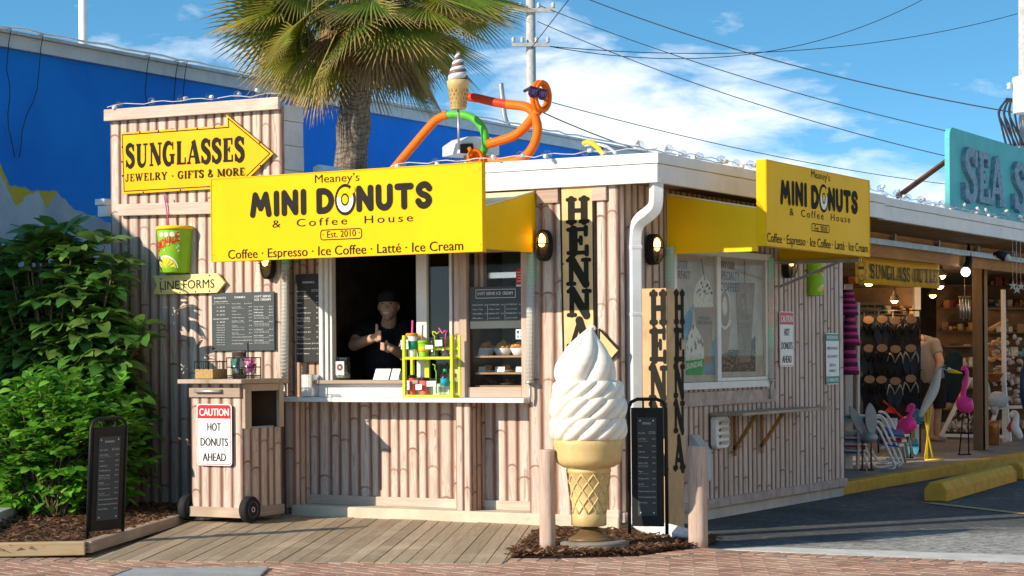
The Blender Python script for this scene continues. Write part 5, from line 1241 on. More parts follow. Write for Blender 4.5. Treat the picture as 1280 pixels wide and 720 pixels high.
# ------------------------------------------------------------------ wheeled bin and what stands on it
def bin_cart():
    x0, x1, y0, y1, zb, zt = -3.19, -2.72, -.74, -.26, .075, 1.06
    o = thing('wheeled_bin', ((x0+x1)/2, (y0+y1)/2, DZ), 'bamboo clad bin cart on two black wheels at the end of the boardwalk', 'bin')
    mb = MB(); bamboo(mb, front(x0, y0, .15), x1-x0, zt-.15, .092, .013, 0, 0); mb.build('front_panel', BAM, o)
    mb = MB(); Msd = side(x1, 0, 0); hz = .73
    bamboo(mb, side(x1, y0, .15), y1-y0, hz-.15, .092, .013, 0, .3); mb.build('side_panel', BAM, o)
    mb = MB(); board(mb, Msd, y0-.005, hz, y0+.075, zt, .03, 0, 0, False); board(mb, Msd, y1-.06, hz, y1, zt, .03, 0, 0, False); board(mb, Msd, y0+.076, zt-.055, y1-.061, zt, .028)
    mb.build('opening_frame', LIDW, o, bevel=.005); mb = MB(); board(mb, Msd, y0-.01, zb, y1, .15, .028); mb.build('bin_skirt', LIDW, o, bevel=.005); mb = MB(); board(mb, front(0, y0, 0), x0-.01, zb, x1+.03, .15, .03); mb.build('bin_skirt', LIDW, o, bevel=.005); mb = MB(); board(mb, front(0, y0, 0), x0, zt-.10, x1+.0, zt-.03, .03); mb.build('handle_board', LIDW, o, bevel=.005)
    mb = MB(); mb.box((x0+.002, y0+.03, zb+.02), (x0+.02, y1, zt)); mb.box((x0+.02, y1-.02, zb+.02), (x1-.02, y1-.001, zt)); mb.box((x0+.02, y0+.032, zb+.02), (x1-.032, y1-.021, hz-.02)); mb.box((x0+.021, y0+.032, hz), (x0+.04, y1-.022, zt)); mb.build('bin_body', M_('bin inside', (.13, .085, .055), .8), o)
    mb = MB(); board(mb, frame((x0-.06, y0-.09, zt+.002), (1, 0, 0), (0, 1, 0)), 0, 0, x1-x0+.12, y1-y0+.10, .032); mb.build('lid', LIDW, o, bevel=.005)
    mb = MB(); mb.tube([(x0+.06, y0-.03, zt-.05), (x0+.07, y0-.055, zt-.055), (x1-.17, y0-.055, zt-.055), (x1-.16, y0-.03, zt-.05)], .010, 6); mb.build('handle', METAL, o)
    mb = MB(); mb.box((x1-.03, y0+.1, hz-.01), (x1-.012, y1-.08, hz+.012)); mb.box((x0+.05, y0+.08, hz-.015), (x1-.035, y1-.08, hz+.004)); mb.build('bin_liner', M_('pale liner', (.42, .47, .52), .5), o)
    for k, (wx, wy) in enumerate(((x1+.045, y0+.02), (x0-.05, y0+.02))):
        mb = MB(); Mw_ = Matrix.Translation((wx, wy, DZ+.098)) @ Matrix.Rotation(math.pi/2, 4, 'Y')
        mb.lathe([(.055, -.032), (.088, -.034), (.097, -.022), (.098, .0), (.097, .022), (.088, .034), (.055, .032)], (0, 0, 0), 28, 0, True, Mw_); wh = mb.build('wheel', RUBBER, o)
        mb = MB(); mb.lathe([(.0, .020), (.018, .036), (.024, .02), (.040, .016), (.056, .030), (.058, .033), (.058, -.033), (.0, -.033)], (0, 0, 0), 24, 0, True, Mw_); mb.build('rim', WHITE2, wh)
    mb = MB(); mb.tube([(x0-.06, y0+.02, DZ+.098), (x1+.06, y0+.02, DZ+.098)], .012, 8); mb.build('axle', METAL, o)
    return (x0, x1, y0, y1, zt+.034)
bx0, bx1, by0, by1, bzt = bin_cart()
a = F(246.5, 581, by0-.035); b = F(289.5, 506, by0-.035)
caution('caution_sign', front(a.x, by0-.036, F(268, 582, by0-.035).z), b.x-a.x, F(268, 505, by0-.035).z-F(268, 582, by0-.035).z, 'white and red caution sign on the front of the wheeled bin')
def onlid(u, v): return G(u, v, bzt)
# wire basket
p = Vector((-3.10, -.62, bzt)); o = thing('wicker_basket', p, 'square wicker basket with a wire rim, on the lid of the bin cart', 'basket')
mb = MB(); q = .085; mb.box((p.x-q, p.y-q, bzt+.002), (p.x+q, p.y+q, bzt+.075)); mb.build('basket_body', WICK, o, bevel=.006)
mb = MB(); mb.tube([(p.x-q, p.y-q, bzt+.13), (p.x+q, p.y-q, bzt+.13), (p.x+q, p.y+q, bzt+.13), (p.x-q, p.y+q, bzt+.13), (p.x-q, p.y-q, bzt+.13)], .004, 5)
for i in range(5):
    for sx, sy in ((1, 0), (0, 1)):
        for s in (-q, q):
            t_ = -q+2*q*i/4; P = (p.x+(t_ if sx else s), p.y+(s if sx else t_)); mb.tube([(*P, bzt+.07), (*P, bzt+.13)], .003, 4)
mb.build('wire_rim', WIRE, o)
# caddy
def jar(p, r, h, label, glassm, fill, cat='jar'):
    o = thing('glass_jar', p, label, cat); mb = MB(); mb.lathe([(r*.9, 0), (r, .008), (r, h), (r*.96, h)], p, 20); mb.build('glass', glassm, o)
    fill(o, p, r, h); return o
def stirrers(o, p, r, h):
    mb = MB()
    for i in range(16): a = rnd.random()*6.28; q = r*.8*rnd.random(); mb.tube([(p.x+q*math.cos(a), p.y+q*math.sin(a), p.z+.01), (p.x+q*1.1*math.cos(a), p.y+q*1.1*math.sin(a), p.z+h*1.02)], .006, 5)
    mb.build('stir_sticks', TANP, o)
def packets(mat):
    def f(o, p, r, h):
        mb = MB()
        for i in range(26):
            a = rnd.random()*6.28; q = r*.8*rnd.random()**.5; M = Matrix.Translation((p.x+q*math.cos(a), p.y+q*math.sin(a), p.z+.02+rnd.random()*(h-.07))) @ Matrix.Rotation(rnd.random()*6, 4, 'Z') @ Matrix.Rotation(rnd.uniform(-.4, .4), 4, 'X')
            mb.box((-.016, -.001, 0), (.016, .001, .058), rnd.choice((0, 0, 1)), M)
        mb.build('packets', [mat, SIGNW], o)
    return f
cp = Vector((-2.84, -.56, bzt))
o = thing('packet_caddy', cp, 'black wire caddy with feet on the bin lid, in front of the slate menu board', 'caddy')
mb = MB()
for s in (0, .012, .075, .145):
    mb.tube([(cp.x-.115, cp.y-.055, bzt+.012+s), (cp.x+.115, cp.y-.055, bzt+.012+s), (cp.x+.115, cp.y+.055, bzt+.012+s), (cp.x-.115, cp.y+.055, bzt+.012+s), (cp.x-.115, cp.y-.055, bzt+.012+s)], .004, 5)
for x in (-.115, 0, .115):
    for y in (-.055, .055): mb.tube([(cp.x+x, cp.y+y, bzt), (cp.x+x, cp.y+y, bzt+.16)], .004, 5)
mb.tube([(cp.x, cp.y+.055, bzt+.1), (cp.x, cp.y+.055, bzt+.27)], .006, 5); mb.build('frame', WIRE, o)
jar(cp+Vector((-.058, 0, .014)), .050, .145, 'glass jar of green and white sugar packets in the wire caddy', GLASSC, packets(M_('green packets', (.10, .30, .22))))
jar(cp+Vector((.056, 0, .014)), .050, .145, 'glass jar of pink sweetener packets in the wire caddy', GLASSC, packets(M_('pink packets', (.72, .10, .34))))
jar(Vector((-2.985, -.42, bzt)), .055, .20, 'brown holder of wooden stir sticks behind the caddy on the bin lid', M_('dark jar', (.08, .055, .035), .3), stirrers, 'holder')

# ------------------------------------------------------------------ folding sandwich boards
def a_board(pA, pB, top, lean, label, legs=True):
    """pA, pB feet of the front panel seen left and right; lean = horizontal offset of the top"""
    pA, pB, lean = Vector(pA), Vector(pB), Vector(lean); d = pB-pA; wd = d.length; up = Vector((0, 0, top))+lean
    M = frame(pA, d, up); h = up.length; o = thing('sandwich_board', (pA+pB)/2, label, 'sandwich board', 'black drinks boards standing on the ground'); r = .0125
    mb = MB(); c = .06
    path = [(0, 0, 0), (0, h-c, 0), (.02, h-.018, 0), (c, h, 0), (wd-c, h, 0), (wd-.02, h-.018, 0), (wd, h-c, 0), (wd, 0, 0)]
    mb.tube([M @ Vector(p) for p in path], r, 8); mb.build('front_frame', BLK, o)
    mb = MB(); g = .018; mb.prism([(g, .05), (wd-g, .05), (wd-g, h-.055), (g, h-.055)], .022, 0, M, -.012); mb.build('panel', BLK, o, bevel=.006)
    mb = MB(); q = .062; mw, mh = wd-2*q, h-.24; mb.prism([(q, .12), (wd-q, .12), (wd-q, .12+mh), (q, .12+mh)], .003, 0, M, .0105)
    mb.build('menu_sheet', SLATE, o)
    mb = MB(); M2 = M @ Matrix.Translation((q, .12, .0145)); drinks(mb, M2, mw, mh, 0, .965)
    for x, y in ((.02, .02), (mw-.02, .02), (.02, mh-.02), (mw-.02, mh-.02)): mb.poly([(x+.006*math.cos(a), y+.006*math.sin(a)) for a in (0, 1, 2, 3, 4, 5)], .001, 0, M2)
    mb.build('lettering', MENUW, o)
    if legs:
        mb = MB(); n = M.to_3x3() @ Vector((0, 0, -1)); n.z = 0; n.normalize()
        for x in (.02, wd-.02):
            a = M @ Vector((x, h-.03, -.02)); b = (M @ Vector((x, 0, 0)))+n*.42; b.z = pA.z; mb.tube([a, b], .011, 7)
        mb.tube([M @ Vector((.02, h-.03, -.02)), M @ Vector((wd-.02, h-.03, -.02))], .011, 7); mb.build('rear_frame', BLK, o)
    mb = MB(); mb.tube([M @ Vector((.10, h-.01, 0)), M @ Vector((.10, h-.1, 0))], .007, 5); mb.tube([M @ Vector((wd-.10, h-.01, 0)), M @ Vector((wd-.10, h-.1, 0))], .007, 5); mb.build('hanger', WIRE, o)
    return o
fa = G(109, 674, .05); dA = Vector((.10, .995, .0)); 
for L in [.3+.01*i for i in range(60)]:
    q_ = fa+dA*L; rel = q_-CAM; u_ = 640+FPX*rel.dot(C_R)/rel.dot(C_F)
    if u_ > 152: break
fb = fa+dA*L
zt_ = cut(108, 524, 0, fa.x).z if False else (lambda r: CAM.z+r.z*((fa-CAM).dot(C_F)/r.dot(C_F)))(ray(112, 524))
a_board(fa, fb, zt_-fa.z, (.05, .0, 0), 'black drinks sandwich board on the mulch in front of the bright shrub', False)
fa = G(787, 667, .075); fb = Vector((fa.x+.30, fa.y+.02, 0))
nb = lambda u, v: (lambda r: CAM+r*((fa-CAM).dot(C_F)/r.dot(C_F)))(ray(u, v))
fb = nb(841, 663); fb.z = fa.z; fb.y = fa.y+.05; ztp = nb(785, 499).z-fa.z; dl = nb(782, 500)-nb(787, 667); dl.z = 0
a_board(fa, fb, ztp, dl, 'black drinks sandwich board leaning against the tan letter post beside the ice cream cone', False)

# ------------------------------------------------------------------ log bollards and the meter cover
def log(u0, vb, u1, vt, label, z=0.0):
    p = G((u0+u1)/2, vb, z); dep = (p-CAM).dot(C_F); r = (u1-u0)/2*dep/FPX; h = (vb-vt)*dep/FPX
    mb = MB(); n = 20; prof = [(r*1.02, -.02), (r*1.0, .1), (r*.97, h*.5), (r*.98, h-.012), (r*.9, h)]
    ph = rnd.random()*6; md = lambda a, zz: 1+.03*math.sin(3*a+ph+zz*2)+.02*math.sin(7*a+zz*5)
    mb.lathe([(r_, z_) for r_, z_ in prof[:1]]+[(r*(1+.012*math.sin(zz*9)), zz) for zz in [h*i/9 for i in range(1, 9)]]+prof[-2:], p, n, 0, True, None, md)
    return tag(mb.build('log_bollard', POLEL), label, 'bollard', 'pale log bollards at the kiosk corner')
log(675, 690, 695, 562, 'pale log bollard left of the ice cream cone, at the end of the boardwalk')
log(861, 684, 885, 557, 'pale log bollard right of the tan letter post, by the parking lot')
o = thing('meter_cover', S(870, 557, .05), 'grey sloped-top utility box behind the right log bollard', 'utility box')
p = S(868, 558, .04); mb = MB(); mb.prism([(0, -.26), (.13, -.26), (.13, -.03), (.03, .085), (0, .085)], .13, 0, frame((.005, p.y-.05, p.z), (1, 0, 0), (0, 0, 1)), -.15); mb.build('cover', M_('grey box paint', (.48, .50, .51), .5), o, bevel=.006)
# vent light and shelf on the side wall
p = S(897, 540, .03); o = thing('wall_vent', p, 'white louvred vent light below the side window shelf', 'vent')
M = side(.03, p.y, p.z); mb = MB(); w2, h2 = .125, .125
mb.prism([(-w2+.03, -h2), (w2-.03, -h2), (w2, -h2+.03), (w2, h2-.03), (w2-.03, h2), (-w2+.03, h2), (-w2, h2-.03), (-w2, -h2+.03)], .05, 0, M, -.005); mb.build('housing', WHITE, o, bevel=.008)
mb = MB()
for i in range(4):
    y = -.085+.05*i; mb.add([(-.07, y, .048), (.08, y, .048), (.08, y+.02, .075), (-.07, y+.02, .075), (-.07, y-.012, .048), (.08, y-.012, .048)], [(0, 1, 2, 3), (4, 5, 2, 3)], 0, None, False, M)
mb.build('louvre', WHITE2, o)
mb = MB()
for i in range(4): mb.box((-.07, -.095+.05*i, .0455), (.08, -.075+.05*i, .0465), 0, M)
mb.build('louvre_gap', BLK, o)
a = S(888, 516, .03); b = S(1003, 509, .03); zs_ = a.z
o = thing('wall_shelf', (0.15, (a.y+b.y)/2, zs_), 'narrow wooden shelf on brackets under the side window', 'shelf')
mb = MB(); board(mb, frame((.03, a.y, zs_-.022), (0, 1, 0), (-1, 0, 0)), 0, -.27, b.y-a.y, 0, .022, 0); mb.build('shelf_board', LIDW, o, bevel=.003)
mb = MB()
for y in (a.y+.45, a.y+1.0): mb.beam((.03, y, zs_-.30), (.22, y, zs_-.026), .03, .025); mb.beam((.035, y, zs_-.35), (.035, y, zs_-.026), .03, .02)
mb.build('bracket', BEAMW, o)

# ------------------------------------------------------------------ giant ice cream cone
cc = G(742, 688.5); dep = (cc-CAM).dot(C_F); pm = FPX/dep
def zz(v): return CAM.z - (v-CY)/pm + (0)            # height of a photo row at the cone's distance
zo_pad = Vector((cc.x, cc.y, 0)); o = thing('ice_cream_cone', cc, 'giant vanilla soft serve cone model on a bronze stand, in front of the kiosk corner', 'cone model')
zo = zo_pad-C_R*(5.5/pm); zo.z = 0; dz = CAM.z-(688.5-CY)/pm
Z = lambda v: zz(v)-dz
mb = MB(); mb.lathe([(.225, 0), (.24, .01), (.24, .035), (.225, .045), (.228, .05), (.228, .062), (.20, .07)], zo_pad, 40); mb.build('round_pad', PADW, o)
mb = MB(); mb.lathe([(.155, .071), (.15, .085), (.10, .105), (.055, .145), (.032, Z(655)), (.03, Z(647)), (.05, Z(646))], zo_pad-C_R*(3.5/pm), 32); mb.build('stand', BRONZE, o)
rz = lambda px: px/pm
mb = MB(); prof = [(rz(20), Z(657)), (rz(22), Z(656)), (rz(22), Z(642)), (rz(21), Z(641)), (rz(26.5), Z(591)), (rz(28), Z(590)), (rz(28), Z(586)), (rz(27), Z(585)), (rz(33), Z(583)), (rz(40), Z(578)), (rz(42), Z(572)), (rz(42.5), Z(562)), (rz(43), Z(559)), (rz(44), Z(553)), (rz(43), Z(549)), (rz(38), Z(548))]
mb.lathe([(a, b) for a, b in prof], zo, 48); cone = mb.build('wafer_cone', WAFER, o)
mb = MB(); n = 11
for k in range(n):
    for s in (1, -1):
        pts = []
        for i in range(13):
            f = i/12; zv = 641+(591-641)*f; r = rz(21+(26.5-21)*f)+.001; a = 2*math.pi*k/n+s*f*1.45; pts.append((zo.x+r*math.cos(a), zo.y+r*math.sin(a), Z(zv)))
        mb.tube(pts, .0062, 5)
mb.build('waffle_ribs', WAFER, cone)
# swirl: three fluted tiers, then a folded bulb ending in a curled tip
def tier(v0, v1, R0, R1, nf, tw, ph):
    mb_v = []; K_ = 22; N_ = 150
    for i in range(K_+1):
        f = i/K_; zc = Z(v0+(v1-v0)*f); prof = (1-abs(2*f-1)**2.6)**.42 if 0 < f < 1 else 0
        Rr = R0+(R1-R0)*f
        for j in range(N_):
            a = 2*math.pi*j/N_; q = (a*nf/(2*math.pi)+f*tw+ph) % 1.0
            flute = (math.sin(math.pi*q)**.55); skew = .35*(q-.5)
            rr = Rr*(.80+.20*prof) + rz(6.6)*(flute-.6+skew*.5)*(.35+.65*prof)
            mb_v.append((zo.x+rr*math.cos(a), zo.y+rr*math.sin(a), zc))
    return mb_v, [[i*N_+j, i*N_+(j+1) % N_, (i+1)*N_+(j+1) % N_, (i+1)*N_+j] for i in range(K_) for j in range(N_)]
mb = MB()
for (v0, v1, R0, R1, nf, tw, ph) in ((550.5, 519, 46.5, 46.5, 13, -1.5, .1), (525, 494, 46.8, 46.5, 13, -1.5, .45), (502, 475, 44.5, 42.0, 12, -1.4, .8)):
    v_, f_ = tier(v0, v1, rz(R0), rz(R1), nf, tw, ph); mb.add(v_, f_, 0, None, True)
K_ = 46; N_ = 120; vs = []
keys = [(485, 33), (477, 35.5), (465, 36.5), (455, 35.5), (445, 31.5), (437, 26), (430, 20.5), (424, 15), (418, 9.8), (414, 6.5), (411, 4.2), (408.8, 2.4), (408, .3)]
def rk(v):
    for (a, b), (c, d) in zip(keys[:-1], keys[1:]):
        if a >= v >= c: return b+(d-b)*(a-v)/(a-c)
    return .3
for i in range(K_+1):
    f = i/K_; v = 485+(408-485)*f; r0 = rz(rk(v)); amp = .27*max(0, min(1, (485-v)/14))*max(0, min(1, (v-408)/20))
    cx = rz(4.5)*max(0, (430-v)/22)**2-rz(3.5)*math.sin(math.pi*f**.6); cz = 0
    for j in range(N_):
        a = 2*math.pi*j/N_; q = (a*6/(2*math.pi)-f*1.15+.18) % 1.0; fl = math.sin(math.pi*q)**.7
        rr = r0*(1+amp*(fl-.72)); vs.append((zo.x+C_R.x*cx+rr*math.cos(a), zo.y+C_R.y*cx+rr*math.sin(a), Z(v)))
mb.add(vs, [[i*N_+j, i*N_+(j+1) % N_, (i+1)*N_+(j+1) % N_, (i+1)*N_+j] for i in range(K_) for j in range(N_)], 0, None, True)
tp = Vector((zo.x, zo.y, Z(411)))+C_R*rz(3.6); mb.tube([tp, tp+Vector((0, 0, rz(2)))+C_R*rz(1.5), tp+Vector((0, 0, rz(2.0)))+C_R*rz(4.0), tp+Vector((0, 0, rz(0)))+C_R*rz(5.6), tp+Vector((0, 0, rz(-2.0)))+C_R*rz(5.2)], [rz(3.6), rz(3.3), rz(2.8), rz(2.3), rz(1.2)], 10)
mb.build('soft_serve', SOFT, o)

# ------------------------------------------------------------------ on the counter
CT = .946
def cpos(u, v, y): p = F(u, v, y); return Vector((p.x, y, CT))
p = cpos(388.5, 487, .0); o = thing('napkin_holder', p, 'white and steel napkin holder at the left end of the counter', 'napkin holder')
mb = MB(); mb.box((p.x-.05, p.y-.06, CT), (p.x+.05, p.y+.06, CT+.008)); mb.box((p.x+.042, p.y-.058, CT+.009), (p.x+.05, p.y+.058, CT+.17)); mb.box((p.x-.05, p.y-.058, CT+.009), (p.x-.042, p.y+.058, CT+.17)); mb.build('holder', STEEL, o, bevel=.003)
mb = MB()
for i in range(16): mb.box((p.x-.040+.005*i, p.y-.062+rnd.uniform(-.003, .003), CT+.009), (p.x-.0362+.005*i, p.y+.05, CT+.172+rnd.uniform(-.004, .004)))
mb.build('napkins', SIGNW, o)
# donut jar on the window ledge
LZ = wz0+.130
p = F(429.5, 466, YW-.01); p.z = LZ; o = thing('donut_jar', p, 'glass tip jar with a donut picture label on the window ledge', 'jar')
mb = MB(); mb.lathe([(.052, 0), (.056, .01), (.056, .13), (.046, .15), (.048, .165), (.048, .172)], p, 24); mb.build('glass', GLASSC, o)
Mj = frame(p+Vector((-.032, -.058, .035)), (1, .15, 0), (0, 0, 1)); mb = MB(); mb.prism([(0, 0), (.07, 0), (.07, .105), (0, .105)], .001, 0, Mj); mb.poly([(.035+.026*math.cos(a), .06+.026*math.sin(a)) for a in [i*.25 for i in range(26)]], .0015, 1, Mj); mb.poly([(.035+.009*math.cos(a), .06+.009*math.sin(a)) for a in [i*.4 for i in range(16)]], .002, 0, Mj); mb.build('label_card', [SIGNW, M_('donut print', (.30, .09, .07))], o)
mb = MB(); mb.lathe([(.04, .012), (.05, .02), (.048, .04), (.02, .06)], p, 14, 0, True, None, lambda a, z_: 1+.1*math.sin(5*a)); mb.build('coins', M_('folded notes', (.35, .42, .28), .7, var=.4, scale=40), o)
for (u0, u1, lab) in ((468, 487, 'folded white price card standing on the window ledge'), (489, 499, 'smaller folded white card beside the price card on the ledge')):
    a = F(u0, 467, YW-.0); b = F(u1, 467, YW-.0); mb = MB(); M = frame((a.x, YW-.02, LZ), (0, 1, 0), (0, 0, 1))
    mb.prism([(0, 0), (.003, 0), (.042, .075), (.081, 0), (.084, 0), (.042, .082)], b.x-a.x, 0, M, 0); tag(mb.build('price_card', SIGNW), lab, 'card')

# lime two-tier display shelf
sy = -.06; a = F(503, 489, sy); b = F(566, 489, sy); SW = b.x-a.x; zt1 = F(535, 446, sy).z; ztp = F(535, 419, sy).z; sd = .14
o = thing('display_shelf', ((a.x+b.x)/2, sy+sd/2, CT), 'lime yellow two-tier shelf of sample drinks on the counter', 'shelf')
mb = MB(); th = .022
mb.box((a.x, sy, CT), (a.x+th, sy+.03, ztp)); mb.box((b.x-th, sy, CT), (b.x, sy+.03, ztp)); mb.box((a.x, sy+sd-.03, CT), (a.x+th, sy+sd, ztp)); mb.box((b.x-th, sy+sd-.03, CT), (b.x, sy+sd, ztp)); mb.build('upright', LIME, o, bevel=.003)
mb = MB(); mb.box((a.x+th+.001, sy, CT+.002), (b.x-th-.001, sy+sd, CT+.022)); mb.box((a.x+th+.001, sy, zt1-.02), (b.x-th-.001, sy+sd, zt1)); mb.box((a.x+th+.001, sy+sd-.02, ztp-.11), (b.x-th-.001, sy+sd, ztp-.09)); mb.build('tier', LIME, o, bevel=.003)
mb = MB(); mb.box((a.x+SW*.28, sy+sd-.02, CT+.023), (a.x+SW*.36, sy+sd-.003, zt1-.021)); mb.build('back_stay', LIME, o)
def cup(p, rb, rt, h, body, label, lid=None, straw=None, sheet=None, cat='cup', tagc=None, dome=False, band=None, fill=None):
    o = thing('drink_cup', p, label, cat, 'sample drinks on the lime shelf'); mb = MB(); mb.lathe([(rb, 0), (rb, .004), (rt, h)], p, 20); mb.build('cup', body, o)
    if band: mb = MB(); mb.lathe([(rb+(rt-rb)*.35+.001, h*.35), (rb+(rt-rb)*.75+.001, h*.75)], p, 20); mb.build('print', band, o, recalc=False)
    if lid:
        mb = MB()
        if dome: mb.lathe([(rt*1.03, h), (rt*1.05, h+.008), (rt*.9, h+.03), (rt*.5, h+.045), (rt*.12, h+.047)], p, 20)
        else: mb.lathe([(rt*.9, h-.001), (rt*1.06, h), (rt*1.06, h+.012), (rt*.9, h+.02), (0, h+.021)], p, 20)
        mb.build('lid', lid, o)
    if straw: mb = MB(); mb.tube([p+Vector(q) for q in straw[1]], straw[2] if len(straw) > 2 else .005, 6); mb.build('straw', straw[0], o)
    if tagc:
        x, y, ww, hh, rot_ = tagc; M = frame(p+Vector((x, -rt-.012, y)), (math.cos(rot_), 0, math.sin(rot_)), (0, 0, 1)); mb = MB(); mb.prism([(0, 0), (ww, 0), (ww, hh), (0, hh)], .001, 0, M); mb.build('price_tag', SIGNW, o)
        mb = MB(); text(mb, 'Souvenir Cup', M, ww*.5, hh*.62, hh*.14, ww*.8, 'C', 0, 0, 1, 1, .002); text(mb, 'refill $4.95', M, ww*.5, hh*.3, hh*.12, ww*.7, 'C', 0, 0, 1, 1, .002); mb.build('lettering', INK, o)
    return o
def spos(u, tier_): q = F(u, 440, sy+.07); return Vector((q.x, sy+.07, zt1+.001 if tier_ else CT+.023))
cup(spos(515, 1), .030, .044, .155, SIGNW, 'tall teal and green print cup with orange lid and pink straw, top tier left', ORC, (PINK, [(.0, 0, .1), (.008, 0, .27)], .008), band=TEAL, tagc=(-.06, .055, .065, .07, .05))
cup(spos(529.5, 1), .032, .042, .10, GREENC, 'lime green lemonade print cup beside the tall teal cup, top tier', GREENC, (ORC, [(-.0, -.01, .11), (-.006, -.02, .15), (-.03, -.02, .17)], .005), band=YELC)
cup(spos(543, 1), .030, .042, .095, GLASSC, 'clear cup with domed lid and curly yellow straw, top tier', GLASSC, (LIME, [(0, 0, .01), (.004, 0, .15), (-.014, 0, .165), (-.012, 0, .185), (.01, 0, .18), (.02, 0, .165), (.045, 0, .185)], .0045), tagc=(-.045, .055, .065, .03, 0), dome=True)
cup(spos(556, 1), .028, .038, .125, GLASSC, 'clear cup with curly pink straw, top tier right', GLASSC, (PINK, [(0, 0, .01), (.008, 0, .16), (.02, 0, .19), (.0, 0, .19), (-.02, 0, .17), (-.05, 0, .21)], .005), tagc=(-.05, .075, .06, .045, .05))
cup(spos(514, 0), .032, .040, .125, REDC, 'taller pink red paper cup with black lid, bottom tier left', LIDB, tagc=(-.04, .035, .055, .07, 0))
cup(spos(530, 0), .030, .037, .105, REDC, 'shorter pink red paper cup with black lid, bottom tier', LIDB, tagc=(-.045, .035, .055, .04, .05))
cup(spos(545, 0), .030, .040, .12, GLASSC, 'clear cup with green straw, bottom tier beside the water bottle', None, (GREENC, [(0, 0, .01), (.0, 0, .17), (-.012, 0, .19), (-.008, 0, .215), (-.03, 0, .225)], .0045), tagc=(-.05, .06, .08, .04, .03))
p = spos(556, 0); o = thing('water_bottle', p, 'clear water bottle with blue label and green cap, bottom tier right', 'bottle', 'sample drinks on the lime shelf')
mb = MB(); mb.lathe([(.028, 0), (.033, .01), (.033, .06), (.031, .065), (.033, .07), (.033, .125), (.022, .155), (.013, .165), (.013, .17)], p, 18); mb.build('bottle', GLASSC, o)
mb = MB(); mb.lathe([(.0336, .065), (.0336, .12)], p, 18); mb.build('label_band', M_('bottle label', (.02, .32, .46)), o, recalc=False)
mb = MB(); mb.lathe([(.014, .168), (.014, .188), (0, .189)], p, 14); mb.build('cap', M_('green cap', (.02, .38, .20)), o)

# donuts in the display window
def bowl(u, vs_, yy, label, kind):
    q = F(u, vs_, yy); p = Vector((q.x, yy, {1: s1, 2: s2, 3: zb+.012}[kind]+.001))
    if kind == 1:
        o = thing('donut_bowl', p, label, 'bowl'); mb = MB(); mb.lathe([(.045, 0), (.05, .003), (.075, .055), (.07, .055), (.04, .008)], p, 20); mb.build('bowl', SIGNW, o)
        mb = MB()
        for i in range(26):
            a = rnd.random()*6.28; r = .055*rnd.random()**.5; zt_ = .055+.06*(1-r/.06)*rnd.random(); M = Matrix.Translation((p.x+r*math.cos(a), p.y+r*math.sin(a), p.z+zt_)) @ Matrix.Rotation(rnd.random()*3, 4, 'X') @ Matrix.Rotation(rnd.random()*3, 4, 'Z')
            mb.torus((0, 0, 0), .014, .008, 10, 6, 0, M)
        mb.build('mini_donuts', DONUT, o)
    else:
        o = thing('donut_plate', p, label, 'plate'); mb = MB(); mb.lathe([(.05, 0), (.055, .002), (.075, .012), (.07, .013), (.045, .005)], p, 20); mb.build('plate', SIGNW if kind == 2 else M_('dark plate', (.06, .05, .05)), o)
        mb = MB()
        for i in range(8):
            a = rnd.random()*6.28; r = .035*rnd.random(); M = Matrix.Translation((p.x+r*math.cos(a), p.y+r*math.sin(a), p.z+.016+.012*(i % 3))) @ Matrix.Rotation(rnd.uniform(-.4, .4), 4, 'X'); mb.torus((0, 0, 0), .016, .009, 10, 6, 0, M)
        mb.build('mini_donuts', DONUT if kind == 2 else CHOC, o)
bowl(607, 440, .34, 'white bowl heaped with golden mini donuts, upper case shelf on the left', 1)
bowl(629, 440, .36, 'white bowl heaped with golden mini donuts, upper case shelf in the middle', 1)
bowl(650, 440, .34, 'white bowl of golden mini donuts, upper case shelf at the right frame', 1)
bowl(610, 462, .32, 'white plate of mini donuts, middle case shelf on the left', 2)
bowl(633, 462, .32, 'white plate of mini donuts, middle case shelf to the right', 2)
bowl(614, 483, .30, 'dark plate of chocolate mini donuts on the case floor, left', 3)
bowl(637, 483, .30, 'dark plate of chocolate mini donuts on the case floor, right', 3)
for u, kk, lab in ((603, s1, 'small white price card before the left donut bowl'), (600, s2, 'small white price card on the middle case shelf, left'), (624, s2, 'small white price card on the middle case shelf, centre'), (650, s2, 'small white price card on the middle case shelf, right')):
    q = F(u, 450, .25); mb = MB(); mb.prism([(-.04, 0), (.04, 0), (.04, .042), (-.04, .042)], .002, 0, frame((q.x, .255, kk+.001), (1, 0, 0), (0, .25, 1))); tag(mb.build('price_card', SIGNW), lab, 'card')

# ------------------------------------------------------------------ people
def skin_body(joints, bones, vox=.011):
    """closed volumes along the bones, voxel-remeshed to one continuous surface; joints = name: (pos, radius)"""
    mb = MB()
    for chain in bones:
        P = [Vector(joints[k][0]) for k in chain]; Rr = [joints[k][1] for k in chain]
        pts, rs = [], []
        for i in range(len(P)-1):
            for j in range(4): f = j/4; pts.append(P[i].lerp(P[i+1], f)); rs.append(Rr[i]+(Rr[i+1]-Rr[i])*f)
        pts.append(P[-1]); rs.append(Rr[-1]); mb.tube(pts, rs, 12)
        mb.ball(P[0], Rr[0]*.99, 12, 8); mb.ball(P[-1], Rr[-1]*.99, 12, 8)
    return mb
def remeshed(mb, name, mat, parent, vox, smooth=4):
    o = mb.build(name, mat, parent); r = o.modifiers.new('remesh', 'REMESH'); r.mode = 'VOXEL'; r.voxel_size = vox; r.use_smooth_shade = True
    s = o.modifiers.new('smooth', 'SMOOTH'); s.iterations = smooth; s.factor = .5; return o
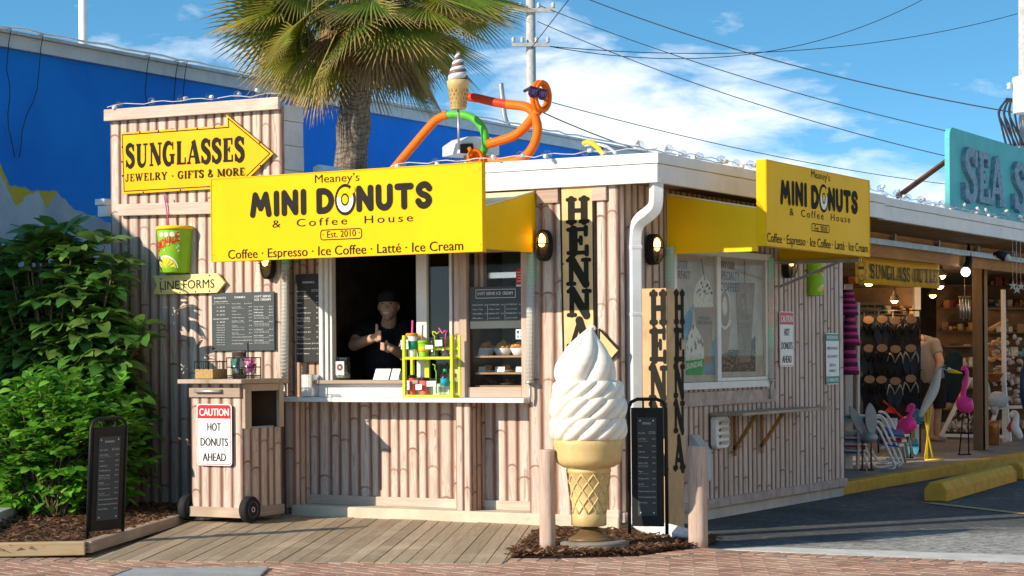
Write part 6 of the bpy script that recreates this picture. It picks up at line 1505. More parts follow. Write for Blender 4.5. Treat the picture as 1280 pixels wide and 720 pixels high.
def server():
    """the person at the window, leaning slightly, smiling, one thumb up"""
    hc = F(486, 381.5, .62); H = Vector((hc.x, .62, hc.z)); o = thing('person', (H.x-.1, .75, .14), 'smiling person in a black T-shirt and dark cap at the serving window, thumb raised', 'person')
    fr = Vector((.36, -.93, 0)).normalized(); rt = Vector((.93, .36, 0)).normalized(); U = Vector((0, 0, 1))   # rt = their left, seen right
    M = frame(H, rt, U)
    mb = MB()
    mb.ball((0, 0, 0), (.078, .112, .098), 20, 14, 0, M)                       # skull (x across, y up, z to front)
    mb.ball((0, -.045, .022), (.060, .066, .070), 16, 10, 0, M)                # jaw
    mb.ball((0, -.10, .045), (.030, .022, .030), 12, 8, 0, M)                 # chin
    mb.ball((.036, -.028, .060), (.026, .024, .024), 10, 8, 0, M); mb.ball((-.036, -.028, .060), (.026, .024, .024), 10, 8, 0, M)
    mb.tube([M @ Vector((0, .012, .085)), M @ Vector((0, -.018, .108)), M @ Vector((0, -.03, .104))], [.010, .015, .012], 10)   # nose
    for s in (1, -1): mb.ball((s*.078, -.012, .0), (.012, .030, .018), 10, 8, 0, M)
    nk = H+Vector((0, 0, -.10))-fr*.02; ch = H+Vector((-.10, .10, -.24)); sL = ch+rt*.17+U*.045; sR = ch-rt*.20+U*.03
    J = dict(nk=(nk, .058), nb=(H+Vector((-.05, .06, -.19)), .066), ch=(ch, .10), sR=(sR, .075), eR=(F(443, 431, .50), .050), wR=(F(469, 422, .34), .033),
             sL=(sL, .075), eL=(F(506, 444, .52), .050), wL=(F(490, 436, .38), .033))
    for ch_ in (('nk', 'nb', 'ch'), ('ch', 'sR', 'eR', 'wR'), ('ch', 'sL', 'eL', 'wL')):
        P = [Vector(J[k][0]) for k in ch_]; Rr = [J[k][1] for k in ch_]; mb.tube(P, Rr, 12)
        for p_, r_ in zip(P, Rr): mb.ball(p_, r_*.99, 12, 8)
    # right hand: a fist with the thumb up
    wR = Vector(J['wR'][0]); eR = Vector(J['eR'][0]); d = (wR-eR).normalized(); hp = wR+d*.045
    mb.ball(hp, (.034, .030, .044), 12, 8)
    for k, zo_ in enumerate((.030, .010, -.010, -.028)):
        k0 = hp+d*.030+U*zo_-rt*.0+fr*.012; k1 = k0+d*.022+fr*.028; k2 = k1-d*.030+fr*.010; mb.tube([hp+U*zo_*.8, k0, k1, k2], [.012, .0115, .011, .0095], 8); mb.ball(k2, .0095, 8, 6)
    t0 = hp+U*.022-d*.012; mb.tube([t0, t0+U*.035+fr*.006, t0+U*.070+fr*.004-d*.004], [.015, .0135, .011], 8); mb.ball(t0+U*.070+fr*.004-d*.004, .011, 8, 6)
    # left hand loosely closed under it
    wL = Vector(J['wL'][0]); d2 = (hp-wL); d2.z *= .3; d2.normalize(); h2 = wL+d2*.03; mb.ball(h2, (.034, .030, .040), 12, 8)
    for k, zo_ in enumerate((.024, .008, -.008, -.022)):
        k0 = h2+d2*.032+U*zo_; k1 = k0+d2*.018+fr*.024; k2 = k1-d2*.026+fr*.008; mb.tube([h2+U*zo_*.8, k0, k1, k2], [.0115, .011, .0105, .009], 8); mb.ball(k2, .009, 8, 6)
    t0 = h2+U*.018; mb.tube([t0, t0+U*.030+fr*.01+d2*.012], [.014, .011], 8); mb.ball(t0+U*.030+fr*.01+d2*.012, .011, 8, 6)
    remeshed(mb, 'body', SKIN, o, .0055, 3)
    # shirt
    mb = MB(); hip = ch+Vector((-.02, .08, -.52))
    mb.tube([H+Vector((-.03, .04, -.145)), H+Vector((-.05, .06, -.185)), ch+U*.03, ch-U*.12, ch-U*.30, hip], [.066, .095, .15, .165, .160, .165], 18)
    for s_, e_ in (('sR', 'eR'), ('sL', 'eL')):
        a = Vector(J[s_][0]); b = Vector(J[e_][0]); mb.ball(a, .088, 14, 10); mb.tube([ch+U*.01, a, a.lerp(b, .62)], [.11, .086, .082], 14)
    remeshed(mb, 'shirt', SHIRTB, o, .012, 5)
    mb = MB(); mb.tube([hip+U*.03, hip-U*.2, Vector((hip.x, hip.y, .16))], [.165, .16, .13], 14); mb.build('trousers', SHIRTB, o)
    # cap, eyes, brows, smile
    mb = MB(); mb.lathe([(.083, .025), (.090, .035), (.088, .065), (.074, .095), (.045, .115), (.0, .122)], (0, 0, 0), 22, 0, True, M @ Matrix.Rotation(-math.pi/2, 4, 'X') @ Matrix.Scale(1.15, 4, (0, 1, 0)))
    n = 14; P = [(.085*math.cos(math.pi*i/n), .036-.012*0, .085+.075*math.sin(math.pi*i/n)) for i in range(n+1)]; Q = [(.08*math.cos(math.pi*i/n), .040, .03+.05*math.sin(math.pi*i/n)) for i in range(n+1)]
    mb.add(P+Q+[(a, b-.006, c) for a, b, c in P]+[(a, b-.006, c) for a, b, c in Q], [(i, i+1, n+2+i, n+1+i) for i in range(n)]+[(2*n+2+i, 3*n+3+i, 3*n+4+i, 2*n+3+i) for i in range(n)]+[(i, 2*n+2+i, 2*n+3+i, i+1) for i in range(n)], 0, None, True, M)
    mb.build('cap', M_('dark cap', (.035, .028, .026), .9), o)
    mb = MB()
    for s in (1, -1): mb.ball((s*.075, .0, -.02), (.008, .04, .03), 8, 6, 0, M)
    mb.ball((0, -.02, -.045), (.072, .07, .055), 14, 10, 0, M); mb.build('hair', HAIRM, o)
    mb = MB()
    for s in (1, -1):
        mb.ball((s*.030, .010, .0865), (.0125, .006, .006), 10, 6, 0, M); mb.tube([M @ Vector((s*.016, .026, .092)), M @ Vector((s*.032, .031, .090)), M @ Vector((s*.046, .026, .080))], .0035, 6, 0)
    mb.build('eyes_and_brows', HAIRM, o)
    mb = MB(); P = [(x, -.062+.35*x*x/.03*.3, .098-x*x*9) for x in [(-.030+.06*i/10) for i in range(11)]]; mb.tube([M @ Vector(p) for p in P], [.002+.0055*math.sin(math.pi*i/10) for i in range(11)], 8); mb.build('teeth', SIGNW, o)
    return o
server()
# clutter in the dark behind the window
for i, (x, z, s, m) in enumerate(((-2.4, 1.475, 'box', CARD), (-2.1, 1.475, 'jar', METAL), (-1.7, 1.775, 'box', TANP), (-1.2, 1.475, 'jar', GREENC), (-.9, 1.775, 'jar', PINK), (-2.2, 2.075, 'box', CARD))):
    mb = MB(); p = Vector((x, 3.02, z))
    if s == 'box': mb.box((x-.12, 2.95, z), (x+.12, 3.12, z+.17))
    else: mb.lathe([(.06, 0), (.07, .01), (.07, .15), (.04, .18), (.04, .2)], p, 16)
    tag(mb.build('storage_'+s, m, bevel=.004), ('cardboard box', 'storage jar')[s == 'jar']+' on the dark shelves inside the kiosk', s, 'stores on the kiosk back shelves')
mb = MB(); p = Vector((-1.0, 2.0, 1.021)); mb.box((-1.25, 1.85, 1.021), (-.85, 2.2, 1.45)); mb.box((-1.20, 1.84, 1.10), (-.90, 1.849, 1.25)); tag(mb.build('soft_serve_machine', STEEL, bevel=.01), 'steel machine on the worktop inside the kiosk', 'machine')
# ------------------------------------------------------------------ string lights along the roof edges
def make_bulb(p):
    o = thing('string_bulb', p, 'x', 'light bulb'); p = Vector(p)
    mb = MB(); mb.lathe([(.0, -.032), (.020, -.026), (.032, -.006), (.032, .010), (.020, .028), (.013, .034)], p+Vector((0, 0, .035)), 14); mb.build('bulb_glass', BULB, o)
    mb = MB(); mb.lathe([(.014, .0), (.015, .004), (.015, .032), (.010, .036)], p+Vector((0, 0, .066)), 10); mb.build('socket', WHITE2, o)
    mb = MB(); mb.tube([p+Vector((0, 0, .03)), p+Vector((0, 0, .06))], .004, 5); mb.build('filament', METAL, o); return o
_bulb = None
def bulbs(a, b, n, label, group, wire=True):
    global _bulb
    a, b = Vector(a), Vector(b)
    for i in range(n):
        p = a.lerp(b, (i+.5)/n) + Vector((rnd.uniform(-.01, .01), rnd.uniform(-.01, .01), 0))
        if _bulb is None: _bulb = make_bulb(p); o = _bulb
        else: o = dup(_bulb, p)
        o['label'] = label; o['group'] = group; o.rotation_euler = (rnd.uniform(1.0, 2.2), rnd.uniform(-.5, .5), rnd.uniform(0, 6.28)); o.location.z += .035
    mb = MB(); m_ = n*3; P = [a.lerp(b, i/m_)+Vector((0, 0, .012+.022*abs(math.sin(i*2.3)))) for i in range(m_+1)]; mb.tube(P, .0035, 5); tag(mb.build('light_string', M_('white flex', (.6, .6, .58), .5)), 'white flex joining the '+label.split(' ', 1)[1], 'cable')
bulbs(F(134, 136, 0), F(351, 121, 0), 6, 'clear bulbs along the top of the tall bamboo wall', 'string light bulbs on the tall wall')
bulbs((-1.85, YF, ZT+.004), (XF, YF, ZT+.004), 9, 'clear bulbs along the front roof edge of the kiosk', 'string light bulbs on the front roof edge')
bulbs((XF, YF+.1, ZT+.004), (XF, 4.6, ZT+.004), 17, 'clear bulbs along the side roof edge of the kiosk', 'string light bulbs on the side roof edge')
SX = .30
bulbs((SX, 4.7, 2.64), (SX, 11.6, 2.64), 34, 'clear bulbs along the roof edge of the open shop', 'string light bulbs on the shop roof edge')

# ------------------------------------------------------------------ on the kiosk roof
# cone twist
yc = .35; p = F(573, 137, yc); dep = (p-CAM).dot(C_F); k = dep/FPX
o = thing('rooftop_cone', p, 'small chocolate and vanilla twist cone model standing on the kiosk roof', 'cone model')
mb = MB(); mb.lathe([(8.5*k, 0), (9.5*k, 1*k), (12.5*k, 27*k), (13.5*k, 28*k), (14.5*k, 35*k), (13.5*k, 36.5*k), (9*k, 37*k)], p, 24); mb.build('wafer_cone', WAFER, o)
mb = MB()
for r_, z0 in ((9.3, 3), (9.9, 7), (10.6, 12), (11.2, 17), (11.9, 22)):
    for j in range(14): a = 2*math.pi*(j+.5*(z0 % 2))/14; mb.box((-.007, -.004, -.01), (.007, .004, .01), 0, Matrix.Translation(p+Vector((math.cos(a)*(r_+.2)*k, math.sin(a)*(r_+.2)*k, (z0+1.5)*k))) @ Matrix.Rotation(a+1.57, 4, 'Z'))
mb.build('waffle_dimples', WAFERL, o)
for nm, ph, mt in (('chocolate_swirl', 0, M_('chocolate swirl paint', (.19, .115, .09), .35)), ('vanilla_swirl', math.pi, M_('grey vanilla paint', (.68, .70, .72), .3))):
    mb = MB(); pts, rs = [], []
    for i in range(70):
        f = i/69; a = ph+f*4.2*2*math.pi*.9; r = 8.2*k*(1-f)**.75; pts.append(p+Vector((r*math.cos(a), r*math.sin(a), (39+33*f)*k))); rs.append(max(.4, 5.2*(1-f*.72))*k)
    mb.tube(pts, rs, 10); mb.build(nm, mt, o)
mb = MB(); mb.tube([p-Vector((0, 0, .30)), p], .009, 8); mb.build('post', METAL, o)
# bent foam-tube figure
yt = .55
def T(u, v, dy=0): return tuple(F(u, v, yt+dy))
o = thing('tube_figure', F(600, 215, yt), 'orange and green foam tube figure wearing sunglasses on the kiosk roof', 'figure')
mb = MB(); mb.tube(catmull([T(488, 216), T(515, 184), T(540, 155), T(550, 147), T(560, 143.5)], 6), .033, 12); mb.build('orange_arm', ORANGE, o)
mb = MB(); mb.tube(catmull([T(553, 145), T(570, 143), T(590, 147), T(603, 160), T(607, 178), T(603, 192, .05), T(594, 197, .1)], 6), .030, 12); mb.build('green_loop', GREENF, o)
mb = MB(); P = catmull([T(610, 180), T(640, 171), T(655, 160), T(668, 144), T(673, 138)], 6); mb.tube(P, .035, 12)
mb.tube(catmull([T(600, 198), T(620, 202), T(640, 202), T(657, 195), T(668, 180), T(672, 162), T(669, 147), T(664, 138), T(655, 133), T(640, 131), T(634, 130.5)], 6), .035, 12); mb.build('orange_body', ORANGE, o)
mb = MB(); mb.tube(catmull([T(636, 130.7), T(615, 127), T(598, 123), T(585, 121)], 5), .033, 12); mb.build('red_arm', ORANGE2, o)
hc = F(676, 120.5, yt); kk = (hc-CAM).dot(C_F)/FPX
for dx, e in ((-2.0, .05), (2.5, -.02)):
    mb = MB(); Mh = frame(hc+C_R*(dx*kk)+Vector((0, e*0, 0)), (C_R*.72+C_F*.69), (0, 0, 1)); mb.torus((0, 0, 0), 15.5*kk, .018, 30, 8, 0, Mh, .80, 1.12); mb.build('head_ring', ORANGE, o)
Mg = frame(hc-C_F*.07+C_R*(-4*kk)+Vector((0, 0, 2.5*kk)), (C_R*.92+C_F*.38-Vector((0, 0, .17))), (0, 0, 1))
mb = MB(); ln = MB()
for s in (-1, 1):
    x = s*6.4*kk; ww, hh = 4.9*kk, 5.4*kk
    q = [(x-ww, hh), (x+ww, hh), (x+ww*.85, -hh*.6), (x+ww*.4, -hh), (x-ww*.4, -hh), (x-ww*.85, -hh*.6)]; q2 = q+[q[0]]
    mb.tube([(a, b, 0) for a, b in q2], .012, 6, 0, False, True, Mg); ln.poly(q, .002, 0, Mg)
mb.tube([(-1.8*kk, 3*kk, 0), (1.8*kk, 3*kk, 0)], .012, 6, 0, True, True, Mg); mb.tube([(11*kk, 4*kk, 0), (14*kk, 3*kk, -.12)], .012, 6, 0, True, True, Mg); mb.tube([(-11*kk, 4*kk, 0), (-10*kk, 3*kk, -.12)], .012, 6, 0, True, True, Mg)
mb.build('sunglasses', M_('violet black frame', (.05, .025, .07), .35), o); ln.build('lenses', M_('violet lens', (.20, .11, .32), .15), o)
mb = MB(); kn = F(592, 194, yt-.05); ku = kk
for i, (du, dv) in enumerate(((-6, -9), (3, -8), (8, -1), (5, 7), (-4, 6))): mb.tube([kn, kn+C_R*(du*ku)+C_D*(dv*ku)-C_F*.03], [.022, .014], 8)
mb.torus((0, 0, 0), .05, .014, 16, 6, 0, frame(kn-C_F*.05+C_R*(2*ku)+C_D*(3*ku), C_R, (0, 0, 1))); mb.build('hand', ORANGE, o)
# rooftop box light and hose
b = F(584, 187, .95); o = thing('roof_light', b, 'pale metal box light on the kiosk roof behind the tube figure', 'roof light')
mb = MB(); M = frame(b, (C_R*.9+C_F*.43), (0, 0, 1)); mb.prism([(-.14, -.05), (.20, -.05), (.20, .02), (.14, .085), (-.06, .085), (-.14, .03)], .34, 0, M, -.17); mb.build('housing', PIPEM, o, bevel=.008)
mb = MB(); mb.prism([(-.14, -.05), (-.02, -.05), (-.04, .03), (-.14, .02)], .02, 0, M, .172); mb.build('lens', BLK, o)
mb = MB(); mb.tube([b-Vector((0, 0, .05)), b-Vector((0, 0, .27))], .03, 8); mb.build('stem', METAL, o)
p = F(690, 197, .5); o = thing('cable_bundle', F(742, 186, .8), 'looped bundle of hoses and cables on the kiosk roof by the front corner', 'cable')
for (P, r_, m_) in (([(729, 180), (736, 178), (745, 182), (752, 190), (756, 195)], .022, YELC), ([(731, 182), (742, 180), (757, 183), (764, 187), (770, 192)], .012, WHITE), ([(732, 179), (740, 179), (748, 181), (753, 186), (750, 193)], .010, BLK)):
    mb = MB(); mb.tube(catmull([tuple(F(u, v, .8)) for u, v in P], 5), r_, 8); mb.build('hose', m_, o)
p = F(437, 212, .6); mb = MB(); a = F(388, 205, .55); b = F(398, 214, .55)
P = [F(u, v, .5) for u, v in ((391, 209), (398, 205.5), (408, 213), (392, 218))]; mb.add(P+[q+Vector((0, .25, 0)) for q in P], [(0, 1, 2, 3), (7, 6, 5, 4)]+[(i, 4+i, 4+(i+1) % 4, (i+1) % 4) for i in range(4)]); tag(mb.build('roof_vent', WHITE), 'white sheet metal vent on the roof beside the tall wall', 'vent')
dp_ = (S(641, 168, BX-.1)-CAM).dot(C_F); mb = MB(); mb.tube(catmull([tuple(D(626, 104, dp_)), tuple(D(629, 130, dp_)), tuple(D(632, 150, dp_)), tuple(D(641, 167, dp_)), tuple(D(643, 176, dp_))], 5), .035, 8); tag(mb.build('roof_pipe', METAL), 'curved grey pipe rising from the blue building roof behind the tube figure', 'pipe')

# ------------------------------------------------------------------ palm
def palm():
    base = F(428, 205, 3.0); bx, by = base.x, 3.0; topz = F(455, 14, 3.0).z; tx = F(452, 30, 3.0).x
    o = thing('palm_tree', (bx, by, 0), 'fan palm with a rough grey trunk rising behind the kiosk roof', 'palm')
    mb = MB(); pts = []; rs = []
    for i in range(26):
        f = i/25; z = topz*f; u_ = max(0, (z-2.2)/(topz-2.2)); pts.append((bx+(tx-bx)*u_**.9, by, z)); rs.append(.182-.04*f+.012*math.sin(i*2.4))
    mb.tube(pts, rs, 20); mb.build('trunk', TRUNK, o)
    c = Vector((tx, by, topz+.14)); fr_, dr = MB(), MB()
    def fan(mbx, a, el, L, Rf, spread, droop, rv, n=36):
        """one fan leaf: stalk from the crown at azimuth a and elevation el, blade of n pleated fingers"""
        dirv = Vector((math.cos(a)*math.cos(el), math.sin(a)*math.cos(el), math.sin(el)))
        pts = []; p = c.copy()+Vector((math.cos(a), math.sin(a), 0))*.08; d = dirv.copy()
        for i in range(9):
            pts.append(p.copy()); p = p+d*(L/8); d = (d+Vector((0, 0, -.035*droop*(i+1)/4))).normalized()
        tube_pts = [tuple(q) for q in pts]; b0 = len(mbx.v); mbx.tube(tube_pts, [.018-.001*i for i in range(9)], 5)
        for i in range(len(mbx.uv)-1, -1, -1):
            pass
        fwd = d; sd_ = fwd.cross(Vector((0, 0, 1)))
        sd_ = sd_.normalized() if sd_.length > .01 else Vector((1, 0, 0)); upv = sd_.cross(fwd).normalized()
        roll = rnd.uniform(-1.2, 1.2); sd_, upv = sd_*math.cos(roll)+upv*math.sin(roll), upv*math.cos(roll)-sd_*math.sin(roll)
        for j in range(n):
            t = (j/(n-1)-.5)*2; an = t*spread; ln = Rf*(1-.28*abs(t)**1.6)*rnd.uniform(.88, 1.05); fd = (fwd*math.cos(an)+sd_*math.sin(an)+upv*(.10-.25*abs(t))).normalized()
            wv = fd.cross(upv).normalized(); q = pts[-1].copy(); dd_ = fd.copy(); w0 = Rf*.029; row = []; segs = 6; crk = rnd.uniform(.3, 2.0)
            for s in range(segs+1):
                f = s/segs; wd = w0*(.35+1.5*f if f < .35 else (.70*(1-(f-.35)/.65)**.9+.03)); row.append((q-wv*wd, q+upv*(wd*.55), q+wv*wd)); q = q+dd_*(ln/segs); dd_ = (dd_+Vector((0, 0, -1))*(.02+.26*droop*crk*max(0, f-.45))).normalized()
            vs = [v_ for r_ in row for v_ in r_]; u_ = min(1, max(0, rv+rnd.uniform(-.2, .2)))
            uv = [(u_, k_//3/segs) for k_ in range(len(vs))]
            mbx.add(vs, [f_ for s in range(segs) for f_ in ((3*s, 3*s+1, 3*s+4, 3*s+3), (3*s+1, 3*s+2, 3*s+5, 3*s+4))], 0, uv, False)
    GA = 2.399963
    for i in range(52):
        f = i/51; el = R(74-128*f**.92)+rnd.uniform(-.12, .12); fan(fr_, i*GA+rnd.uniform(-.2, .2), el, rnd.uniform(.55, 1.0)*(1-.25*f), rnd.uniform(.66, .90), rnd.uniform(1.1, 1.6), .55+.5*f, .3+1.15*f*rnd.uniform(.4, 1.3))
    for u, v, dep_ in ((330, 60, -.3), (360, 30, -.5), (500, 75, -.6), (560, 60, -.5), (590, 40, -.2), (440, 70, -.8), (620, 30, .1), (470, 40, -.9)):
        tgt = F(u, v, by+dep_)-c; a = math.atan2(tgt.y, tgt.x); el = math.atan2(tgt.z, math.hypot(tgt.x, tgt.y)); fan(fr_, a, el+.28, max(.45, tgt.length*.66), .80, 1.4, 1.0, rnd.uniform(.35, .8))
    for i in range(30):
        fan(dr, i*GA*1.7+rnd.uniform(-.3, .3), R(rnd.uniform(-62, -35)), rnd.uniform(.28, .55), rnd.uniform(.55, .8), .75, 1.3, rnd.random(), 18)
    fr_.build('crown', FROND, o, recalc=False); dr.build('dry_skirt', FROND_DRY, o, recalc=False)
    mb = MB()
    for i in range(90):                                        # dead strands hanging out of the crown
        a = rnd.random()*6.28; r = rnd.uniform(.2, .75); p = c+Vector((r*math.cos(a), r*math.sin(a), rnd.uniform(-.45, .0))); q = rnd.uniform(.15, .5); mb.tube([p, p+Vector((math.cos(a)*.06, math.sin(a)*.06, -q*.5)), p+Vector((math.cos(a)*.05, math.sin(a)*.05, -q))], [.007, .005, .002], 4)
    for i in range(420):
        a = rnd.random()*6.28; r = .12+.33*rnd.random(); p = c+Vector((r*math.cos(a), r*math.sin(a), rnd.uniform(-.25, .25))); mb.tube([p, p+Vector((rnd.uniform(-.15, .15), rnd.uniform(-.15, .15), -rnd.uniform(.1, .4)))], .004, 3)
    mb.build('seed_fibres', M_('dry fibres', (.30, .22, .13), .9, var=.3), o)
palm()

# ------------------------------------------------------------------ shrubs
def leafy(name, label, origin, tips, leafgen, mat, stemw=.012):
    o = thing(name, origin, label, 'shrub'); lf, st = MB(), MB()
    for tip, d in tips:
        b = Vector(origin)+Vector((rnd.uniform(-.15, .15), rnd.uniform(-.15, .15), 0)); mid = b.lerp(tip, .5)+Vector((0, 0, .15)); st.tube(catmull([tuple(b), tuple(mid), tuple(tip)], 3), [stemw*(1-.08*i) for i in range(7)], 5)
        leafgen(lf, tip, d)
    st.build('stem', M_('shrub stem', (.14, .11, .06), .8), o); lf.build('foliage', mat, o, recalc=False); return o
def one_leaf(mb, p, d, L, W, rv, droop=.5, fold=.25):
    d = Vector(d).normalized(); s = d.cross(Vector((0, 0, 1)))
    s = s.normalized() if s.length > .05 else Vector((1, 0, 0)); n = s.cross(d).normalized(); rl = rnd.uniform(-.6, .6); s, n = s*math.cos(rl)+n*math.sin(rl), n*math.cos(rl)-s*math.sin(rl)
    vs = []; uv = []; q = Vector(p); K = 6; prof = (.10, .50, .85, 1.0, .95, .66, .05)
    for i in range(K+1):
        w_ = W*.5*prof[i]; vs += [q-s*w_+n*(w_*fold), q, q+s*w_+n*(w_*fold)]; uv += [(rv, i/K)]*3; q = q+d*(L/K); d = (d+Vector((0, 0, -droop/K))).normalized(); n = s.cross(d).normalized()
    mb.add(vs, [f for i in range(K) for f in ((3*i, 3*i+1, 3*i+4, 3*i+3), (3*i+1, 3*i+2, 3*i+5, 3*i+4))], 0, uv, True)
def rosette(mb, tip, d):
    n = rnd.randint(7, 10); a0 = rnd.random()*6.28; d = Vector(d).normalized()
    for i in range(n):
        a = a0+i*6.283/n; h = Vector((math.cos(a), math.sin(a), 0)); dd_ = (h*1.0+d*.55+Vector((0, 0, rnd.uniform(.0, .45)))).normalized(); L = rnd.uniform(.17, .28); one_leaf(mb, tip+dd_*.02, dd_, L, L*rnd.uniform(.36, .44), rnd.random(), rnd.uniform(.4, 1.7), .16)
def sprig(mb, tip, d):
    d = Vector(d).normalized(); q = Vector(tip)-d*.14
    for i in range(9):
        a = i*2.4+rnd.random(); s = Vector((math.cos(a), math.sin(a), rnd.uniform(-.1, .5))); dd_ = (s+d*.5).normalized(); L = rnd.uniform(.065, .125); one_leaf(mb, q, dd_, L, L*.62, rnd.random(), rnd.uniform(.2, 1.1), .22); q = q+d*.022
# big-leaved shrub: an uneven mound against the walls
def mound(cx, cy, cz, rx, ry, rz_, n, shell=.55, seed=1, zmin=.15):
    r_ = random.Random(seed); T_ = []
    while len(T_) < n:
        v = Vector((r_.gauss(0, 1), r_.gauss(0, 1), r_.gauss(0, 1))).normalized(); rr = (shell+(1-shell)*r_.random()); bump = 1+.22*mnoise.noise(v*2.3+Vector((seed, 0, 0)))
        p = Vector((cx+v.x*rx*rr*bump, cy+v.y*ry*rr*bump, cz+v.z*rz_*rr*bump))
        if p.z < zmin: continue
        T_.append((p, (v+Vector((0, -.15, .35))).normalized()))
    return T_
bc = F(60, 420, -.40)
tips = mound(bc.x, -.42, 1.33, .92, .34, 1.06, 340, .45, 3) + mound(bc.x+.30, -.35, .95, .55, .28, .95, 100, .6, 5) + mound(bc.x-.8, -.42, 1.38, .9, .34, .92, 120, .6, 6)
for (u, v) in ((168, 430), (172, 405)):
    tips.append((F(u, v+8, -.40), Vector((.1, -.2, 1))))
leafy('broadleaf_shrub', 'tall dark green shrub with large glossy leaves, far left', (bc.x, -.35, .06), tips, rosette, LEAF_BIG, .016)
sc_ = F(62, 560, -1.15)
tips = mound(sc_.x, -1.15, .62, .66, .42, .58, 330, .55, 8, .12)+mound(sc_.x-.45, -1.25, .55, .55, .40, .52, 150, .6, 9, .12)+mound(sc_.x+.30, -.95, .60, .42, .36, .55, 130, .6, 10, .12)
leafy('bright_shrub', 'low bright green sunlit shrub behind the left sandwich board', (sc_.x, -1.1, .06), tips, sprig, LEAF_SM, .007)

# ------------------------------------------------------------------ poles and wires
p = D(104, 50, 30); mb = MB(); mb.tube([(p.x, p.y, 0), (p.x, p.y, 3), (p.x, p.y, 12)], [.075, .07, .055], 10); tag(mb.build('flag_pole', WHITE), 'slim white pole rising behind the blue wall, upper left', 'pole')
D1 = 46
p = D(664, 100, D1); o = thing('utility_pole', (p.x, p.y, 0), 'concrete utility pole with cross arms behind the palm', 'utility pole')
mb = MB(); mb.tube([(p.x, p.y, 0), (p.x, p.y, 4), (p.x, p.y, 13)], [.12, .11, .10], 12); mb.build('pole', POLEW, o)
for v, l in ((14, 28), (57, 22)):
    z = D(664, v, D1).z; mb = MB(); a = Vector((p.x, p.y-.15, z)); mb.beam(a-C_R*(l*D1/FPX*.9), a+C_R*(l*D1/FPX*1.25), .07, .08); arm = mb.build('cross_arm', POLEW, o)
    for s in (-.8, -.3, .5, 1.15):
        q = a+C_R*(l*D1/FPX*s); mb = MB(); mb.lathe([(.03, .05), (.05, .07), (.03, .10), (.05, .13), (.025, .17), (.0, .18)], q, 10); mb.build('insulator', M_('insulator', (.5, .5, .5), .3), arm)
D2 = 34
p = D(1283, 120, D2); o = thing('utility_pole', (p.x, p.y, 0), 'utility pole at the right edge carrying a white transformer', 'utility pole'); kq = D2/FPX
mb = MB(); mb.tube([(p.x, p.y, 0), (p.x, p.y, 10)], [.15, .11], 12); mb.build('pole', POLEW, o)
tcn = D(1284, 142, D2-.3); mb = MB(); mb.lathe([(16*kq, 0), (17.5*kq, 1*kq), (17.5*kq, 40*kq), (18.5*kq, 41*kq), (17*kq, 45*kq), (8*kq, 47*kq), (0, 47.5*kq)], tcn, 22); tr_o = mb.build('transformer', WHITE, o)
mb = MB(); q = tcn+Vector((0, 0, 46*kq))-C_R*3*kq; mb.lathe([(2*kq, 0), (3*kq, 2*kq), (1.8*kq, 4*kq), (3*kq, 6*kq), (1.8*kq, 8*kq), (2.5*kq, 10*kq), (0, 12*kq)], q, 10); q2 = tcn+Vector((0, 0, 30*kq))-C_R*22*kq; mb.lathe([(2*kq, 0), (3.5*kq, 2*kq), (2*kq, 4*kq), (3.5*kq, 6*kq), (2*kq, 8*kq), (0, 9*kq)], q2, 10); mb.build('bushing', M_('porcelain', (.7, .7, .7), .3), tr_o)
mb = MB(); a = D(1252, 166, D2); mb.beam(a, D(1300, 159, D2), .05, .05); mb.build('cross_arm', POLEW, o)
mb = MB()
for i in range(7):
    x0 = 1252+i*3.2; mb.tube(catmull([tuple(D(1259+i*1.2, 123, D2-.2)), tuple(D(x0-3-4*(i % 2), 140, D2-.2)), tuple(D(x0, 158, D2-.2)), tuple(D(x0+6+3*(i % 3), 182, D2-.2))], 5), .018, 5)
mb.build('drop_cables', CABLE, o)
def span(a, b, sag, r, label):
    P = [Vector(a).lerp(Vector(b), i/24)-Vector((0, 0, sag*4*(i/24)*(1-i/24))) for i in range(25)]; mb = MB(); mb.tube(P, r, 5); return tag(mb.build('overhead_wire', CABLE), label, 'wire', 'overhead wires across the sky')
dz1 = 45
span(D(735, -1, dz1), D(1300, 146, 36), .25, .012, 'topmost thick dark wire crossing the sky from upper centre to the transformer')
span(D(672, 6, D1), D(1340, 196, 40), .30, .010, 'second dark wire down, from the cross arm of the concrete pole past the turquoise sign')
span(D(672, 27, D1), D(1340, 228, 40), .35, .010, 'third dark wire down, from the concrete pole to the turquoise sign')
span(D(690, 128, D1), D(1190, 231, 60), .2, .010, 'low dark wire running down right behind the shorter yellow sign')
span(D(676, 57, D1), D(1290, 12, 60), .6, .010, 'thin wire rising right from the lower cross arm of the concrete pole')
span(D(676, 56, D1), D(1160, -4, 60), .9, .010, 'thin wire rising steeply right, leaving the top of the picture')
span(D(660, 132, D1), D(800, 188, 50), .05, .014, 'short wire behind the head of the tube figure')
span(D(600, 150, D1), D(760, 192, 50), .05, .014, 'lowest short wire, just above the blue building behind the tube figure')
span(D(664, 60, D1), D(712, -2, 40), .0, .010, 'stay wire rising right from the concrete pole')
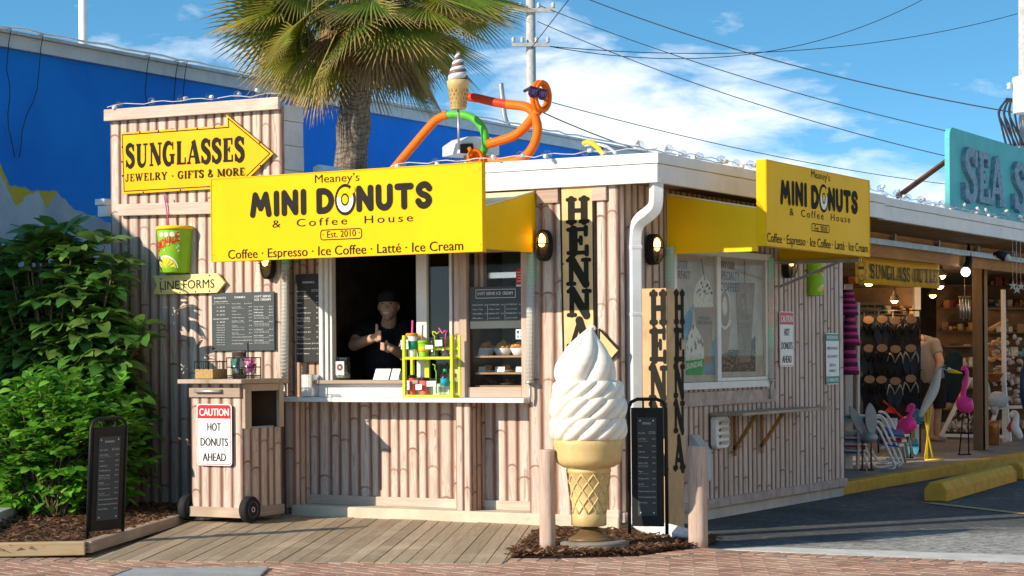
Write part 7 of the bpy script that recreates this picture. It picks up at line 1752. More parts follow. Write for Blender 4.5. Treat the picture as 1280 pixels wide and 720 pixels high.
# ------------------------------------------------------------------ open-fronted shop beyond the kiosk
SH = thing('beach_shop', (-3, 10, 0), 'open-fronted beach shop under a white roof edge, right of the kiosk', 'shop'); FZ = .10
mb = MB(); mb.box((-7, 4.46, -.02), (-.17, 24, FZ-.004)); struct(mb.build('shop_floor', SHOPF))
o = thing('kerb', (-.1, 10, 0), 'yellow painted kerb in front of the open shop', 'kerb'); mb = MB(); mb.box((-.168, 4.30, -.02), (-.03, 24, FZ)); mb.build('kerb_stone', YCURB, o, bevel=.015)
mb = MB(); mb.box((-7.05, 4.45, 0), (-6.9, 24, 2.6)); mb.box((-6.9, 23.9, 0), (-.3, 24, 2.6)); mb.build('wall', SHOPW, SH)
mb = MB(); mb.box((-7, 4.64, 2.50), (SX-.045, 24, 2.60)); mb.build('roof', FASCG, SH)
mb = MB(); mb.box((-6.9, 4.64, 2.44), (-.52, 23.9, 2.498)); mb.build('ceiling', CEILM, SH)
mb = MB(); mb.box((SX-.04, 4.64, 2.44), (SX, 24, 2.565)); mb.box((SX-.04, 4.64, 2.568), (SX+.012, 24, 2.64)); mb.build('fascia', FASC, SH, bevel=.003)
mb = MB(); mb.box((-.50, 4.64, 2.435), (SX-.05, 24, 2.46)); mb.build('soffit', M_('raw soffit', (.26, .15, .07), .85), SH)
mb = MB(); board(mb, side(-.42, 0, 0), 4.5, 2.19, 24, 2.43, .05); mb.build('beam', BEAMW, SH)
mb = MB(); mb.beam((-.30, 4.5, 2.33), (-.30, 24, 2.33), .05, .055); mb.beam((-.40, 4.5, 2.26), (-.40, 24, 2.26), .03, .05)
for y in (5.4, 6.8, 8.2, 9.6, 11, 12.4): mb.beam((-.33, y, 2.33), (-.33, y, 2.44), .03, .03); mb.tube([(-.36, y, 2.40), (-.34, y+.02, 2.36), (-.36, y+.03, 2.33)], .02, 6)
mb.build('rail', METAL, SH)
pp = G(1225, 562, FZ); pw = 23*(pp-CAM).dot(C_F)/FPX
mb = MB(); Mp = Matrix.Translation((pp.x, pp.y+.05, 0)); k = .072
for y0_, sgn in ((0, 1),):
    board(mb, side(pp.x+k, 0, 0), pp.y-.03, FZ, pp.y+.115, 2.25, .02, -.022, 0, False); board(mb, front(0, pp.y-.03, 0), pp.x-k, FZ, pp.x+k-.002, 2.25, .02, -.02, 0, False)
mb.box((pp.x-k+.001, pp.y-.008, FZ), (pp.x+k-.024, pp.y+.113, 2.248)); mb.build('post', POSTW, SH)
mb = MB(); board(mb, side(pp.x+.02, 0, 0), 16.2, FZ, 16.35, 2.25, .14, -.1, 0, False); mb.build('post', POSTW, SH)
for (y, x, z, r) in ((9.6, -1.6, 2.05, .06), (9.9, -1.4, 1.85, .05), (12.2, -1.6, 2.08, .06), (13.2, -1.9, 2.25, .07), (7.2, -3.5, 2.1, .06), (16.5, -3.5, 1.35, .05), (11.0, -4.0, 2.1, .06), (15.0, -2.6, 2.05, .06)):
    o = thing('shop_lamp', (x, y, z), 'lit amber clip lamp hanging in the shop', 'lamp', 'lit lamps inside the shop'); p = Vector((x, y, z))
    mb = MB(); mb.tube([p+Vector((0, 0, .05)), (x, y, 2.44)], .006, 5); mb.build('cord', WIRE, o)
    mb = MB(); mb.lathe([(r*1.2, 0), (r*.9, .05), (r*.35, .09), (r*.3, .12)], p, 14); mb.build('shade', M_('lamp shade', (.10, .08, .05), .5), o, recalc=False)
    ll = bpy.data.lights.new('lamp_light', 'POINT'); ll.energy = 6; ll.color = (1, .62, .30); ll.shadow_soft_size = .06; lo = bpy.data.objects.new('lamp_light', ll); sc.collection.objects.link(lo); lo.parent = o; lo.location = (0, 0, -.10)
    mb = MB(); mb.ball(p+Vector((0, 0, .012)), r*.85, 12, 8); mb.build('bulb', WARM2, o)
p = D(1207, 340, 22.5); o = thing('shop_lamp', p, 'small lit white spotlight beside the amber lamps, left of the shop post', 'lamp'); mb = MB(); mb.ball(p, .05, 12, 8); mb.build('bulb', COOL, o)
mb = MB(); mb.tube([p+Vector((0, .02, .02)), p+Vector((0, .12, .12)), (p.x, p.y+.12, 2.44)], [.055, .04, .01], 10); mb.build('housing', BLK, o)
# banner
bx_ = -.5; pb = lambda u, v: S(u, v, bx_); tl, tr, bl, br = pb(1068.5, 317.5), pb(1174.5, 324.5), pb(1069, 354), pb(1175.5, 361)
o = thing('shop_banner', (tl+br)/2, 'yellow cloth banner with dark serif letters and a sun face, across the shop opening', 'banner'); M = frame(tl, tr-tl, (0, 0, 1)); Mi = M.inverted(); L = [Mi @ q for q in (tl, tr, br, bl)]
mb = MB(); n = 24
def bq(f, g): return (L[0].lerp(L[1], f)).lerp(L[3].lerp(L[2], f), g)
def bump_(f): return .010*math.sin(f*19)+.006*math.sin(f*41+1)
vs = []
for i in range(n+1):
    for g in (0, .5, 1): q = bq(i/n, g); vs.append((q.x, q.y, bump_(i/n)*(.3+g)))
m_ = len(vs); vs2 = [(a, b, c-.004) for a, b, c in vs]
fs = [(3*i+g, 3*i+g+1, 3*i+g+4, 3*i+g+3) for i in range(n) for g in (0, 1)]
mb.add(vs+vs2, fs+[tuple(m_+q for q in f) for f in fs]+[(0, 1, m_+1, m_), (1, 2, m_+2, m_+1), (3*n, 3*n+1, m_+3*n+1, m_+3*n), (3*n+1, 3*n+2, m_+3*n+2, m_+3*n+1)]+[(3*i, 3*i+3, m_+3*i+3, m_+3*i) for i in range(n)]+[(3*i+2, 3*i+5, m_+3*i+5, m_+3*i+2) for i in range(n)], 0, None, True, M)
mb.build('cloth', M_('banner cloth', (.74, .44, .03), .7, var=.06), o)
z6 = lambda x, y: (1030+x/4, 290+y/4)
mb = MB(); MM, wd = baseM(pb, M, z6(222, 230), z6(422, 249)); MM = MM @ Matrix.Translation((0, 0, .022)); slab_text(mb, 'SUNGLASS', MM, 0, 0, (pb(*z6(222, 160))-pb(*z6(222, 230))).length, wd, 0, .22, .08, .03)
MM, wd = baseM(pb, M, z6(438, 251), z6(578, 256)); MM = MM @ Matrix.Translation((0, 0, .022)); slab_text(mb, 'OUTLET', MM, 0, 0, (pb(*z6(438, 182))-pb(*z6(438, 250))).length, wd, 0, .22, .08, .03)
c_ = Mi @ pb(*z6(178, 195)); pen = Pen(mb, M, 0, 0, .022); rr = .10
for a0, a1 in ((100, 280),): pen.stroke([(c_.x+rr*math.cos(R(a)), c_.y+rr*math.sin(R(a))) for a in range(-180, 181, 15)], .008)
for k in range(9):
    a = R(40*k); pen.stroke([(c_.x+rr*1.08*math.cos(a-.25), c_.y+rr*1.08*math.sin(a-.25)), (c_.x+rr*1.5*math.cos(a), c_.y+min(rr*1.3*math.sin(a), .11)), (c_.x+rr*1.08*math.cos(a+.25), c_.y+rr*1.08*math.sin(a+.25))], .007)
for s in (-1, 1): pen.stroke([(c_.x+s*.03-.018, c_.y+.03), (c_.x+s*.03+.018, c_.y+.03)], .028, 'r')
pen.stroke(arc(c_.x, c_.y-.02, .045, .03, 200, 340, 8), .007); mb.build('lettering', M_('brown ink', (.05, .03, .012), .7), o)
# turquoise sign on the roof
tx = -.5; pt = lambda u, v: S(u, v, tx); tl, tr, bl = pt(1187, 158), pt(1280, 184), pt(1188, 262)
M = frame(tl, (0, 1, 0), (0, 0, 1)); o = thing('roof_sign', tl, 'turquoise board with blue metal letters standing on the shop roof', 'sign'); hh = tl.z-2.60
mb = MB(); Ls = 3.9; rr = .12; mb.prism([(0, -hh), (Ls, -hh), (Ls, 0)]+arc(rr, -rr, rr, rr, 90, 180, 6), .06, 0, M, -.06); mb.build('board', TURQ, o, bevel=.006)
Mi = M.inverted(); z8 = lambda x, y: (1080+x/3, 60+y/3)
mb = MB()
for ch, x0, x1, yb0, yt0, yb1 in (('S', 362, 412, 568, 376, 0), ('E', 413, 462, 578, 386, 0), ('A', 458, 516, 588, 402, 0), ('S', 548, 598, 604, 430, 0)):
    a = Mi @ pt(*z8(x0, yb0)); b = Mi @ pt(*z8(x1, yb0)); c = Mi @ pt(*z8(x0, yt0)); mb = MB(); slab_text(mb, ch, M, a.x, a.y, c.y-a.y, b.x-a.x, 0, .21, .13, 0, '', .05, .001, False, .00003); mb.build('letter', SEAM, o)
a = Mi @ pt(*z8(548, 604)); x = a.x+.62
for ch in 'HELLS': mb = MB(); slab_text(mb, ch, M, x, a.y-.02, .62, .48, 0, .21, .13, 0, '', .05, .001, False, .00003); mb.build('letter', SEAM, o); x += .56
mb = MB(); mb.beam(S(1122, 246, -.9), S(1186, 199, tx-.09), .045, .045); mb.beam((tx-.1, tl.y+3.4, tl.z-.3), (-1.6, tl.y+3.0, 2.6), .045, .045); mb.build('brace', RUST, o)
# wheel stops
def wheel_stop(a, b, label):
    a = Vector((a.x, a.y, -.01)); b = Vector((b.x, b.y, -.01)); d = b-a; M = frame(a, (0, 0, 1), (0, 0, 1)) if False else None
    n_ = Vector((-d.y, d.x, 0)).normalized(); L = d.length; d = d.normalized(); mb = MB(); prof = [(-.0, 0), (.0, .10), (.05, .165), (.15, .165), (.20, .10), (.20, 0)]; vs = []
    for f in (0, 1): vs += [a+d*(L*f)+n_*x+Vector((0, 0, z)) for x, z in prof]
    mb.add(vs, [(5, 4, 3, 2, 1, 0), (6, 7, 8, 9, 10, 11)]+[(i, (i+1) % 6, 6+(i+1) % 6, 6+i) for i in range(6)]); return tag(mb.build('wheel_stop', YCURB, bevel=.012), label, 'wheel stop', 'yellow concrete wheel stops')
wa = G(1184, 626); wb = G(1271, 601)
wheel_stop(wa, wb, 'whole yellow concrete wheel stop in front of the shop kerb')
wheel_stop(wb+(wb-wa).normalized()*.35, wb+(wb-wa).normalized()*2.4, 'yellow wheel stop cut by the right edge of the picture')
# paper notice on the post
a = S(1226.5, 445, pp.x+k+.004); M = side(pp.x+k+.004, a.y-.0, a.z); h_ = S(1226.5, 395, pp.x+k).z-a.z
w_ = .17; o = thing('paper_notice', M @ Vector((w_/2, 0, 0)), 'white paper notice with orange print on the shop post', 'notice'); mb = MB(); mb.prism([(-.05, 0), (w_-.05, 0), (w_-.05, h_), (-.05, h_)], .003, 0, M); mb.build('sheet', SIGNW, o)
mb = MB()
for i, y in enumerate((.86, .42, .16)): text(mb, ('OPEN', 'DAILY', 'SALE')[i], M, w_/2-.05, h_*y, h_*.07, w_*.6, 'C', 0, .02, 1, 1, .0045)
mb.build('lettering', M_('orange print', (.75, .25, .08)), o)

# ------------------------------------------------------------------ goods in the shop
def at(u, v, dep_): return D(u, v, dep_)
def depth(p): return (p-CAM).dot(C_F)
# flip-flop rack
fp = G(1110, 566, FZ); df = depth(fp); kf = df/FPX
o = thing('sandal_rack', (fp.x, fp.y, FZ), 'black display rack hung with dark flip-flops under the yellow banner', 'rack')
def RP(u, v, fwd=0): return D(u, v, df+fwd)
mb = MB()
for u in (1080, 1098, 1116, 1134, 1150): mb.tube([RP(u, 388, .06), RP(u, 568, .06)], .010, 6)
for v in (388, 425, 462, 500): mb.tube([RP(1078, v, .05), RP(1152, v, .05)], .008, 6)
mb.build('grid', WIRE, o)
mb = MB(); a = RP(1080, 400, .12); M = frame(RP(1080, 525, .12), C_R, (0, 0, 1)); mb.box((0, 0, -.02), (70*kf, 130*kf, 0), 0, M); mb.build('back_panel', BLK, o)
def sandals(u, v, sole, strap, label, grey=False):
    """a pair hanging on a card: two soles with thong straps"""
    p = RP(u+rnd.uniform(-2, 2), v+rnd.uniform(-2, 2), -.04+rnd.uniform(-.03, .03)); t = thing('flip_flops', p, label, 'flip-flops', 'flip-flops hung on the rack')
    ms, mt, mc = MB(), MB(), MB(); M0 = frame(p, C_R, (0, 0, 1)) @ Matrix.Scale(1.35, 4)
    for s in (-1, 1):
        M = M0 @ Matrix.Translation((s*.052, 0, 0)) @ Matrix.Rotation(s*-.12, 4, 'Z')
        out = [(.042*math.cos(a)*(1.0 if math.sin(a) > 0 else .82), -.12+.125*math.sin(a)) for a in [i*.3142 for i in range(20)]]; ms.prism(out, .022, 0, M, 0)
        mt.tube([M @ Vector(q) for q in ((-.034, -.14, .024), (-.02, -.09, .045), (0, -.05, .03))], .008, 6); mt.tube([M @ Vector(q) for q in ((.034, -.14, .024), (.02, -.09, .045), (0, -.05, .03))], .008, 6)
    ms.build('sole', sole, t); mt.build('strap', strap, t); mc.prism([(.058*math.cos(a)*.8, -.02+.034*math.sin(a)) for a in [i*.4488 for i in range(14)]], .004, 0, M0 @ Matrix.Translation((0, 0, .046))); mc.build('card', CARD, t); return t
greyS = M_('grey strap', (.30, .30, .28), .7)
i = 0
for v in (397, 434, 472):
    for u, wd_ in ((1086, 0), (1100, 0), (1117, 1), (1139, 1)):
        i += 1; sandals(u, v, (SHIRTB, RUBBER, M_('navy rubber', (.02, .03, .05)))[i % 3], (WIRE, greyS)[wd_] if v > 400 else WIRE, 'pair of dark flip-flops on the black rack, %s row, %s' % ({397: 'top', 434: 'middle', 472: 'bottom'}[v], {1086: 'at the far left', 1100: 'left of centre', 1117: 'right of centre', 1139: 'at the right edge'}[u]))
# striped garments hanging at the kiosk end
for (u, v, s, lab) in ((1060, 362, .9, 'topmost pink striped knit hanging at the kiosk end of the shop'), (1062, 393, 1.1, 'middle pink striped knit hanging at the kiosk end of the shop'), (1061, 422, 1.3, 'lowest pink and purple striped knit hanging at the kiosk end of the shop')):
    p = D(u, v, 19.5); t = thing('striped_knit', p, lab, 'knitwear', 'striped knits hanging at the kiosk end'); mbA, mbB = MB(), MB()
    for j in range(9):
        z0 = -.03*j*s; mb = mbA if j % 2 else mbB; mb.lathe([(.05+.006*j, z0-.03*s), (.05+.006*j, z0)], p, 10)
    mbA.build('pink_stripes', M_('pink wool', (.55, .06, .24), .9), t); mbB.build('dark_stripes', M_('plum wool', (.10, .02, .06), .9), t)
# white door posts
for u0, u1, v0, v1, d_, lab in ((1143.5, 1151, 353, 508, df+.7, 'white post behind the flip-flop rack'), (1057, 1066, 355, 470, 20.6, 'white post at the kiosk end of the shop, behind the striped knits'), (1072, 1075, 378, 450, 20.4, 'slim white upright of the sunglasses display')):
    a = D(u0, v1, d_); b = D(u1, v0, d_); M = frame(a, C_R, (0, 0, 1)); mb = MB(); mb.box((0, FZ-a.z, -.1), ((u1-u0)*d_/FPX, b.z-a.z, 0), 0, M); tag(mb.build('white_post', WHITE), lab, 'post')
# sunglasses display: a rack with rows of lenses
d_ = 26; t = thing('sunglasses_display', D(1070, 470, d_), 'tall rack of sunglasses at the kiosk end of the shop', 'display rack'); mb, mc = MB(), MB(); M = frame(D(1064, 470, d_), C_R, (0, 0, 1)); kq = d_/FPX
mb.box((0, -.8, -.06), (38*kq, 92*kq, -.03), 0, M)
for r_ in range(11):
    for c_i in range(4):
        x, y = (4+9*c_i)*kq, (6+8*r_)*kq
        for s in (0, 3.6): mc.box((x+s*kq, y, -.028), (x+(s+3)*kq, y+2.6*kq, -.015), 0, M)
mb.build('back_panel', M_('display grey', (.14, .13, .12)), t); mc.build('glasses', RUBBER, t)
# shelving with countless trinkets, at the back and along the sides
def clutter(label, uvs, d_, nrows, n, pal, seed):
    (u0, v0, u1, v1) = uvs; kq = d_/FPX; M = frame(D(u0, v1, d_), C_R, (0, 0, 1)); W_, H_ = (u1-u0)*kq, (v1-v0)*kq; r_ = random.Random(seed)
    t = thing('shelf_unit', M @ Vector((W_/2, 0, -.15)), label, 'shelves'); mb = MB()
    for i in range(nrows+1): mb.box((0, H_*i/nrows-.02, -.3), (W_, H_*i/nrows, 0), 0, M)
    mb.box((0, -.3, -.33), (W_, H_, -.305), 0, M); mb.build('shelf_boards', SHOPW, t)
    mb = MB()
    for i in range(n):
        row = r_.randrange(nrows); x = r_.random()*W_*.94; s = r_.uniform(.02, .06); y = H_*row/nrows; kind = r_.random(); m = r_.randrange(len(pal)); zf = -r_.uniform(.02, .2)
        if kind < .45: mb.box((x, y, zf-.05), (x+s*1.6, y+min(s*2.2, H_/nrows*.85), zf), m, M)
        elif kind < .75: mb.ball((x+s, y+s*.8, zf-.04), (s, s*.8, s*.8), 8, 6, m, M)
        else: mb.lathe([(s*.7, 0), (s, s), (s*.5, s*2)], (0, 0, 0), 8, m, True, M @ Matrix.Translation((x+s, y, zf-.05)) @ Matrix.Rotation(-math.pi/2, 4, 'X'))
    o2 = mb.build('trinkets', pal, t); o2['kind'] = 'stuff'; return t
P1 = [SHELL, TANP, COPPER, TEALP, BLK, CARD, M_('faded gold', (.45, .30, .08)), M_('dull red', (.30, .06, .05))]
P1b = P1+[BLUEC, GREYR]
clutter('shelves of hats and trinkets behind the yellow banner', (1060, 322, 1150, 392), 29, 2, 60, P1, 1)
clutter('shelves of dark goods low at the kiosk end of the shop', (1056, 455, 1092, 530), 27, 3, 60, P1b, 2)
clutter('brown back-wall shelves of curios between the banner and the post', (1176, 356, 1226, 470), 31, 4, 110, P1, 3)
clutter('low shelves of shells and starfish left of the shop post', (1180, 432, 1232, 538), 28, 4, 120, [SHELL, SHELL, TANP, CARD, GREYR], 4)
clutter('shelves of ornaments right of the shop post', (1236, 385, 1300, 535), 29, 5, 130, [SHELL, SHELL, GREYR, TANP, BLUER, CARD], 5)
clutter('high shelves of dark goods at the back, right of the post', (1236, 330, 1310, 383), 32, 2, 60, P1, 6)
# wind chime and starfish garland
p = D(1206, 372, 25.5); t = thing('wind_chime', p, 'silver wind chime of four tubes hanging left of the shop post', 'wind chime'); mb = MB()
for i in range(4): q = p+C_R*((i-1.5)*.036); mb.tube([q, q-Vector((0, 0, .26+.02*(i % 2)))], .011, 8)
mb.build('tubes', STEEL, t); mb = MB(); mb.lathe([(.07, 0), (.075, .01), (.06, .02)], p, 14); mb.tube([p, (p.x, p.y, 2.44)], .004, 4); mb.build('top_disc', WOODB, t)
for (u, v) in ((1271, 362), (1276, 358), (1266, 357)):
    p = D(u, v, 22); mb = MB(); M = frame(p, C_R, (0, 0, 1)); mb.prism([((.05 if i % 2 == 0 else .018)*math.cos(i*.628+1.57), (.05 if i % 2 == 0 else .018)*math.sin(i*.628+1.57)) for i in range(10)], .015, 0, M); mb.tube([p+Vector((0, 0, .05)), (p.x, p.y, 2.44)], .003, 4); tag(mb.build('hanging_starfish', SHELL), 'pale starfish hanging on a thread right of the shop post', 'starfish', 'starfish hanging right of the post')
# bending person in the shop
def shopper():
    dp = 27.0; kq = dp/FPX
    def Q(u, v, f=0): return D(u, v, dp+f)
    o = thing('person', G(1165, 547, FZ), 'person in a grey T-shirt and dark shorts bending over in the shop, seen from behind', 'person')
    mb = MB(); hipc = Q(1165, 478); she = Q(1152, 428); nk = Q(1146, 424, -.05); hd = Q(1141, 432, -.12)
    mb.tube([hipc, hipc.lerp(she, .5), she], [.15, .16, .15], 14); mb.tube([she, nk, hd], [.10, .065, .06], 10)
    mb.ball(hd, (.085, .09, .105), 14, 10); mb.ball(hd-C_R*.06+Vector((0, 0, -.04)), (.03, .03, .03), 8, 6); mb.ball(hd+C_F*-.085, (.015, .02, .03), 8, 6)
    shl = Q(1168, 430, -.12); elb = Q(1175.5, 452, -.22); hnd = Q(1170, 474, -.25); mb.tube([shl, elb, hnd], [.065, .052, .036], 12); mb.ball(shl, .066, 10, 8); mb.ball(elb, .052, 10, 8)
    hp = hnd-Vector((0, 0, .05)); mb.ball(hp, (.035, .03, .05), 10, 8)
    for k_ in range(4): a = hp+C_R*((k_-1.5)*.017)-Vector((0, 0, .03)); mb.tube([a, a-Vector((0, 0, .035))-C_F*.012, a-Vector((0, 0, .06))-C_R*.01], [.010, .010, .008], 6)
    mb.tube([hp+C_R*-.02, hp-C_R*.05-Vector((0, 0, .03))], [.012, .009], 6)
    for s, u in ((-1, 1162), (1, 1171)):
        h = hipc+C_R*(s*.075); kn = Q(u, 516, .05*s); an = Vector((kn.x, kn.y, FZ+.09)); mb.tube([h, kn, an], [.10, .062, .042], 12); mb.ball(kn, .062, 10, 8); mb.tube([an, an-Vector((0, 0, .05)), an-Vector((0, 0, .06))+C_R*.10-C_F*.08], [.042, .042, .032], 10)
    remeshed(mb, 'body', SKIN, o, .012, 3)
    mb = MB(); mb.tube([hipc+Vector((0, 0, .02)), hipc.lerp(she, .5), she, she.lerp(nk, .5)], [.175, .185, .175, .10], 16); mb.tube([she.lerp(shl, .4), shl, shl.lerp(elb, .6)], [.09, .085, .078], 12); mb.ball(shl, .085, 12, 8); remeshed(mb, 'shirt', SHIRTG, o, .016, 5)
    mb = MB()
    for s in (-1, 1): h = hipc+C_R*(s*.075); mb.tube([h+Vector((0, 0, .06)), h-Vector((0, 0, .12)), h-Vector((0, 0, .34))], [.13, .125, .105], 14)
    remeshed(mb, 'shorts', M_('dark shorts', (.02, .02, .026), .9), o, .016, 3)
    mb = MB()
    for u in (1162, 1171):
        kn = Q(u, 516); a = Vector((kn.x, kn.y, FZ)); mb.lathe([(.05, 0), (.055, .02), (.04, .06)], a+C_R*.03-C_F*.03, 12)
    mb.build('shoes', SHIRTG, o); mb = MB(); mb.ball(hd+Vector((0, .02, .03)), (.092, .095, .09), 14, 10); mb.build('hair', M_('brown hair', (.06, .04, .025), .8), o)
shopper()
# dark jacket or cloth in the middle
mb = MB(); p = D(1190, 470, 27.2); M = frame(p, C_R, (0, 0, 1)); mb.prism([(-.17, -.35), (.13, -.35), (.15, .25), (.07, .36), (-.03, .34), (-.13, .18)], .12, 0, M, -.1); tag(mb.build('hanging_jacket', M_('dark teal cloth', (.012, .03, .04), .9), bevel=.04), 'dark jacket hanging behind the bending person in the shop', 'jacket')

# garden birds
def bird(kind, foot, u0, label):
    pass
hf = G(1160, 576, FZ); dh = depth(hf)
def HQ(u, v, f=0): return D(u, v, dh+f)
o = thing('heron_ornament', (hf.x, hf.y, FZ), 'white and grey metal heron with a yellow beak and yellow legs in the shop front', 'bird ornament')
mb = MB(); mb.tube(catmull([tuple(HQ(u, v)) for u, v in ((1150, 521), (1158, 505), (1166, 490), (1171, 474), (1174, 462), (1180, 459), (1187, 463))], 5), [.012+.042*math.sin(min(1, i/14)*math.pi*.62+.15) if i < 14 else max(.026, .045-.003*(i-14)) for i in range(31)], 12); mb.build('body', M_('heron paint', (.60, .61, .60), .5, var=.15), o)
mb = MB(); mb.tube([HQ(1186, 463), HQ(1196, 465), HQ(1203, 466.5)], [.028, .016, .003], 8); mb.build('beak', YELC, o)
mb = MB(); mb.ball(HQ(1183, 460.5, -.045), .012, 8, 6); mb.tube([HQ(1177, 459, -.04), HQ(1183, 457.5, -.045), HQ(1186, 459, -.03)], .008, 6); mb.build('eye', BLK, o)
mb = MB()
for (a, b) in (((1160, 512), (1159, 574)), ((1164, 508), (1156, 574)), ((1155, 518), (1166, 572))): mb.tube([HQ(*a), HQ(*b)], .010, 6)
mb.tube([HQ(1156, 575), HQ(1180, 574)], .010, 6); mb.build('legs', YELC, o)
ff = G(1205, 570, FZ); dfm = depth(ff)
def flamingo(dd_, neck, body, legs, label, foot):
    Q = lambda u, v, f=0: D(u, v, dd_+f)
    o = thing('flamingo_ornament', (foot.x, foot.y, FZ), label, 'bird ornament'); mb = MB(); n_ = catmull([tuple(Q(*p)) for p in neck], 5); m_ = len(n_); mb.tube(n_, [.022+.012*i/m_ for i in range(m_)], 10)
    b_ = catmull([tuple(Q(*p)) for p in body], 5); m_ = len(b_); mb.tube(b_, [.012+.085*math.sin(math.pi*(i+.6)/(m_+.4)) for i in range(m_)], 14); mb.build('body', PINKF, o)
    mb = MB(); a = Q(*neck[0]); mb.tube([a, a+C_R*.03-Vector((0, 0, .05)), a+C_R*.02-Vector((0, 0, .09))], [.024, .018, .006], 8); mb.build('beak', BLK, o)
    mb = MB()
    for (p, q) in legs: mb.tube([Q(*p), Q(*q)], .008, 6)
    mb.build('legs', WIRE, o)
flamingo(dfm, [(1203, 463), (1205, 459.5), (1208, 465), (1207, 478), (1204, 492), (1203, 500)], [(1202, 494), (1204, 502), (1209, 508), (1215, 513)], [((1205, 505), (1199, 568)), ((1210, 508), (1211, 568)), ((1197, 568), (1214, 568))], 'magenta flamingo ornament on black legs, in front of the white shelf rack', ff)
f2 = G(1135, 574, FZ)
flamingo(depth(f2), [(1134, 515), (1137, 508.5), (1141, 507.5), (1139, 514), (1136, 522), (1139, 530)], [(1122, 539), (1130, 533), (1137, 531), (1143, 537)], [((1134, 536), (1134, 572)), ((1138, 537), (1138, 572)), ((1130, 572), (1142, 572))], 'smaller magenta flamingo ornament beside the folding chairs', f2)
# grey metal bird with rust legs (wings as big leaves)
gf = G(1085, 588, FZ); dg = depth(gf)
def GQ(u, v, f=0): return D(u, v, dg+f)
o = thing('metal_bird', (gf.x, gf.y, FZ), 'grey sheet metal bird with raised wings on rusty legs, by the kiosk wall', 'bird ornament')
M = frame(GQ(1090, 545), C_R, (0, 0, 1)); kg = dg/FPX
def leafp(c0, c1, w_):
    a = Vector(c0); b = Vector(c1); d = b-a; n_ = Vector((-d.y, d.x)).normalized(); return [tuple(a+d*t+n_*(w_*s*math.sin(math.pi*min(1, max(0, t)))**.6)) for s, ts in ((1, [i/8 for i in range(9)]), (-1, [i/8 for i in range(7, 0, -1)])) for t in ts]
mb = MB(); mb.prism([(x*kg, y*kg) for x, y in leafp((0, 0), (-3, 42), 7.5)], .02, 0, M); mb.prism([(x*kg, y*kg) for x, y in leafp((-6, -2), (-27, 38), 6)], .02, 0, M, -.08); mb.build('wings', GREYR, o, bevel=.005)
mb = MB(); mb.ball((-3*kg, -2*kg, -.02), (11*kg, 7.5*kg, .09), 14, 10, 0, M); mb.build('body', GREYR, o)
mb = MB()
for u in (1078, 1089): mb.tube([GQ(u, 550), GQ(u, 586)], .010, 6); mb.tube([GQ(u-4, 587), GQ(u+4, 587)], .010, 6)
mb.build('legs', RUST, o)
# folding chairs, stacked
def folding_chair(dx, dz_, label, fabric):
    d0 = dg+.35; Q = lambda u, v, f=0: D(u, v, d0+f+dx*.5)+Vector((0, 0, dz_))+C_R*dx
    o = thing('folding_chair', Q(1100, 585), label, 'folding chair', 'folded beach chairs stacked by the kiosk'); mb = MB(); r = .013
    seatL, seatR = [(1100, 548), (1110, 533)], [(1132, 545), (1126, 533)]
    mb.tube(catmull([tuple(Q(*p)) for p in ((1094, 520), (1104, 522), (1117, 548), (1122, 560), (1126, 571), (1117, 575), (1100, 577), (1092, 568), (1086, 552))], 4), r, 8)
    mb.tube(catmull([tuple(Q(u, v, .35)) for u, v in ((1098, 515), (1108, 518), (1120, 540), (1128, 560), (1131, 572), (1124, 574), (1108, 574))], 4), r, 8)
    mb.tube([Q(1108, 548), Q(1136, 544, .1), Q(1139, 565, .3)], r, 8); mb.build('frame', WHITE2, o)
    mb = MB(); P = [Q(1103, 541), Q(1131, 545), Q(1128, 537, .40), Q(1104, 533, .40)]; mb.add(P+[p-Vector((0, 0, .015)) for p in P], [(0, 1, 2, 3), (7, 6, 5, 4)]+[(i, 4+i, 4+(i+1) % 4, (i+1) % 4) for i in range(4)]); mb.build('seat', fabric, o)
folding_chair(0, 0, 'white tube folding chair with blue seat, top of the stack by the kiosk', BLUEC)
folding_chair(-.03, -.055, 'white tube folding chair second in the stack by the kiosk', REDF)
folding_chair(-.06, -.10, 'white tube folding chair at the bottom of the stack by the kiosk', BLUEC)
for i, (v, m_, lab) in enumerate(((523, BLUER, 'pale blue folded chair lying flat on the pile against the kiosk end'), (543, GREYR, 'grey folded chair in the pile against the kiosk end'), (551, BLUEC, 'navy folded chair in the pile against the kiosk end'), (559, REDF, 'dark red folded chair in the pile against the kiosk end'), (567, BLUEC, 'lowest navy folded chair in the pile against the kiosk end'))):
    a = D(1056, v, dg+.15); M = frame(a, C_R, (0, 0, 1)); mb = MB(); mb.box((0, 0, -.5), (24*kg, .022, 0), 0, M); mb.tube([(0, .03, .01), (26*kg, .03, .01), (28*kg, .015, -.05), (28*kg, .015, -.5)], .010, 6, 1, True, True, M); tag(mb.build('flat_chair', [m_, WHITE2]), lab, 'folded chair', 'flat folded chairs piled by the kiosk end')
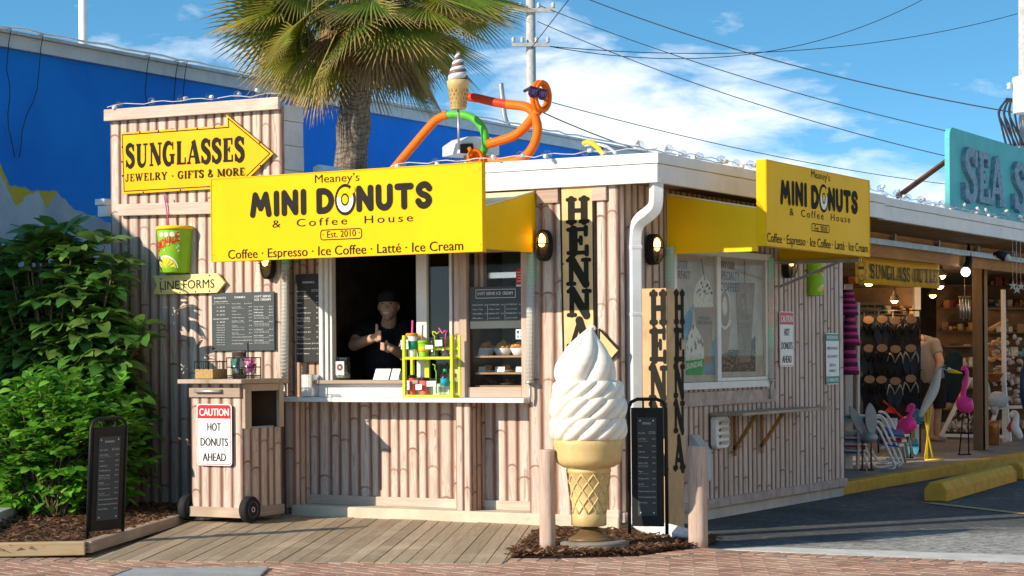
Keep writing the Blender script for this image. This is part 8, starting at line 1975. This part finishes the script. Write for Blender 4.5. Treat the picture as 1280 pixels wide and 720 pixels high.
# blue slippers, mesh ball, red spade, white bucket
for s, u in ((0, 1136), (1, 1144)):
    p = D(u, 566, depth(f2)+.25); mb = MB(); M = frame(p, C_R, (0, 0, 1)); mb.prism([(.032*math.cos(a), .07+.09*math.sin(a)) for a in [i*.3307 for i in range(19)]], .03, 0, M); mb.tube([M @ Vector(q) for q in ((-.03, .09, .03), (0, .11, .065), (.03, .09, .03))], .012, 6); tag(mb.build('blue_slipper', BLUER), 'pale blue slipper standing below the flip-flop rack, '+('left' if s == 0 else 'right')+' one of the pair', 'slipper', 'blue slippers below the rack')
p = D(1146, 521, depth(f2)+.2); o = thing('mesh_ball', p, 'round blue mesh bag hanging below the flip-flop rack', 'bag'); mb = MB(); mb.ball(p, .085, 14, 10); mb.build('bag', M_('blue mesh', (.03, .13, .20), .7, var=.5, scale=60), o)
mb = MB()
for i in range(6): M = Matrix.Translation(p) @ Matrix.Rotation(i*.52, 4, 'Y'); mb.torus((0, 0, 0), .086, .004, 20, 4, 0, M)
mb.build('netting', BLUER, o)
p = D(1115, 512, depth(f2)+.15); o = thing('toy_spade', p, 'bright red toy spade sticking out beside the folding chairs', 'spade'); mb = MB(); M = frame(p, C_R, (0, 0, 1)); mb.prism([(-.09, -.03), (.06, -.04), (.02, .02), (-.03, .03)], .02, 0, M); mb.build('blade', emit('fluorescent red plastic', (.9, .03, .02), .0), o); mb = MB(); mb.tube([D(1104, 501, depth(f2)+.13), D(1128, 522, depth(f2)+.13)], .010, 6); mb.build('handle', M_('red plastic', (.85, .03, .02)), o)
p = D(1112, 540, depth(f2)+.35); mb = MB(); mb.lathe([(.07, 0), (.09, .15), (.085, .15), (.06, .01)], p, 16); tag(mb.build('white_bucket', SIGNW), 'white bucket behind the folding chairs', 'bucket')
# white A-frame shelf rack with shells
da = depth(G(1225, 556, FZ))+.8
def AQ(u, v, f=0): return D(u, v, da+f)
o = thing('shell_rack', G(1230, 553, FZ), 'white A-frame rack of shells behind the shop post', 'rack'); mb = MB()
for a, b in (((1213, 472), (1176, 545)), ((1254, 362), (1256, 555)), ((1254, 470), (1262, 552)), ((1216, 472), (1234, 552)), ((1234, 552), (1246, 510))): mb.beam(AQ(*a), AQ(*b), .05, .05)
mb.beam(AQ(1176, 544), AQ(1262, 546), .05, .04); mb.beam(AQ(1236, 510), AQ(1290, 508), .05, .04); mb.build('frame', WHITE, o)
mb = MB()
for v in (412, 432, 452, 472): mb.beam(AQ(1236, v, .2), AQ(1258, v-12, .2), .20, .03)
mb.build('slats', WOODB, o)
mb = MB()
for i in range(60): q = AQ(rnd.uniform(1236, 1275), rnd.uniform(420, 505), rnd.uniform(.1, .5)); mb.ball(q, (rnd.uniform(.02, .05), .03, rnd.uniform(.015, .04)), 7, 5)
for i in range(30): q = AQ(rnd.uniform(1186, 1215), rnd.uniform(520, 541), rnd.uniform(-.1, .2)); mb.tube([q, q+Vector((rnd.uniform(-.06, .06), 0, rnd.uniform(.0, .09)))], [.016, .004], 5)
q_ = mb.build('shells', SHELL, o); q_['kind'] = 'stuff'
# white round chair backs and small gull right of the post
p = D(1241, 500, da-.6); o = thing('white_gull', p, 'white sheet metal gull with outspread wings just right of the shop post', 'bird ornament'); M = frame(p, C_R, (0, 0, 1)); kq = (da-.6)/FPX
mb = MB(); mb.ball((6*kq, 0, 0), (14*kq, 11*kq, .08), 14, 10, 0, M); mb.prism([(x*kq, y*kq) for x, y in leafp((-7, -14), (-9, 30), 6)], .02, 0, M, -.05); mb.tube([(2*kq, -8*kq, 0), (2*kq, -19*kq, 0)], [.06, .02], 8, 0, True, True, M); mb.build('body', M_('gull paint', (.50, .54, .58), .5), o)
p = D(1266, 545, da-.9); o = thing('white_swan', p, 'small white swan ornament with a red scarf at the right edge of the shop', 'bird ornament'); M = frame(p, C_R, (0, 0, 1)); mb = MB(); mb.tube(catmull([tuple(M @ Vector((x*kq, y*kq, 0))) for x, y in ((-3, 23), (1, 29), (5, 26), (3, 18), (2, 10), (7, 3), (10, -4))], 4), [.02, .03, .034, .034, .03, .03, .03, .03, .03, .035, .04, .045, .05, .055, .06, .06, .06, .06, .06, .055, .05, .045, .04, .03, .012], 10); mb.build('body', WHITE, o); mb = MB(); mb.prism([(-8*kq, 10*kq), (-1*kq, 22*kq), (1*kq, 12*kq), (-4*kq, 4*kq)], .03, 0, M); mb.build('scarf', M_('red scarf', (.5, .03, .03)), o)
p = G(1241, 556, FZ); mb = MB(); mb.lathe([(.07, 0), (.08, .01), (.085, .22), (.095, .30), (.09, .30)], p, 16); tag(mb.build('copper_pot', COPPER), 'tall copper pot on the floor right of the shop post', 'pot')
p = D(1243, 478, da-.2); mb = MB(); mb.lathe([(.05, 0), (.11, .10), (.13, .12), (.12, .12), (.05, .02)], p, 16); tag(mb.build('clay_bowl', COPPER), 'terracotta bowl on the white rack right of the shop post', 'bowl')
o = thing('inflatable_ring', D(1278, 480, da-1.0), 'dark blue swim ring hanging at the right edge of the shop', 'swim ring'); mb = MB(); mb.torus((0, 0, 0), .22, .035, 28, 8, 0, frame(D(1283, 482, da-1.0), C_R*.5+C_F*.8, (0, 0, 1)), .7, 1.25); mb.build('ring', M_('navy vinyl', (.03, .06, .14), .3), o)
# spot lamp on the rail
p = D(1251, 318, 21.2); o = thing('rail_spotlight', p, 'black spotlight clipped to the grey rail above the shop post', 'spotlight'); mb = MB(); mb.tube([p+C_F*.08-C_R*.04, p, p+C_R*.05-C_F*.02-Vector((0, 0, .03))], [.03, .05, .055], 12); mb.build('housing', BLK, o); mb = MB(); mb.ball(p+C_R*.055-C_F*.025-Vector((0, 0, .032)), .042, 10, 8); mb.build('lens', M_('lamp lens', (.5, .52, .5), .2), o)
